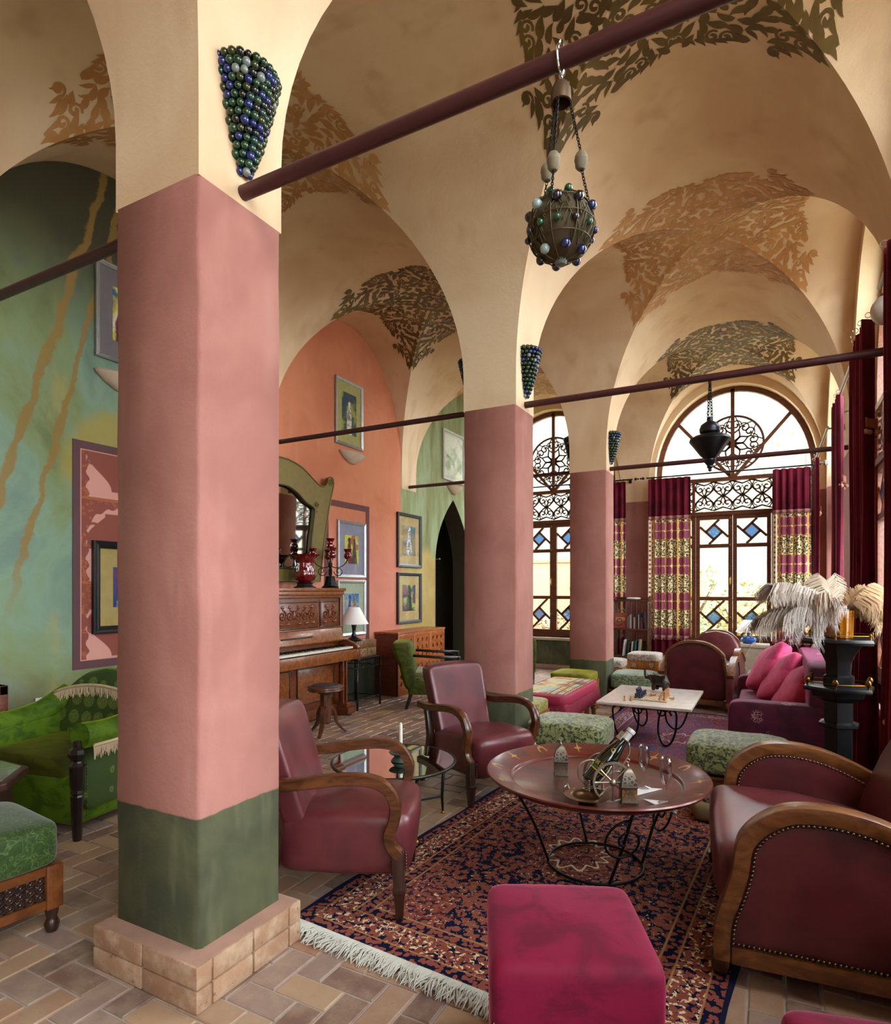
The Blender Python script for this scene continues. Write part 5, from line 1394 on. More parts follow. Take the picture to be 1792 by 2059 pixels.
def chessman(kind, x, y, m, label, lying=False, z=None):
    pr = {'pawn': [(.001, 0), (.013, 0), (.0135, .004), (.009, .008), (.006, .02), (.009, .024), (.005, .027), (.009, .034), (.006, .042), (.001, .044)],
          'king': [(.001, 0), (.017, 0), (.0175, .005), (.011, .011), (.0075, .035), (.012, .042), (.007, .046), (.011, .062), (.012, .068), (.004, .072), (.003, .082), (.001, .083)]}[kind]
    o = obj('chess_piece', MB().lathe(pr, 12), m, smooth=50); o.location = (x, y, (z or zt + .0125) + (.0135 if lying else 0))
    if lying: o.rotation_euler = (0, radians(90), rn.uniform(0, 6.28))
    tag(o, label, 'chess piece', 'chess pieces on the marble table'); return o
DKP = m_plain('blue_black_piece', (36,42,66), .35); LTP = m_plain('boxwood_piece', (206,148,96), .45)
CBX, CBY = CXX + .02, 5.60
for i in range(8):
    for j in range(2):
        k = 'king' if j == 0 and i in (2, 3, 4, 5) else 'pawn'
        x = CBX - .119 + j*.036 + .008*(i % 2); y = CBY - .11 + i*.034
        chessman(k, x, y, DKP, '%s dark blue chess piece crowded at one end of the board' % ('tall' if k == 'king' else 'short'))
for i in range(8):
    x = CBX + .085 + .034*(i % 2) + rn.uniform(-.003, .003); y = CBY - .125 + i*.036
    chessman('king' if i % 2 else 'pawn', x, y, LTP, '%s pale boxwood chess piece standing opposite the blue ones' % ('tall' if i % 2 else 'short'))
chessman('king', CBX + .01, CBY + .10, LTP, 'pale boxwood chess piece lying on its side on the board', True)
chessman('pawn', CBX - .19, CBY - .22, LTP, 'pale boxwood chess piece standing off the board on the marble', False, zt + .0005); chessman('pawn', CBX - .14, CBY - .20, LTP, 'pale boxwood chess piece standing off the board on the marble', False, zt + .0005)
chessman('pawn', CBX + .18, CBY + .02, LTP, 'pale boxwood pawn toppled off the board beside the king', True, zt + .0005)
# bronze elephant with raised trunk: one continuous skinned body
E_ = thing('elephant_figurine', 'bronze elephant figurine with raised trunk behind the chess board', 'figurine', (CXX + .03, 5.98, zt), radians(-20))
def skin(name, V, E, R, material, parent, sub=2):
    me = bpy.data.meshes.new(name); me.from_pydata(V, E, []); o = bpy.data.objects.new(name, me); COL.objects.link(o); o.parent = parent
    md = o.modifiers.new('skin', 'SKIN'); md.use_smooth_shade = True
    for v, r in zip(me.skin_vertices[0].data, R): v.radius = (r, r) if not isinstance(r, tuple) else r
    me.skin_vertices[0].data[0].use_root = True
    s = o.modifiers.new('sub', 'SUBSURF'); s.levels = sub; s.render_levels = sub; me.materials.append(material); return o
V = [(0, 0, .115), (.055, 0, .112), (-.05, 0, .12), (-.085, 0, .135), (-.115, 0, .125), (-.135, 0, .118), (-.15, 0, .14), (-.152, 0, .175), (-.15, 0, .205),
     (-.045, -.03, .07), (-.048, -.032, .012), (-.045, .03, .07), (-.042, .032, .012), (.06, -.03, .07), (.066, -.032, .012), (.06, .03, .07), (.058, .032, .012), (.095, 0, .09), (.10, 0, .05)]
Ed = [(0,1),(0,2),(2,3),(3,4),(4,5),(5,6),(6,7),(7,8),(2,9),(9,10),(2,11),(11,12),(1,13),(13,14),(1,15),(15,16),(1,17),(17,18)]
Rd = [.052,.048,.046,.034,.026,.017,.013,.011,.008,.022,.019,.022,.019,.023,.019,.023,.019,.007,.004]
BRZ = m_plain('dark_bronze', (62,58,50), .4, .7)
skin('body', V, Ed, Rd, BRZ, E_)
for s in (-1, 1):
    obj('ear', MB().grid(lambda a, b: (-.082 + .045*b*cos(a*2.6 - .6), s*(.034 + .02*b), .132 + .045*b*sin(a*2.6 - 1.6)), 10, 4), BRZ, E_, smooth=180).modifiers.new('t', 'SOLIDIFY').thickness = .004
    obj('tusk', MB().tube([(-.11, s*.018, .112), (-.135, s*.024, .102), (-.155, s*.024, .112)], [.005, .004, .001], 7), m_plain('ivory', (216,204,176), .4), E_)
# ================================================================ far end of the nave
club_chair('maroon leather club chair seen from behind beyond the chess table', (-.69, 7.50, 0), radians(176), .84, scale=.92)
club_chair('maroon leather club chair facing the room under the blue lamp', (-.66, 8.75, 0), radians(-6), .80, scale=.92)
club_chair('maroon leather club chair with its arms showing behind the magenta sofa cushions', (.16, 7.66, 0), radians(-90), .92, scale=.92)
# magenta sofa with scatter cushions
S = thing('velvet_sofa', 'dark magenta velvet sofa with embroidered motifs against the side curtains', 'sofa', (.09, 5.62, .006), radians(-90)); S.scale = (1, .87, 1)
@mat
def m_sofa():
    g = G('sofa_velvet'); P = g.obj(); n = g.noise(P, 6.0, 3.0); c = g.vor(P, 4.6, 'F1'); w = g.vor(g.vadd(P, g.sc(g.noise(P, 16.0, 2.0, out=1), .05, .05, .05)), 46.0, 'DISTANCE_TO_EDGE')
    col = g.mix(g.step(n, .4, .65), lin((92,8,52)), lin((62,3,34)))
    motif = (1 - g.step(c, .22, .28)) * (1 - g.step(w, .06, .12)); col = g.mix(motif * .75, col, lin((196,160,150)))
    return g.out(col, .7, Sheen_Weight=.4, Sheen_Roughness=.3, Sheen_Tint=lin((255,110,180)))
SV = m_sofa(); L = 1.62
obj('base', MB().soft((0, 0, .17), (L-.02, .72, .26), .12, 40, 16), SV, S, smooth=60)
for k in range(2): obj('seat_cushion', MB().soft((-.33 + k*.66, -.05, .345), (.66, .62, .15), .2, 36, 18, .12), SV, S, smooth=180)
for s in (-1, 1): obj('arm', MB().soft((s*(L/2-.08), -.02, .295), (.18, .76, .48), .22, 34, 22), SV, S, smooth=180)
obj('backrest', MB().soft((0, .27, .46), (L-.02, .20, .72), .2, 44, 24), SV, S, smooth=180)
for sx in (-1, 1):
    for sy in (-1, 1): obj('leg', MB().cbox((sx*(L/2-.08), sy*.28, .025), (.05, .05, .05)), LEGW, S, bevel=.004)
PINKV = m_velv2('pink_velvet', (206,70,116), (176,44,88), (255,150,190), .9)
for k, (y, tilt, lb) in enumerate([(6.0, .42, 'pink velvet scatter cushion rearmost of three on the sofa'), (5.72, .50, 'pink velvet scatter cushion in the middle of the sofa row'), (5.42, .55, 'pink velvet scatter cushion nearest the dark sofa arm')]):
    C = obj('scatter_cushion', MB().soft((0, 0, 0), (.42, .42, .13), .42, 36, 20, .3, .03, k), PINKV, smooth=180); tag(C, lb, 'cushion')
    C.matrix_world = Matrix.Translation((.0 + .09*k, y, .66 - .055*k)) @ Matrix.Rotation(radians(14), 4, 'Z') @ Matrix.Rotation(radians(-58), 4, 'Y') @ Matrix.Rotation(radians(24), 4, 'Z')
# black pedestal with amber vase of ostrich feathers
BLK = m_plain('ebonised_wood', (26,26,28), .3)
def pedestal(label, loc, h, w, tiers):
    R = thing('pedestal_stand', label, 'stand', loc, radians(20)); q = lambda r, z, n=6: [(r*cos(2*pi*k/n), r*sin(2*pi*k/n), z) for k in range(n)]
    obj('base', MB().loft([q(w*.95, 0), q(w*.95, .03), q(w*.7, .05), q(w*.42, .07)]), BLK, R, bevel=.003)
    cz = [(.40, .07), (.40, tiers[0]-.20), (.58, tiers[0]-.19), (.58, tiers[0]-.175), (.42, tiers[0]-.165), (.42, tiers[0]-.06), (.75, tiers[0]-.03), (.8, tiers[0])]
    obj('column', MB().loft([q(w*a, z) for a, z in cz]), BLK, R, smooth=20)
    obj('shelf', MB().loft([q(w*1.0, tiers[0]), q(w*1.02, tiers[0]+.012), q(w*1.0, tiers[0]+.024)]), BLK, R, bevel=.002)
    b = tiers[0]+.024; t = h - .03
    cz = [(.45, b), (.45, b+.05), (.36, b+.06), (.38, t-.10), (.48, t-.06), (.72, t)]
    obj('upper_column', MB().loft([q(w*a, z) for a, z in cz]), BLK, R, smooth=20)
    obj('top', MB().loft([q(w*1.05, t), q(w*1.08, t+.015), q(w*1.04, t+.03)]), BLK, R, bevel=.002)
    BR = m_plain('old_brass', (150,110,58), .3, 1.0)
    for k in range(6):
        for zz, ww, rr in ((tiers[0]+.024, .90, .016), (h, .96, .008)):
            a = 2*pi*k/6; b2 = a + 2*pi/6; p = (w*ww*cos(a), w*ww*sin(a), zz); p2 = (w*ww*cos(b2), w*ww*sin(b2), zz)
            obj('gallery_post', MB().lathe([(.006, 0), (.005, .012), (rr*.5, .016), (rr, .016+rr), (rr*.5, .016+rr*2), (.001, .018+rr*2)], 10, p), BR, R, smooth=60)
            obj('gallery_rail', MB().tube([(p[0], p[1], zz + .02), (p2[0], p2[1], zz + .02)], .003, 6), BR, R)
    return R
pedestal('two-tier black hexagonal pedestal with brass gallery holding the feather vase', (.335, 3.88, 0), 1.08, .175, (.80,))
VZ = thing('amber_vase', 'ribbed amber glass vase on the black pedestal', 'vase', (.335, 3.88, 1.08))
g = G('amber_glass'); AMB = g.out(lin((206,128,24)), .08, Transmission_Weight=.35, Coat_Weight=1.0)
obj('glass', MB().lathe([(.001, .004), (.058, .0), (.064, .004), (.066, .05), (.068, .12), (.071, .15), (.067, .15), (.062, .10), (.06, .02), (.001, .012)], 48, flute=16, fl=.035, caps=False), AMB, VZ, smooth=50)
rn = random.Random(31)
def feather(k, az, el, L, droop, c, label):
    F = thing('ostrich_feather', label, 'feather', (.335 + .02*cos(az), 3.88 + .02*sin(az), 1.215)); F['group'] = 'ostrich plumes in the amber vase'
    d = Vector((cos(az)*cos(el), sin(az)*cos(el), sin(el))); sp = []
    for j in range(9):
        t = j/8; p = d*(L*t); p.z -= droop*t*t*t; sp.append(p)
    sm = smoothpath(sp, 4)
    obj('quill', MB().tube(sm, [.0028*(1 - .7*i/len(sm)) for i in range(len(sm))], 5), m_plain('quill', (200,186,160), .6), F, smooth=180)
    mb = MB()
    for i in range(int(L*2400)):
        t = .16 + .84*rn.random()**.8; q = min(int(t*(len(sm)-1)), len(sm)-2); p = sm[q].lerp(sm[q+1], t*(len(sm)-1) - q); tan = (sm[q+1]-sm[q]).normalized()
        side = tan.cross(Vector((0, 0, 1))).normalized(); up = side.cross(tan); ang = rn.uniform(-.55, .55) + (0 if rn.random() < .5 else pi)
        o = side*cos(ang) + up*(sin(ang) if cos(ang) > 0 else -sin(ang))*.6; l = rn.uniform(.09, .15)*(1 - .25*abs(t-.6))
        a = p + (o + tan*.7).normalized()*l*.5; b = a + (o*.5 + tan*.55 + Vector((0, 0, -.75))).normalized()*l*.55; c2 = b + Vector((rn.gauss(0, .01), rn.gauss(0, .01), -l*.35))
        w = up.cross(o).normalized()*.0013 if up.cross(o).length > .1 else tan*.0011
        ids = [mb.pts([x - w*s_, x + w*s_]) for x, s_ in ((p, 1), (a, 1.5), (b, 1.2), (c2, .3))]
        for m_ in range(3): mb.f.append([ids[m_][0], ids[m_][1], ids[m_+1][1], ids[m_+1][0]])
    g = G('feather_down'); stuff(obj('barbs', mb, g.out(g.mix(g.node('ShaderNodeNewGeometry', 8), lin(c), lin(tuple(min(255, int(x*1.2)) for x in c))), .8, Sheen_Weight=.3), F, smooth=0))
FE = [(radians(208), .66, .40, .10, (196,186,174)), (radians(200), .22, .37, .11, (176,166,152)), (radians(214), .34, .31, .11, (206,200,194)), (radians(190), .85, .28, .09, (204,194,180)), (radians(222), .85, .21, .07, (190,172,150)),
      (radians(120), 1.2, .21, .02, (196,180,158)), (radians(30), 1.0, .23, .06, (204,172,130)), (radians(60), .85, .24, .08, (196,168,132)), (radians(5), .85, .20, .09, (186,156,120)), (radians(238), .85, .20, .12, (210,200,190)), (radians(222), .50, .20, .16, (224,216,210)), (radians(14), .55, .20, .11, (190,164,130))]
FLB = ['long pale plume sweeping highest toward the window', 'grey plume drooping lowest toward the embroidered curtain', 'pale curved plume drooping between two longer plumes', 'whitish plume arching up toward the chess table', 'taupe plume curling in the middle of the vase',
       'upright rounded plume at the centre of the bouquet', 'golden beige plume with the bushiest head beside the dark curtain', 'beige plume leaning back to the velvet curtain', 'tan plume hanging toward the club chair', 'white plume falling over the front of the amber vase', 'bright white plume hanging to the left of the vase', 'sandy plume drooping low beside the curtain edge']
for k, (az, el, L_, dr, c) in enumerate(FE): feather(k, az, el, L_, dr, c, FLB[k])
# blue lamp on the sill, with white pleated shade
def table_lamp(loc, label, base, bm, sh_r0, sh_r1, sh_h, zsh, lit=False):
    R = thing('table_lamp', label, 'lamp', loc)
    obj('base', MB().lathe(base, 28), bm, R, smooth=40)
    g_ = G('lamp_shade_cloth'); m = g_.out(lin((246,243,236)), .8)
    obj('shade', MB().lathe([(sh_r0, zsh), (sh_r1, zsh+sh_h), (sh_r1-.004, zsh+sh_h), (sh_r0-.004, zsh)], 40, caps=False, flute=40, fl=.006), m, R, smooth=60)
    obj('harp', MB().tube([(0, 0, base[-1][1]), (0, 0, zsh + sh_h*.9)], .004, 6).tube([(-sh_r1*.95, 0, zsh+sh_h*.9), (sh_r1*.95, 0, zsh+sh_h*.9)], .002, 5), DKMETAL, R)
    return R
lp = onY(1506, 1290, YF - .02)
BLUE = m_plain('blue_glaze', (14,96,206), .12, 0.0, .8)
table_lamp((lp.x, YF - .20, .56), 'blue glazed squat table lamp with white cone shade on the window sill', [(.05, 0), (.075, .01), (.10, .035), (.105, .06), (.09, .085), (.05, .10), (.022, .11), (.018, .16), (.02, .165), (.012, .17)], BLUE, .165, .06, .17, .165)
obj('lamp_cord', MB().tube(smoothpath([(lp.x+.10, YF-.28, .568), (lp.x+.05, YF-.39, .565), (lp.x-.05, YF-.39, .30), (lp.x+.05, YF-.40, .12), (lp.x+.10, YF-.42, .006)], 6), .004, 6), m_plain('white_flex', (220,216,208), .5), smooth=180)
tag(bpy.data.objects['lamp_cord'], 'white lamp flex hanging down from the blue lamp', 'cord')
# bookshelf of turned spindles
BS = thing('spindle_bookshelf', 'small carved bookshelf with turned spindles beside the far pillar', 'bookshelf', (-1.82, 9.42, 0)); SPW = m_wood('spindle_wood', (104,56,30), (66,34,18), .35, 14, 14, 3)
for z in (.32, .73, 1.16): obj('shelf', MB().box((-.27, -.14, z-.012), (.27, .14, z+.012)), SPW, BS, bevel=.004)
obj('gallery', MB().box((-.27, .12, 1.17), (.27, .14, 1.21)).box((-.27, -.14, 1.17), (-.25, .14, 1.20)).box((.25, -.14, 1.17), (.27, .14, 1.20)), SPW, BS, bevel=.003)
def spindle(z0, z1, r): 
    out = []; n = 9
    for k in range(n + 1):
        z = lerp(z0, z1, k/n); out += [(r*.6, z), (r, z + (z1-z0)/n*.45)] if k < n else [(r*.6, z)]
    return out
for sx in (-1, 1):
    for sy in (-1, 1): obj('post', MB().lathe([(.001, 0)] + spindle(.0, 1.16, .017), 10, (sx*.25, sy*.12, 0)), SPW, BS, smooth=50)
for z0, z1 in ((.332, .718), (.742, 1.148)):
    for k in range(6): obj('spindle', MB().lathe(spindle(z0, z1, .011), 8, (-.20 + k*.08, .12, 0)), SPW, BS, smooth=50)
    for s in (-1, 1):
        for k in range(3): obj('spindle', MB().lathe(spindle(z0, z1, .010), 8, (s*.25, -.06 + k*.06, 0)), SPW, BS, smooth=50)
obj('scroll_bracket', MB().tube([(-.16 + p[0], -.142, .85 + p[1]) for p in spiral((0, 0), .085, .012, 2.2, 1.4, 26)], .009, 7), SPW, BS, smooth=180)
bc = [((176,70,60), 'coral red'), ((40,120,120), 'teal'), ((196,150,150), 'dusty pink'), ((60,60,64), 'charcoal'), ((190,176,140), 'cream'), ((90,30,36), 'maroon'), ((214,208,196), 'white'), ((50,70,120), 'navy blue')]
def book(x, y, z, w, h, d, c, tilt, label):
    B = thing('book', label, 'book', (x, y, z)); B.rotation_euler = (0, tilt, 0)
    obj('cover', MB().box((-w/2, -d/2, 0), (-w/2+.002, d/2, h)).box((w/2-.002, -d/2, 0), (w/2, d/2, h)).box((-w/2, -d/2, 0), (w/2, -d/2+.002, h)), m_plain('book_cover', c, .6), B, smooth=0)
    obj('pages', MB().box((-w/2+.002, -d/2+.002, .003), (w/2-.002, d/2-.004, h-.003)), m_plain('book_paper', (222,212,190), .9), B, smooth=0)
big = thing('framed_cover_book', 'large red covered book standing face-out on the middle shelf', 'book', (-1.98, 9.36, .745)); big.rotation_euler = (radians(-10), 0, 0)
obj('cover', MB().box((-.085, -.008, 0), (.085, .008, .23)), m_plain('book_red', (176,80,66), .6), big); obj('cover_print', MB().box((-.07, -.0095, .11), (.07, -.008, .16)), m_plain('print', (214,170,110), .7), big)
x = -1.865
for k in range(9):
    c, nm = bc[k % 8]; w = .018 + .006*(k % 3); h = .17 + .02*(k % 4) ; book(x, 9.38, .743, w, h, .13, c, 0, '%s book %s on the middle spindle shelf' % (nm, 'at the end of the row' if k >= 6 else 'standing upright' if k < 3 else 'squeezed between others')); x += w + .003
book(-1.605, 9.36, .744, .02, .25, .16, (30,34,44), radians(-7), 'tall black and white book leaning at the shelf end')
book(-1.93, 9.37, .333, .015, .24, .16, (226,222,214), radians(6), 'white magazine standing on the bottom shelf')
for k in range(4): book(-1.86 + k*.05, 9.39, .333, .02, .20 + .015*k, .14, bc[(k*3+3) % 8][0], radians(5), '%s book on the bottom spindle shelf' % bc[(k*3+3) % 8][1])
obj('paper_pile', MB().soft((-1.80, 9.42, 1.19), (.20, .16, .035), .6, 20, 10, 0, .2, 3), m_plain('white_paper', (232,230,226), .8), smooth=40); tag(bpy.data.objects['paper_pile'], 'crumpled white papers on top of the bookshelf', 'papers')
# ================================================================ pictures on the left wall
@mat
def m_art(seed, pal, kind):
    """loose painted figures in flat colours (generic)"""
    g = G('painted_sheet'); P = g.obj(); x, y, z = g.xyz(P)
    W = g.vadd(g.vadd(P, (seed*3.7, seed*1.3, 0.0)), g.sc(g.noise(P, 9.0, 3.0, out=1), .16, .16, .16))
    bgc = g.ramp(g.noise(W, 5.0, 3.0), [(.35, lin(pal[0])), (.5, lin(pal[1])), (.62, lin(pal[2]))])
    col = bgc
    for k, (cx, w, h, c) in enumerate(kind):
        body = g.abs(x - cx + (g.noise(W, 14.0, 2.0) - .5) * .05) - w * (1 - g.clamp((z + h) / (2*h)) * .7)
        head = g.hyp(x - cx, z - h * .95)
        col = g.mix(g.mx((1 - g.step(body, -.006, .006)) * (1 - g.step(z, h*.8, h*.9)), 1 - g.step(head, w*.42, w*.5)), col, g.mix(g.step(g.noise(W, 22.0, 3.0), .45, .6), lin(c), lin(tuple(v*.55 for v in c))))
    return g.out(col, .7)
SIL = m_plain('silver_frame', (190,192,192), .35, .7); BLF = m_plain('black_frame', (22,24,26), .4); WHF = m_plain('white_frame', (216,216,206), .5)
def picture(y0, y1, z0, z1, fm, matc, matw, art, label, fw=.035, deep=.028, gap=0.0):
    """framed picture on the left wall; y,z = outer frame"""
    w, h = y1 - y0, z1 - z0; R = thing('framed_picture', label, 'picture', (XL + .002, (y0+y1)/2, (z0+z1)/2), pi/2)
    f = MB(); q = lambda a, b, dd: [(-a, dd, -b), (a, dd, -b), (a, dd, b), (-a, dd, b)]
    rings = [q(w/2, h/2, -.001), q(w/2, h/2, -deep*.8), q(w/2-.008, h/2-.008, -deep), q(w/2-fw*.5, h/2-fw*.5, -deep*.8), q(w/2-fw*.6, h/2-fw*.6, -deep*.9), q(w/2-fw, h/2-fw, -deep*.55), q(w/2-fw, h/2-fw, -.004)]
    ids = [f.pts(r) for r in rings]
    for a, b in zip(ids, ids[1:]):
        for k in range(4): f.f.append([a[k], a[(k+1) % 4], b[(k+1) % 4], b[k]])
    obj('frame', f, fm, R, smooth=20)
    mw, mh = w/2-fw, h/2-fw
    obj('mount', MB().box((-mw, -.006, -mh), (mw, -.002, mh)), m_plain('mount_board', matc, .85), R, smooth=0)
    aw, ah = mw - matw, mh - matw*1.25
    obj('painting', MB().box((-aw, -.008, -ah), (aw, -.005, ah)), art, R, smooth=0)
    obj('glazing', MB().box((-mw, -.0125, -mh), (mw, -.0105, mh)), m_glass(), R, smooth=0)
    return R
P_ = lambda u0, v0, u1, v1: (onX(u0, v0, XL+.02).y, onX(u1, v1, XL+.02).y)
def zs(u, v): return onX(u, v, XL+.02).z
picture(5.56, 6.09, 3.02, 3.80, SIL, (178,172,104), .09, m_art(1, ((30,60,80), (40,70,70), (150,150,60)), ((0.0, .05, .13, (214,206,186)),)), 'silver framed small painting of a white figure high on the orange wall')
picture(5.60, 6.15, 1.47, 2.14, SIL, (150,148,168), .105, m_art(2, ((170,190,40), (190,200,70), (160,80,50)), ((-.05, .06, .12, (110,40,36)), (.05, .05, .12, (70,40,44)))), 'silver framed lilac-mounted painting of dark figures above the other silver frame')
picture(5.60, 6.15, .78, 1.44, SIL, (176,190,160), .10, m_art(3, ((40,90,150), (70,130,190), (200,160,60)), ((-.04, .05, .14, (30,80,130)), (.05, .05, .13, (170,140,60)))), 'silver framed painting of two blue and yellow figures behind the white lamp')
picture(6.87, 7.50, 1.63, 2.37, BLF, (190,164,110), .10, m_art(4, ((60,110,130), (150,120,60), (100,130,150)), ((0.0, .08, .16, (206,204,200)),)), 'black framed painting of a pale robed figure on the corner of green wall', .045, .035)
picture(6.87, 7.50, .86, 1.56, BLF, (190,164,110), .10, m_art(5, ((130,40,70), (60,60,90), (160,170,60)), ((0.0, .08, .15, (44,60,44)),)), 'black framed painting of a dark robed figure below the pale one', .045, .035)
picture(8.17, 8.90, 3.02, 3.80, WHF, (206,206,186), .03, m_art(6, ((196,198,170), (206,208,186), (150,170,130)), ()), 'white framed pale print high above the pointed doorway')
picture(2.745, 3.21, 3.07, 3.80, SIL, (120,112,116), .10, m_art(7, ((206,206,196), (196,180,60), (40,90,120)), ((0.0, .08, .16, (110,26,44)),)), 'silver framed painting high on the dark green wall beside near pillar')
picture(2.72, 3.24, 1.01, 1.70, BLF, (176,154,92), .11, m_art(8, ((30,34,84), (40,50,110), (110,40,80)), ((-.03, .04, .15, (60,140,170)), (.05, .05, .14, (120,160,50)))), 'black framed night-blue painting hung over the painted vase panel', .055, .04)
# plaster half-cone wall lights
def plaster_light(y, z, label):
    R = thing('plaster_sconce', label, 'sconce', (XL + .001, y, z), 0)
    prf = [(.24, 0), (.235, -.015), (.165, -.07), (.08, -.112), (.035, -.125)]
    m = MB(); rings = [[(max(.0, r*sin(a)*.45) , r*cos(a), zz) for a in [pi*k/18 for k in range(19)]] for r, zz in prf]
    ids = [m.pts(r) for r in rings]
    for a, b in zip(ids, ids[1:]):
        for k in range(18): m.f.append([a[k], a[k+1], b[k+1], b[k]])
    m.f.append(ids[-1]); obj('bowl', m, m_plain('raw_plaster', (206,182,158), .85), R, smooth=40).modifiers.new('t', 'SOLIDIFY').thickness = .006
    obj('rim', MB().tube([(.24*sin(a)*.45, .24*cos(a), 0) for a in [pi*k/18 for k in range(19)]], .004, 6), m_plain('raw_plaster', (206,182,158), .85), R, smooth=180)
plaster_light(5.88, 2.95, 'plaster half-bowl wall light under the picture on the orange wall')
plaster_light(8.55, 2.95, 'plaster half-bowl wall light above the pointed doorway')
plaster_light(2.98, 2.97, 'plaster half-bowl wall light on the dark green wall')
# switch plate
sp = thing('wall_socket_plate', 'white socket plate with instructions on the green wall behind chair', 'socket', (XL + .001, 2.37, .53), pi/2)
obj('plate', MB().box((-.04, -.012, -.07), (.04, -.001, .07)), m_plain('white_plastic', (226,230,230), .4), sp, bevel=.004)
obj('print', MB().box((-.016, -.0128, .01), (.016, -.0118, .045)).box((-.026, -.0128, -.012), (-.018, -.0118, -.006)).box((.018, -.0128, -.012), (.026, -.0118, -.006)).box((-.02, -.0128, -.042), (.02, -.0118, -.038)).box((-.02, -.0128, -.05), (.02, -.0118, -.046)), m_plain('print_grey', (120,120,130), .6), sp, smooth=0)
# ================================================================ piano and its ornaments
PW1 = m_wood('piano_walnut', (128,66,30), (88,42,18), .3, 14, 3, 14); PW2 = m_wood('piano_burr', (150,86,38), (108,56,24), .28, 9, 9, 9)
PY0, PY1, PX0, PX1 = 3.74, 5.27, XL + .03, -3.83   # along the wall, towards the room
PN = thing('upright_piano', 'old walnut upright piano with carved panels against the orange wall', 'piano', (PX0, (PY0+PY1)/2, 0), pi/2)
hw = (PY1 - PY0)/2; dp = PX1 - PX0
# local: x along the wall (right end = +y world), -y = into the room
bx_ = lambda m, x0, x1, y0, y1, z0, z1: m.box((x0, -y1, z0), (x1, -y0, z1))
b = MB(); bx_(b, -hw+.02, hw-.02, .0, .30, .10, 1.30); obj('case', b, PW1, PN, bevel=.006)
b = MB(); bx_(b, -hw-.02, hw+.02, -.0, .345, 1.315, 1.348); bx_(b, -hw-.005, hw+.005, -.0, .33, 1.275, 1.315); obj('lid', b, PW2, PN, bevel=.008)
b = MB(); bx_(b, -hw, hw, .0, .315, 1.245, 1.275); obj('cornice', b, PW1, PN, bevel=.006)
for s in (-1, 1):
    b = MB(); bx_(b, min(s*hw, s*(hw-.05)), max(s*hw, s*(hw-.05)), .0, .318, .0, 1.25); obj('end_panel', b, PW1, PN, bevel=.008)
    b = MB(); bx_(b, min(s*hw, s*(hw-.055)), max(s*hw, s*(hw-.055)), .30, dp+.005, .60, .70)
    b.prism([(.30, .70), (dp+.005, .70), (dp+.005, .725), (dp-.04, .76), (dp-.14, .80), (.30, .80)], lambda u, v: (s*hw, -u, v), lambda u, v: (s*(hw-.055), -u, v)); obj('key_cheek', b, PW1, PN, bevel=.008)
    for k, dx in enumerate((.03, .085)):
        b = MB(); bx_(b, s*(hw-.04) - s*dx - .013, s*(hw-.04) - s*dx + .013, dp-.16, dp-.12, .13, .60); obj('leg_pilaster', b, PW1, PN, bevel=.004)
    b = MB(); bx_(b, min(s*hw, s*(hw-.13)), max(s*hw, s*(hw-.13)), .28, dp-.06, .02, .085); bx_(b, min(s*(hw-.01), s*(hw-.12)), max(s*(hw-.01), s*(hw-.12)), .28, dp-.08, .085, .14); obj('toe_block', b, PW1, PN, bevel=.008)
    b = MB(); bx_(b, min(s*(hw-.04), s*(hw-.08)), max(s*(hw-.04), s*(hw-.08)), dp-.12, dp-.08, 0, .03); obj('foot', b, LEGW, PN, bevel=.004)
for (x0, x1) in ((-hw+.09, -hw+.36), (-hw+.42, hw-.42), (hw-.36, hw-.09)):        # upper carved panels
    b = MB(); bx_(b, x0, x1, .298, .312, .96, 1.20); pnl = obj('upper_panel', b, PW1, PN, bevel=.004)
    m = MB(); cx = (x0+x1)/2; hw2 = (x1-x0)/2 - .03
    for sgn in (-1, 1):
        for q in range(max(1, int(hw2/.09))):
            c = cx + sgn*(.06 + q*.10)
            if abs(c - cx) < hw2 - .02: m.tube([(c + p[0], -.316, 1.08 + p[1]) for p in spiral((0, 0), .055, .008, pi/2, 1.6*sgn, 24)], .007, 6)
            if abs(c - cx) < hw2 - .02: m.sph((c, -.316, 1.16), (.024, .01, .016), 8, 6); m.sph((c + sgn*.02, -.316, 1.0), (.03, .01, .014), 8, 6)
    m.sph((cx, -.316, 1.08), (.018, .012, .05), 8, 6); stuff(obj('carving', m, PW1, pnl, smooth=60))
    fr = MB()
    for (a0, a1, c0, c1) in ((x0-.012, x1+.012, .945, .96), (x0-.012, x1+.012, 1.20, 1.215), (x0-.012, x0, .96, 1.20), (x1, x1+.012, .96, 1.20)): bx_(fr, a0, a1, .298, .310, c0, c1)
    obj('moulding', fr, LEGW, pnl, bevel=.003)
b = MB(); b.prism([(.30, .78), (.30, .93), (.325, .935), (.335, .925), (.365, .80), (.355, .785)], lambda u, v: (-hw+.055, -u, v), lambda u, v: (hw-.055, -u, v)); obj('fallboard', b, PW2, PN, bevel=.004)
b = MB(); bx_(b, -hw+.02, hw-.02, .30, .335, .925, .945); obj('music_ledge', b, PW1, PN, bevel=.004)
b = MB(); bx_(b, -.22, .22, .335, .362, .855, .868); obj('desk_slot', b, LEGW, PN).rotation_euler = (0, 0, 0)
b = MB(); bx_(b, -hw+.05, hw-.05, .30, dp-.035, .64, .695); obj('key_bed', b, PW1, PN, bevel=.004)
b = MB(); bx_(b, -hw+.02, hw-.02, dp-.035, dp, .60, .705); obj('key_slip', b, PW2, PN, bevel=.006)
nk = 52; kw = (2*hw - .13)/nk; x0 = -hw + .065
km = mesh('white_key', MB().box((0, -.155, 0), (kw*.93, 0, .022)), 0, .0015); km.materials.append(m_plain('ivory_key', (232,224,204), .3))
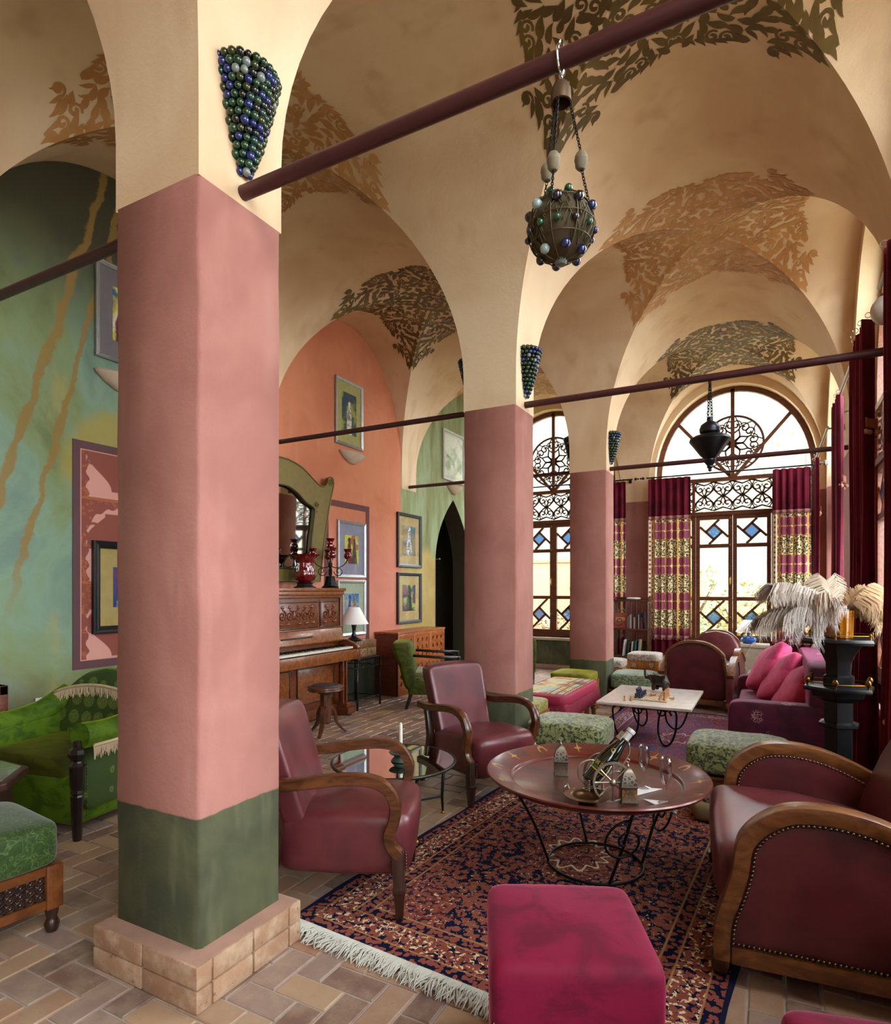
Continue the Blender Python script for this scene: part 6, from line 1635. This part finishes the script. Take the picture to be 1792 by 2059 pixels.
bmk = mesh('black_key', MB().box((-.0055, -.10, 0), (.0055, 0, .013)), 0, .002); bmk.materials.append(m_plain('ebony_key', (18,16,16), .3))
for k in range(nk):
    o = bpy.data.objects.new('white_key', km); COL.objects.link(o); o.parent = PN; o.location = (x0 + k*kw, -(dp-.155-.04) , .712)
    if k % 7 not in (1, 4) and k < nk-1:
        o = bpy.data.objects.new('black_key', bmk); COL.objects.link(o); o.parent = PN; o.location = (x0 + (k+1)*kw, -(dp-.155-.04), .7345)
for (a0, a1) in ((-hw+.10, -.06), (.06, hw-.16)):
    b = MB(); bx_(b, a0, a1, .298, .308, .20, .54); pnl = obj('lower_panel', b, PW2, PN, bevel=.004)
    fr = MB()
    for (c0, c1, d0, d1) in ((a0-.012, a1+.012, .188, .20), (a0-.012, a1+.012, .54, .552), (a0-.012, a0, .20, .54), (a1, a1+.012, .20, .54)): bx_(fr, c0, c1, .298, .312, d0, d1)
    obj('moulding', fr, LEGW, pnl, bevel=.003)
b = MB(); bx_(b, -hw+.03, hw-.03, .28, .33, .02, .12); obj('plinth', b, PW1, PN, bevel=.008)
# piano stool
ST = thing('piano_stool', 'round revolving piano stool with three carved legs before the piano', 'stool', (-3.60, 4.42, 0), .4); SW = m_wood('stool_dark', (110,62,38), (70,36,20), .35, 12, 12, 3)
obj('seat', MB().lathe([(.001, .40), (.13, .40), (.155, .405), (.165, .415), (.163, .425), (.168, .432), (.166, .445), (.15, .452), (.001, .452)], 36, caps=False), SW, ST, smooth=40)
obj('seat_pad', MB().lathe([(.128, .452), (.125, .458), (.001, .460)], 32, caps=False), m_plain('dark_leather', (56,40,40), .5), ST)
obj('column', MB().lathe([(.07, .40), (.075, .385), (.055, .37), (.05, .12), (.035, .10), (.001, .095)], 8), SW, ST, smooth=20)
for k in range(3):
    a = 2*pi*k/3 + .5; u = Vector((cos(a), sin(a), 0)); n = Vector((-sin(a), cos(a), 0)); P = smoothpath([u*.04 + Vector((0, 0, .26)), u*.085 + Vector((0, 0, .20)), u*.10 + Vector((0, 0, .11)), u*.145 + Vector((0, 0, .05)), u*.19 + Vector((0, 0, .012))], 5)
    obj('leg', MB().sweep(P, RECT(.024, .045), up=tuple(n), scale=[1.2 - .5*i/len(P) for i in range(len(P))]), SW, ST, bevel=.004)
# carved mirror above the piano
MR = thing('carved_mirror', 'bow-topped mirror in carved olive gold frame leaning above the piano', 'mirror', (XL + .02, 4.62, 1.40), pi/2); MR.scale = (1, 1, .93)
GILT = m_plain('olive_gilt', (124,106,52), .5, .35)
half_o = [(.60, .02), (.66, .50), (.745, .95), (.80, 1.16), (.80, 1.235), (.765, 1.27), (.715, 1.255), (.70, 1.20), (.66, 1.15), (.58, 1.14), (.46, 1.20), (.28, 1.30), (.10, 1.345), (0, 1.35)]
half_i = [(.42, .16), (.44, .45), (.475, .70), (.49, .84), (.45, .88), (.34, .92), (.22, 1.0), (.10, 1.05), (0, 1.06)]
def mirror_poly(hf, cx=0): 
    s = [(p.x, p.y) for p in smoothpath([(a, b, 0) for a, b in hf], 4)]; return s + [(-a, b) for a, b in s[::-1][1:]]
po, pi_ = mirror_poly(half_o), mirror_poly(half_i)
m = MB(); flat = [Vector((a, b, 0)) for a, b in po + pi_]; tr = geometry.tessellate_polygon([flat[:len(po)], flat[len(po):]])
lean = lambda x, d, z: (x, -d - z*.02, z)
for d in (.004, .05):
    ids = m.pts([lean(v.x, d, v.y) for v in flat]); [m.f.append([ids[i] for i in t]) for t in tr]
for loop in (po, pi_):
    n_ = len(loop)
    for i in range(n_): a, c = loop[i], loop[(i+1) % n_]; m.f.append(m.pts([lean(a[0], .004, a[1]), lean(c[0], .004, c[1]), lean(c[0], .05, c[1]), lean(a[0], .05, a[1])]))
obj('frame', m, GILT, MR, smooth=20)
obj('outer_bead', MB().tube([lean(a, .05, z) for a, z in po[:]], .010, 6, closed=True), GILT, MR, smooth=180)
obj('inner_bead', MB().tube([lean(a, .052, z) for a, z in pi_], .010, 6, closed=True), m_plain('dark_gilt', (74,62,30), .5, .3), MR, smooth=180)
obj('mirror_glass', MB().prism(pi_, lambda a, c: lean(a, .018, c), lambda a, c: lean(a, .022, c)), MIR, MR, smooth=0)
for s in (-1, 1):
    obj('scroll', MB().tube([lean(s*(.755 + p[0]), .052, 1.20 + p[1]) for p in spiral((0, 0), .045, .006, 0, 1.7*s, 24)], .008, 6), GILT, MR, smooth=180)
    obj('carved_spray', MB().tube([lean(s*(.52 + p[0]), .052, .92 + p[1]) for p in spiral((0, 0), .035, .006, 0, -1.4*s, 20)], .008, 6).sph(lean(s*.53, .05, .85), (.015, .01, .03), 8, 6), GILT, MR, smooth=60)
# ruby glass vase and candelabra on the piano
g = G('ruby_glass'); RUBY = g.out(lin((120,4,14)), .06, Coat_Weight=1.0, Transmission_Weight=.25, Specular_IOR_Level=.7)
ptop = 1.349
RV = thing('ruby_vase', 'large ribbed ruby glass urn vase on the piano', 'vase', (-4.16, 4.78, ptop))
obj('foot', MB().lathe([(.115, 0), (.115, .008), (.085, .02), (.075, .04), (.085, .05), (.06, .06)], 32), m_plain('dark_foot', (60,40,40), .3, .5), RV, smooth=50)
obj('glass', MB().lathe([(.055, .06), (.095, .085), (.112, .13), (.100, .19), (.085, .24), (.095, .29), (.135, .325), (.160, .338), (.152, .338), (.088, .285), (.078, .24), (.093, .18), (.104, .13), (.08, .09), (.001, .07)], 64, flute=16, fl=.05, twist=22.0, caps=False), RUBY, RV, smooth=70)
def cup(mb, x, y, z, s=1.0): mb.lathe([(.001, 0), (.022*s, .002), (.036*s, .022*s), (.034*s, .045*s), (.022*s, .058*s), (.026*s, .07*s), (.040*s, .095*s), (.036*s, .095*s), (.022*s, .07*s), (.018*s, .058*s), (.03*s, .045*s), (.03*s, .02*s), (.001, .006)], 24, (x, y, z), caps=False, flute=8, fl=.06); return mb
def candelabra(loc, rot, label):
    C = thing('candelabra', label, 'candelabra', loc, rot); WI = m_plain('wrought_iron', (30,28,28), .45, .7)
    obj('base', MB().lathe([(.075, 0), (.078, .008), (.06, .02), (.05, .05), (.042, .09), (.045, .10), (.02, .105)], 10), WI, C, smooth=30)
    obj('stem', MB().lathe([(.012, .10), (.009, .16), (.014, .20), (.008, .24), (.008, .30), (.018, .31)], 12), WI, C, smooth=50)
    cp = obj('cup', cup(MB(), 0, 0, .335, 1.0), RUBY, C, smooth=70)
    for k in range(4):
        a = pi*k/2 + .3; u = Vector((cos(a), sin(a), 0))
        P = [(0, 0, .16), u*.05 + Vector((0, 0, .13)), u*.10 + Vector((0, 0, .19)), u*.165 + Vector((0, 0, .235))]
        obj('arm', MB().tube(smoothpath([(0, 0, .19)] + [u*.06 + Vector((0, 0, .175)), u*.12 + Vector((0, 0, .20)), u*.155 + Vector((0, 0, .25))], 5), .0045, 6), WI, C, smooth=180)
        obj('scroll', MB().tube([u*(.075 + p[0]) + Vector((0, 0, .145 + p[1])) for p in spiral((0, 0), .045, .008, pi, 1.3, 20)], .0038, 6), WI, C, smooth=180)
        cc = u*.155; obj('cup', cup(MB(), cc.x, cc.y, .25, .95), RUBY, C, smooth=70)
        obj('crystal_drop', MB().lathe([(.001, -.035), (.005, -.012), (.001, 0)], 8, (cc.x*1.0, cc.y*1.0, .235)), m_plain('crystal', (214,204,180), .1), C)
    C.scale = (1.18, 1.18, 1.22)
    return C
candelabra((-4.10, 5.11, ptop), .5, 'four-armed iron candelabra with ruby glass cups beside the urn vase')
# ================================================================ black side table, drawers and lamp beside the piano
SX0, SX1, SY0, SY1 = -4.36, -3.97, 5.42, 5.90
S = thing('iron_side_table', 'tall black iron side table between piano and radiator cover', 'table', ((SX0+SX1)/2, (SY0+SY1)/2, 0)); hx, hy = (SX1-SX0)/2, (SY1-SY0)/2
obj('top', MB().box((-hx, -hy, .545), (hx, hy, .565)), BLK, S, bevel=.004)
for sx in (-1, 1):
    for sy in (-1, 1): obj('leg', MB().tube([(sx*(hx-.02), sy*(hy-.02), 0), (sx*(hx-.02), sy*(hy-.02), .545)], .012, 8), BLK, S, smooth=180)
    for zr in (.10, .46): obj('side_rail', MB().tube([(sx*(hx-.02), -hy+.02, zr), (sx*(hx-.02), hy-.02, zr)], .007, 6), BLK, S, smooth=180)
    for k in range(4): obj('baluster', MB().tube([(sx*(hx-.02), -hy+.10+k*.09, .46), (sx*(hx-.02), -hy+.10+k*.09, .545)], .005, 6), BLK, S, smooth=180)
for sy in (-1, 1):
    for zr in (.10, .46): obj('end_rail', MB().tube([(-hx+.02, sy*(hy-.02), zr), (hx-.02, sy*(hy-.02), zr)], .007, 6), BLK, S, smooth=180)
DB = thing('drawer_box', 'small inlaid wooden drawer box on the black side table', 'box', (-4.17, 5.66, .565))
BXW = m_wood('box_wood', (134,92,52), (96,60,32), .4, 10, 10, 10)
obj('body', MB().box((-.15, -.19, 0), (.15, .19, .19)), BXW, DB, bevel=.004)
for k in range(2):
    d = obj('drawer', MB().box((.149, -.175 + k*.178, .015), (.157, -.005 + k*.178, .10)), m_brocade('marquetry', (90,58,32), (150,108,66), (186,150,100), 1.6), DB, bevel=.002); obj('knob', MB().sph((.164, -.09 + k*.178, .058), .009, 8, 6), SILVER, d, smooth=180)
table_lamp((-4.17, 5.62, .755), 'black baluster table lamp with white cone shade beside the piano', [(.075, 0), (.078, .012), (.05, .03), (.028, .04), (.03, .06), (.018, .08), (.022, .13), (.030, .17), (.022, .20), (.010, .215)], m_plain('lamp_black', (34,34,38), .25, .3), .165, .065, .19, .185)
dd = thing('round_metal_dish', 'dark round metal dish on the drawer box beside the lamp', 'dish', (-4.10, 5.49, .755))
obj('dish', MB().lathe([(.001, .004), (.06, 0), (.10, .012), (.112, .03), (.105, .03), (.06, .012), (.001, .010)], 30, caps=False), m_plain('dark_dish', (44,40,38), .35, .6), dd, smooth=50)
dd.location = (-3.99, 5.16, 1.0); dd.location = (-4.06, 5.535, .756); dd.scale = (.45, .45, .45)
# radiator cover with cut-out lattice panels
RC = thing('radiator_cover', 'orange wood radiator cover with cut-out leaf lattice panels under the black frames', 'radiator cover', (-4.05, 6.36, 0)); RW = m_wood('cover_wood', (186,104,44), (150,76,30), .4, 10, 3, 14); RW2 = m_wood('cover_dark', (120,56,32), (90,40,22), .4, 3, 10, 12)
Lr, Hr = 1.22, .77
obj('end_panel', MB().box((-.345, 0, 0), (0, .03, Hr)).box((-.28, -.008, .12), (-.06, .002, .40)).box((-.28, -.008, .46), (-.06, .002, .70)), RW2, RC, bevel=.004); obj('end_panel', MB().box((-.345, Lr-.03, 0), (0, Lr, Hr)), RW2, RC, bevel=.004)
obj('top', MB().box((-.345, -.01, Hr), (.012, Lr+.01, Hr+.025)), RW, RC, bevel=.005)
for k in range(4): obj('stile', MB().box((-.022, Lr*k/3 - (.03 if k else 0) + (0 if k in (0,) else 0), 0), (.004, Lr*k/3 + (.03 if k < 3 else 0), Hr)), RW, RC, bevel=.003)
for z0, z1 in ((0, .10), (.36, .42), (Hr-.05, Hr)): obj('rail', MB().box((-.022, .03, z0), (.003, Lr-.03, z1)), RW, RC, bevel=.003)
rnl = random.Random(6)
for k in range(3):
    y0, y1 = Lr*k/3 + .03, Lr*(k+1)/3 - .03
    for zb, zt_ in ((.10, .36), (.42, Hr-.05)):
        m = MB(); holes = []
        for i in range(3):
            for j in range(3):
                cy, cz = lerp(y0, y1, (i+.5)/3), lerp(zb, zt_, (j+.5)/3); a = (.6 if (i + j) % 2 else -.6) if i != 1 else 0
                holes.append([Vector((cy + .034*cos(t)*cos(a+pi/2)*1.0 - .018*sin(t)*sin(a+pi/2), cz + .034*cos(t)*sin(a+pi/2) + .018*sin(t)*cos(a+pi/2), 0)) for t in [2*pi*q/10 for q in range(10)]])
        outer = [Vector((y0, zb, 0)), Vector((y1, zb, 0)), Vector((y1, zt_, 0)), Vector((y0, zt_, 0))]; fl = outer + [v for h in holes for v in h]; tr = geometry.tessellate_polygon([outer] + holes)
        for x in (-.014, -.004):
            ids = m.pts([(x, v.x, v.y) for v in fl]); [m.f.append([ids[i] for i in t]) for t in tr]
        for h in holes:
            for i in range(len(h)): a, c = h[i], h[(i+1) % len(h)]; m.f.append(m.pts([(-.014, a.x, a.y), (-.014, c.x, c.y), (-.004, c.x, c.y), (-.004, a.x, a.y)]))
        obj('lattice_panel', m, RW, RC, smooth=0)
RD = thing('radiator', 'white ribbed radiator glimpsed through the lattice cover', 'radiator', (-4.22, 6.97, 0))
for k in range(12): obj('rib', MB().box((-.05, -.50 + k*.085, .08), (.05, -.44 + k*.085, .66)), m_plain('radiator_white', (220,216,206), .4), RD, bevel=.015)
# ================================================================ green velvet armchairs
GV1 = m_velv2('moss_velvet', (80,108,14), (56,82,10), (190,220,60), .7)
@mat
def m_medallion():
    g = G('green_medallion_velvet'); P = g.obj(); x, y, z = g.xyz(P)
    v = g.node('ShaderNodeTexVoronoi', 0, {'feature': 'F1'}, Vector=P, Scale=9.5, Randomness=.25)
    w = g.sin(v * 130.0); lace = g.vor(P, 70.0, 'DISTANCE_TO_EDGE')
    col = g.mix(g.noise(P, 6.0), lin((52,76,16)), lin((40,58,14)))
    med = (1 - g.step(v, .40, .43)); col = g.mix(med * g.mx(g.step(w, -.2, .2) * .55, (1 - g.step(lace, .04, .09)) * .8), col, lin((128,136,56)))
    return g.out(col, .65, Sheen_Weight=.5, Sheen_Roughness=.35, Sheen_Tint=lin((190,220,110)))
EBN = m_plain('ebonised_turning', (36,28,26), .25)
def fringe_strip(parent, pts, h, m, name='fringe'):
    mb = MB(); P = [Vector(p) for p in pts]; r_ = random.Random(2); 
    tops = []
    for a, c in zip(P, P[1:]):
        n_ = max(2, int((c-a).length/.007))
        for k in range(n_): tops.append(a.lerp(c, k/n_))
    for i, p in enumerate(tops): L_ = h*(.9 + .15*sin(i*.9)) ; mb.tube([p, p + Vector((r_.gauss(0, .002), r_.gauss(0, .002), -L_*.6)), p + Vector((r_.gauss(0, .004), r_.gauss(0, .004), -L_))], [.0042, .0038, .002], 4)
    o = stuff(obj(name, mb, m, parent, smooth=60)); obj('fringe_braid', MB().tube(P, .010, 6), m, parent, smooth=180); return o
CRM = m_plain('cream_fringe', (222,196,158), .8)
A = thing('green_armchair', 'green velvet armchair with cream fringe and ebonised posts beside the near pillar', 'armchair', (-3.677, 2.167, 0), radians(10)); A.scale = (1, .82, 1)
MV = m_medallion(); W2 = .37
obj('base', MB().soft((0, .0, .20), (.70, .70, .28), .14, 36, 16), GV1, A, smooth=60)
obj('seat_cushion', MB().soft((0, -.06, .375), (.60, .60, .13), .2, 40, 20, .2), m_velv2('dark_olive_velvet', (70,72,8), (52,54,6), (150,160,40), .5), A, smooth=180)
def bkf(a, b):
    t = -pi/2 + pi*b; p = 2*pi*a; sp = lambda v, e: abs(v)**e*(1 if v >= 0 else -1)
    x = sp(cos(t), .25)*sp(cos(p), .25); y = sp(cos(t), .4)*sp(sin(p), .4); z = sp(sin(t), .3)
    h = .52 + z*.32; return (x*.36*(1 - .12*max(0, z)**2), .22 + (h-.3)*.22 + y*.07, .20 + (h-.20)*(1 - .20*x*x*max(0, z)))
obj('backrest', MB().grid(bkf, 40, 24, True), MV, A, smooth=180)
for s in (-1, 1):
    obj('arm_side', MB().soft((s*(W2-.03), .02, .34), (.08, .66, .40), .2, 26, 18), MV if s > 0 else GV1, A, smooth=180)
    rl = MB(); rl.tube(smoothpath([(s*W2, -.34, .555), (s*W2, -.10, .545), (s*W2, .12, .575), (s*(W2-.04), .30, .66)], 5), [.07]*11 + [.072]*5, 16); obj('arm_roll', rl, GV1, A, smooth=60)
    obj('post', MB().lathe([(.022, 0), (.026, .02), (.034, .22), (.034, .235), (.028, .245), (.036, .255), (.030, .27), (.036, .285), (.040, .39), (.046, .40), (.030, .415), (.026, .425), (.044, .445), (.050, .465), (.044, .487), (.026, .50), (.022, .53)], 8, (s*W2, -.36, 0)), EBN, A, smooth=25)
    nails(A, [(s*W2 - .045, -.352, .40), (s*W2 - .045, -.352, .10)], .018, .005); nails(A, [(s*W2 + .04, -.33, .42), (s*W2 + .04, -.33, .10)], .018, .005)
    fringe_strip(A, [(s*(W2+.062), -.30, .50), (s*(W2+.062), -.05, .50), (s*(W2+.062), .20, .535)], .075, CRM)
    obj('leg', MB().cbox((s*.30, .30, .04), (.05, .05, .08)), EBN, A, bevel=.004)
fringe_strip(A, [(x, .155 + .10*.22 + .012*(1-(x/.32)**2)*0 - .0, .745 - .55*x*x) for x in [-.335 + .67*k/14 for k in range(15)]], .07, CRM, 'back_fringe')
def small_green(label, loc, rot):
    A = thing('spindle_arm_chair', label, 'armchair', loc, rot); PB = m_brocade('leopard_plush', (30,30,12), (110,112,48), (150,150,80), 1.2)
    obj('seat', MB().soft((0, -.02, .33), (.56, .58, .16), .2, 36, 18, .12), PB, A, smooth=180)
    GV2 = m_velv2('olive_plush', (74,80,18), (50,56,12), (170,176,70), .5); obj('seat_base', MB().soft((0, 0, .24), (.58, .60, .16), .1, 30, 12), GV2, A, smooth=60)
    def f(a, b):
        t = -pi/2 + pi*b; p = 2*pi*a; sp = lambda v, e: abs(v)**e*(1 if v >= 0 else -1)
        x = sp(cos(t), .3)*sp(cos(p), .3); y = sp(cos(t), .4)*sp(sin(p), .4); z = sp(sin(t), .3); h = .47 + z*.27; return (x*.30, .27 + (h-.3)*.25 + y*(.09 + .035*max(0, z)), h)
    obj('backrest', MB().grid(f, 36, 22, True), GV2, A, smooth=180)
    for s in (-1, 1):
        obj('arm_rail', MB().tube([(s*.30, .24, .60), (s*.31, .0, .585), (s*.31, -.28, .575)], [.016, .016, .019], 8), EBN, A, smooth=180)
        obj('arm_post', MB().lathe([(.02, 0), (.02, .16), (.012, .18), (.022, .22), (.014, .26), (.022, .30), (.018, .33)], 10, (s*.31, -.27, .26)), EBN, A, smooth=40)
        for yy, tl in ((-.26, -.02), (.26, .06)): obj('leg', MB().loft([[(s*.26-w, yy+tl-w, 0), (s*.26+w, yy+tl-w, 0), (s*.26+w, yy+tl+w, 0), (s*.26-w, yy+tl+w, 0)] if z == 0 else [(s*.26-w, yy-w, z), (s*.26+w, yy-w, z), (s*.26+w, yy+w, z), (s*.26-w, yy+w, z)] for z, w in ((0, .016), (.18, .024))]), EBN, A, bevel=.003)
    return A
small_green('green plush chair with black spindle arms beside the radiator cover', (-3.40, 6.14, 0), radians(118))
small_green('green plush chair mostly hidden behind the middle pillar near the doorway', (-3.05, 7.62, 0), radians(205))
gt = thing('glass_side_table', 'round glass-topped low table beside the green plush chairs', 'table', (-2.95, 6.75, 0))
obj('glass_top', MB().lathe([(.001, .50), (.30, .50), (.302, .506), (.30, .512), (.001, .512)], 40, caps=False), m_plain('sea_glass', (150,166,152), .08), gt, smooth=30)
obj('base', MB().lathe([(.18, 0), (.18, .02), (.03, .05), (.025, .46), (.10, .50)], 20), IRON, gt)
# ================================================================ left foreground
GT = thing('mosaic_table', 'low octagonal table with pale glass panes and dark carved skirt', 'table', (-3.52, 1.42, 0), radians(22.5))
oc = lambda r, z: [(r*cos(2*pi*k/8), r*sin(2*pi*k/8), z) for k in range(8)]
DW = m_wood('dark_carved', (74,40,36), (50,26,24), .4, 8, 8, 8)
obj('rim', MB().loft([oc(.36, .385), oc(.37, .395), oc(.37, .425), oc(.355, .432)]), DW, GT, bevel=.004)
for k in range(8):
    a, b_ = 2*pi*k/8, 2*pi*(k+1)/8; e = .01
    obj('glass_pane', MB().prism([(.12*cos(a+e*2), .12*sin(a+e*2)), (.335*cos(a+e), .335*sin(a+e)), (.335*cos(b_-e), .335*sin(b_-e)), (.12*cos(b_-e*2), .12*sin(b_-e*2))], lambda u, v: (u, v, .431), lambda u, v: (u, v, .436)), m_plain('pale_mirror', (176,186,168), .08, .5), GT, smooth=0)
    n = Vector((cos((a+b_)/2), sin((a+b_)/2), 0)); t = Vector((-n.y, n.x, 0)); L_ = .30*2*sin(pi/8); f = lambda dd: (lambda u, v: tuple(n*(.30*cos(pi/8) + dd) + t*u + Vector((0, 0, v))))
    obj('skirt_panel', MB().prism([(-L_/2, 0), (-L_/2, .385), (L_/2, .385), (L_/2, 0), (L_*.33, 0), (L_*.30, .16), (L_*.12, .24), (0, .30), (-L_*.12, .24), (-L_*.30, .16), (-L_*.33, 0)], f(0), f(-.018)), DW, GT, smooth=20)
obj('glass_pane', MB().loft([oc(.11, .431), oc(.11, .436)]), m_plain('pale_mirror', (176,186,168), .08, .5), GT, smooth=0)
GS_ = thing('carved_footstool', 'footstool with green damask cushion and pierced carved wooden frame', 'footstool', (-2.74, 1.16, 0), radians(-6)); w, d = .50, .56
TW = m_wood('teak', (134,78,38), (96,52,24), .35, 5, 5, 5)
obj('cushion', MB().soft((0, 0, .345), (w*1.0, d*1.0, .17), .24, 46, 26, .14, .02, 5), m_brocade('green_damask', (38,64,16), (48,76,20), (112,132,76), 1.5, .42), GS_, smooth=180)
for sx in (-1, 1):
    for sy in (-1, 1): obj('leg', MB().lathe([(.020, 0), (.024, .012), (.028, .03), (.022, .045), (.018, .055), (.024, .075), (.026, .10)], 14, (sx*(w/2-.03), sy*(d/2-.03), 0)), LEGW, GS_, smooth=40); obj('corner_post', MB().cbox((sx*(w/2-.03), sy*(d/2-.03), .18), (.06, .06, .17)), TW, GS_, bevel=.004)
for s, ax in ((-1, 0), (1, 0), (-1, 1), (1, 1)):
    L_ = (d if ax == 0 else w) - .12; T_ = (lambda u, t_, z: (s*(w/2-.02-t_), u, z)) if ax == 0 else (lambda u, t_, z: (u, s*(d/2-.02-t_), z))
    for z0, z1 in ((.10, .135), (.23, .265)):
        m = MB(); m.prism([(-L_/2, z0), (L_/2, z0), (L_/2, z1), (-L_/2, z1)], lambda u, v: T_(u, -.012, v), lambda u, v: T_(u, .012, v)); obj('rail', m, TW, GS_, bevel=.003)
    m = MB(); m.prism([(-L_/2, .135), (L_/2, .135), (L_/2, .23), (-L_/2, .23)], lambda u, v: T_(u, .003, v), lambda u, v: T_(u, .01, v)); obj('backing', m, m_plain('dark_void', (40,24,18), .6), GS_, smooth=0)
    lt = MB(); st_ = MB()
    nx = int(L_/.032)
    for i in range(nx):
        for j in range(3):
            u, z = -L_/2 + L_*(i+.5)/nx, .135 + .095*(j+.5)/3
            lt.tube([T_(u + .014*cos(t), 0.0, z + .014*sin(t)) for t in [q*pi/4 for q in range(8)]], .0026, 5, closed=True); st_.sph(T_(u, -.003, z), .0042, 6, 4)
            lt.tube([T_(u - .017, 0, z - .017), T_(u + .017, 0, z + .017)], .0024, 4); lt.tube([T_(u - .017, 0, z + .017), T_(u + .017, 0, z - .017)], .0024, 4)
    stuff(obj('lattice', lt, LEGW, GS_, smooth=180)); stuff(obj('brass_studs', st_, m_plain('copper_stud', (196,140,100), .3, .9), GS_, smooth=180))
CW = thing('carved_settle', 'carved wooden settle end against the dark green wall', 'settle', (-4.285, 1.66, 0)); CW.scale = (.62, 1, 1)
obj('frame', MB().box((-.14, -.50, 0), (.14, -.45, .74)).box((-.14, .36, 0), (.14, .41, .74)).box((-.14, -.50, .68), (.14, .41, .74)).box((-.12, -.45, .10), (.12, .36, .16)), RW2, CW, bevel=.005)
obj('panel', MB().box((.06, -.45, .16), (.08, .36, .68)), m_wood('cover_wood', (186,104,44), (150,76,30), .4, 10, 3, 14), CW)
for k in range(6): obj('spindle', MB().lathe(spindle(.16, .68, .014), 8, (.11, -.40 + k*.14, 0)), RW2, CW, smooth=50)
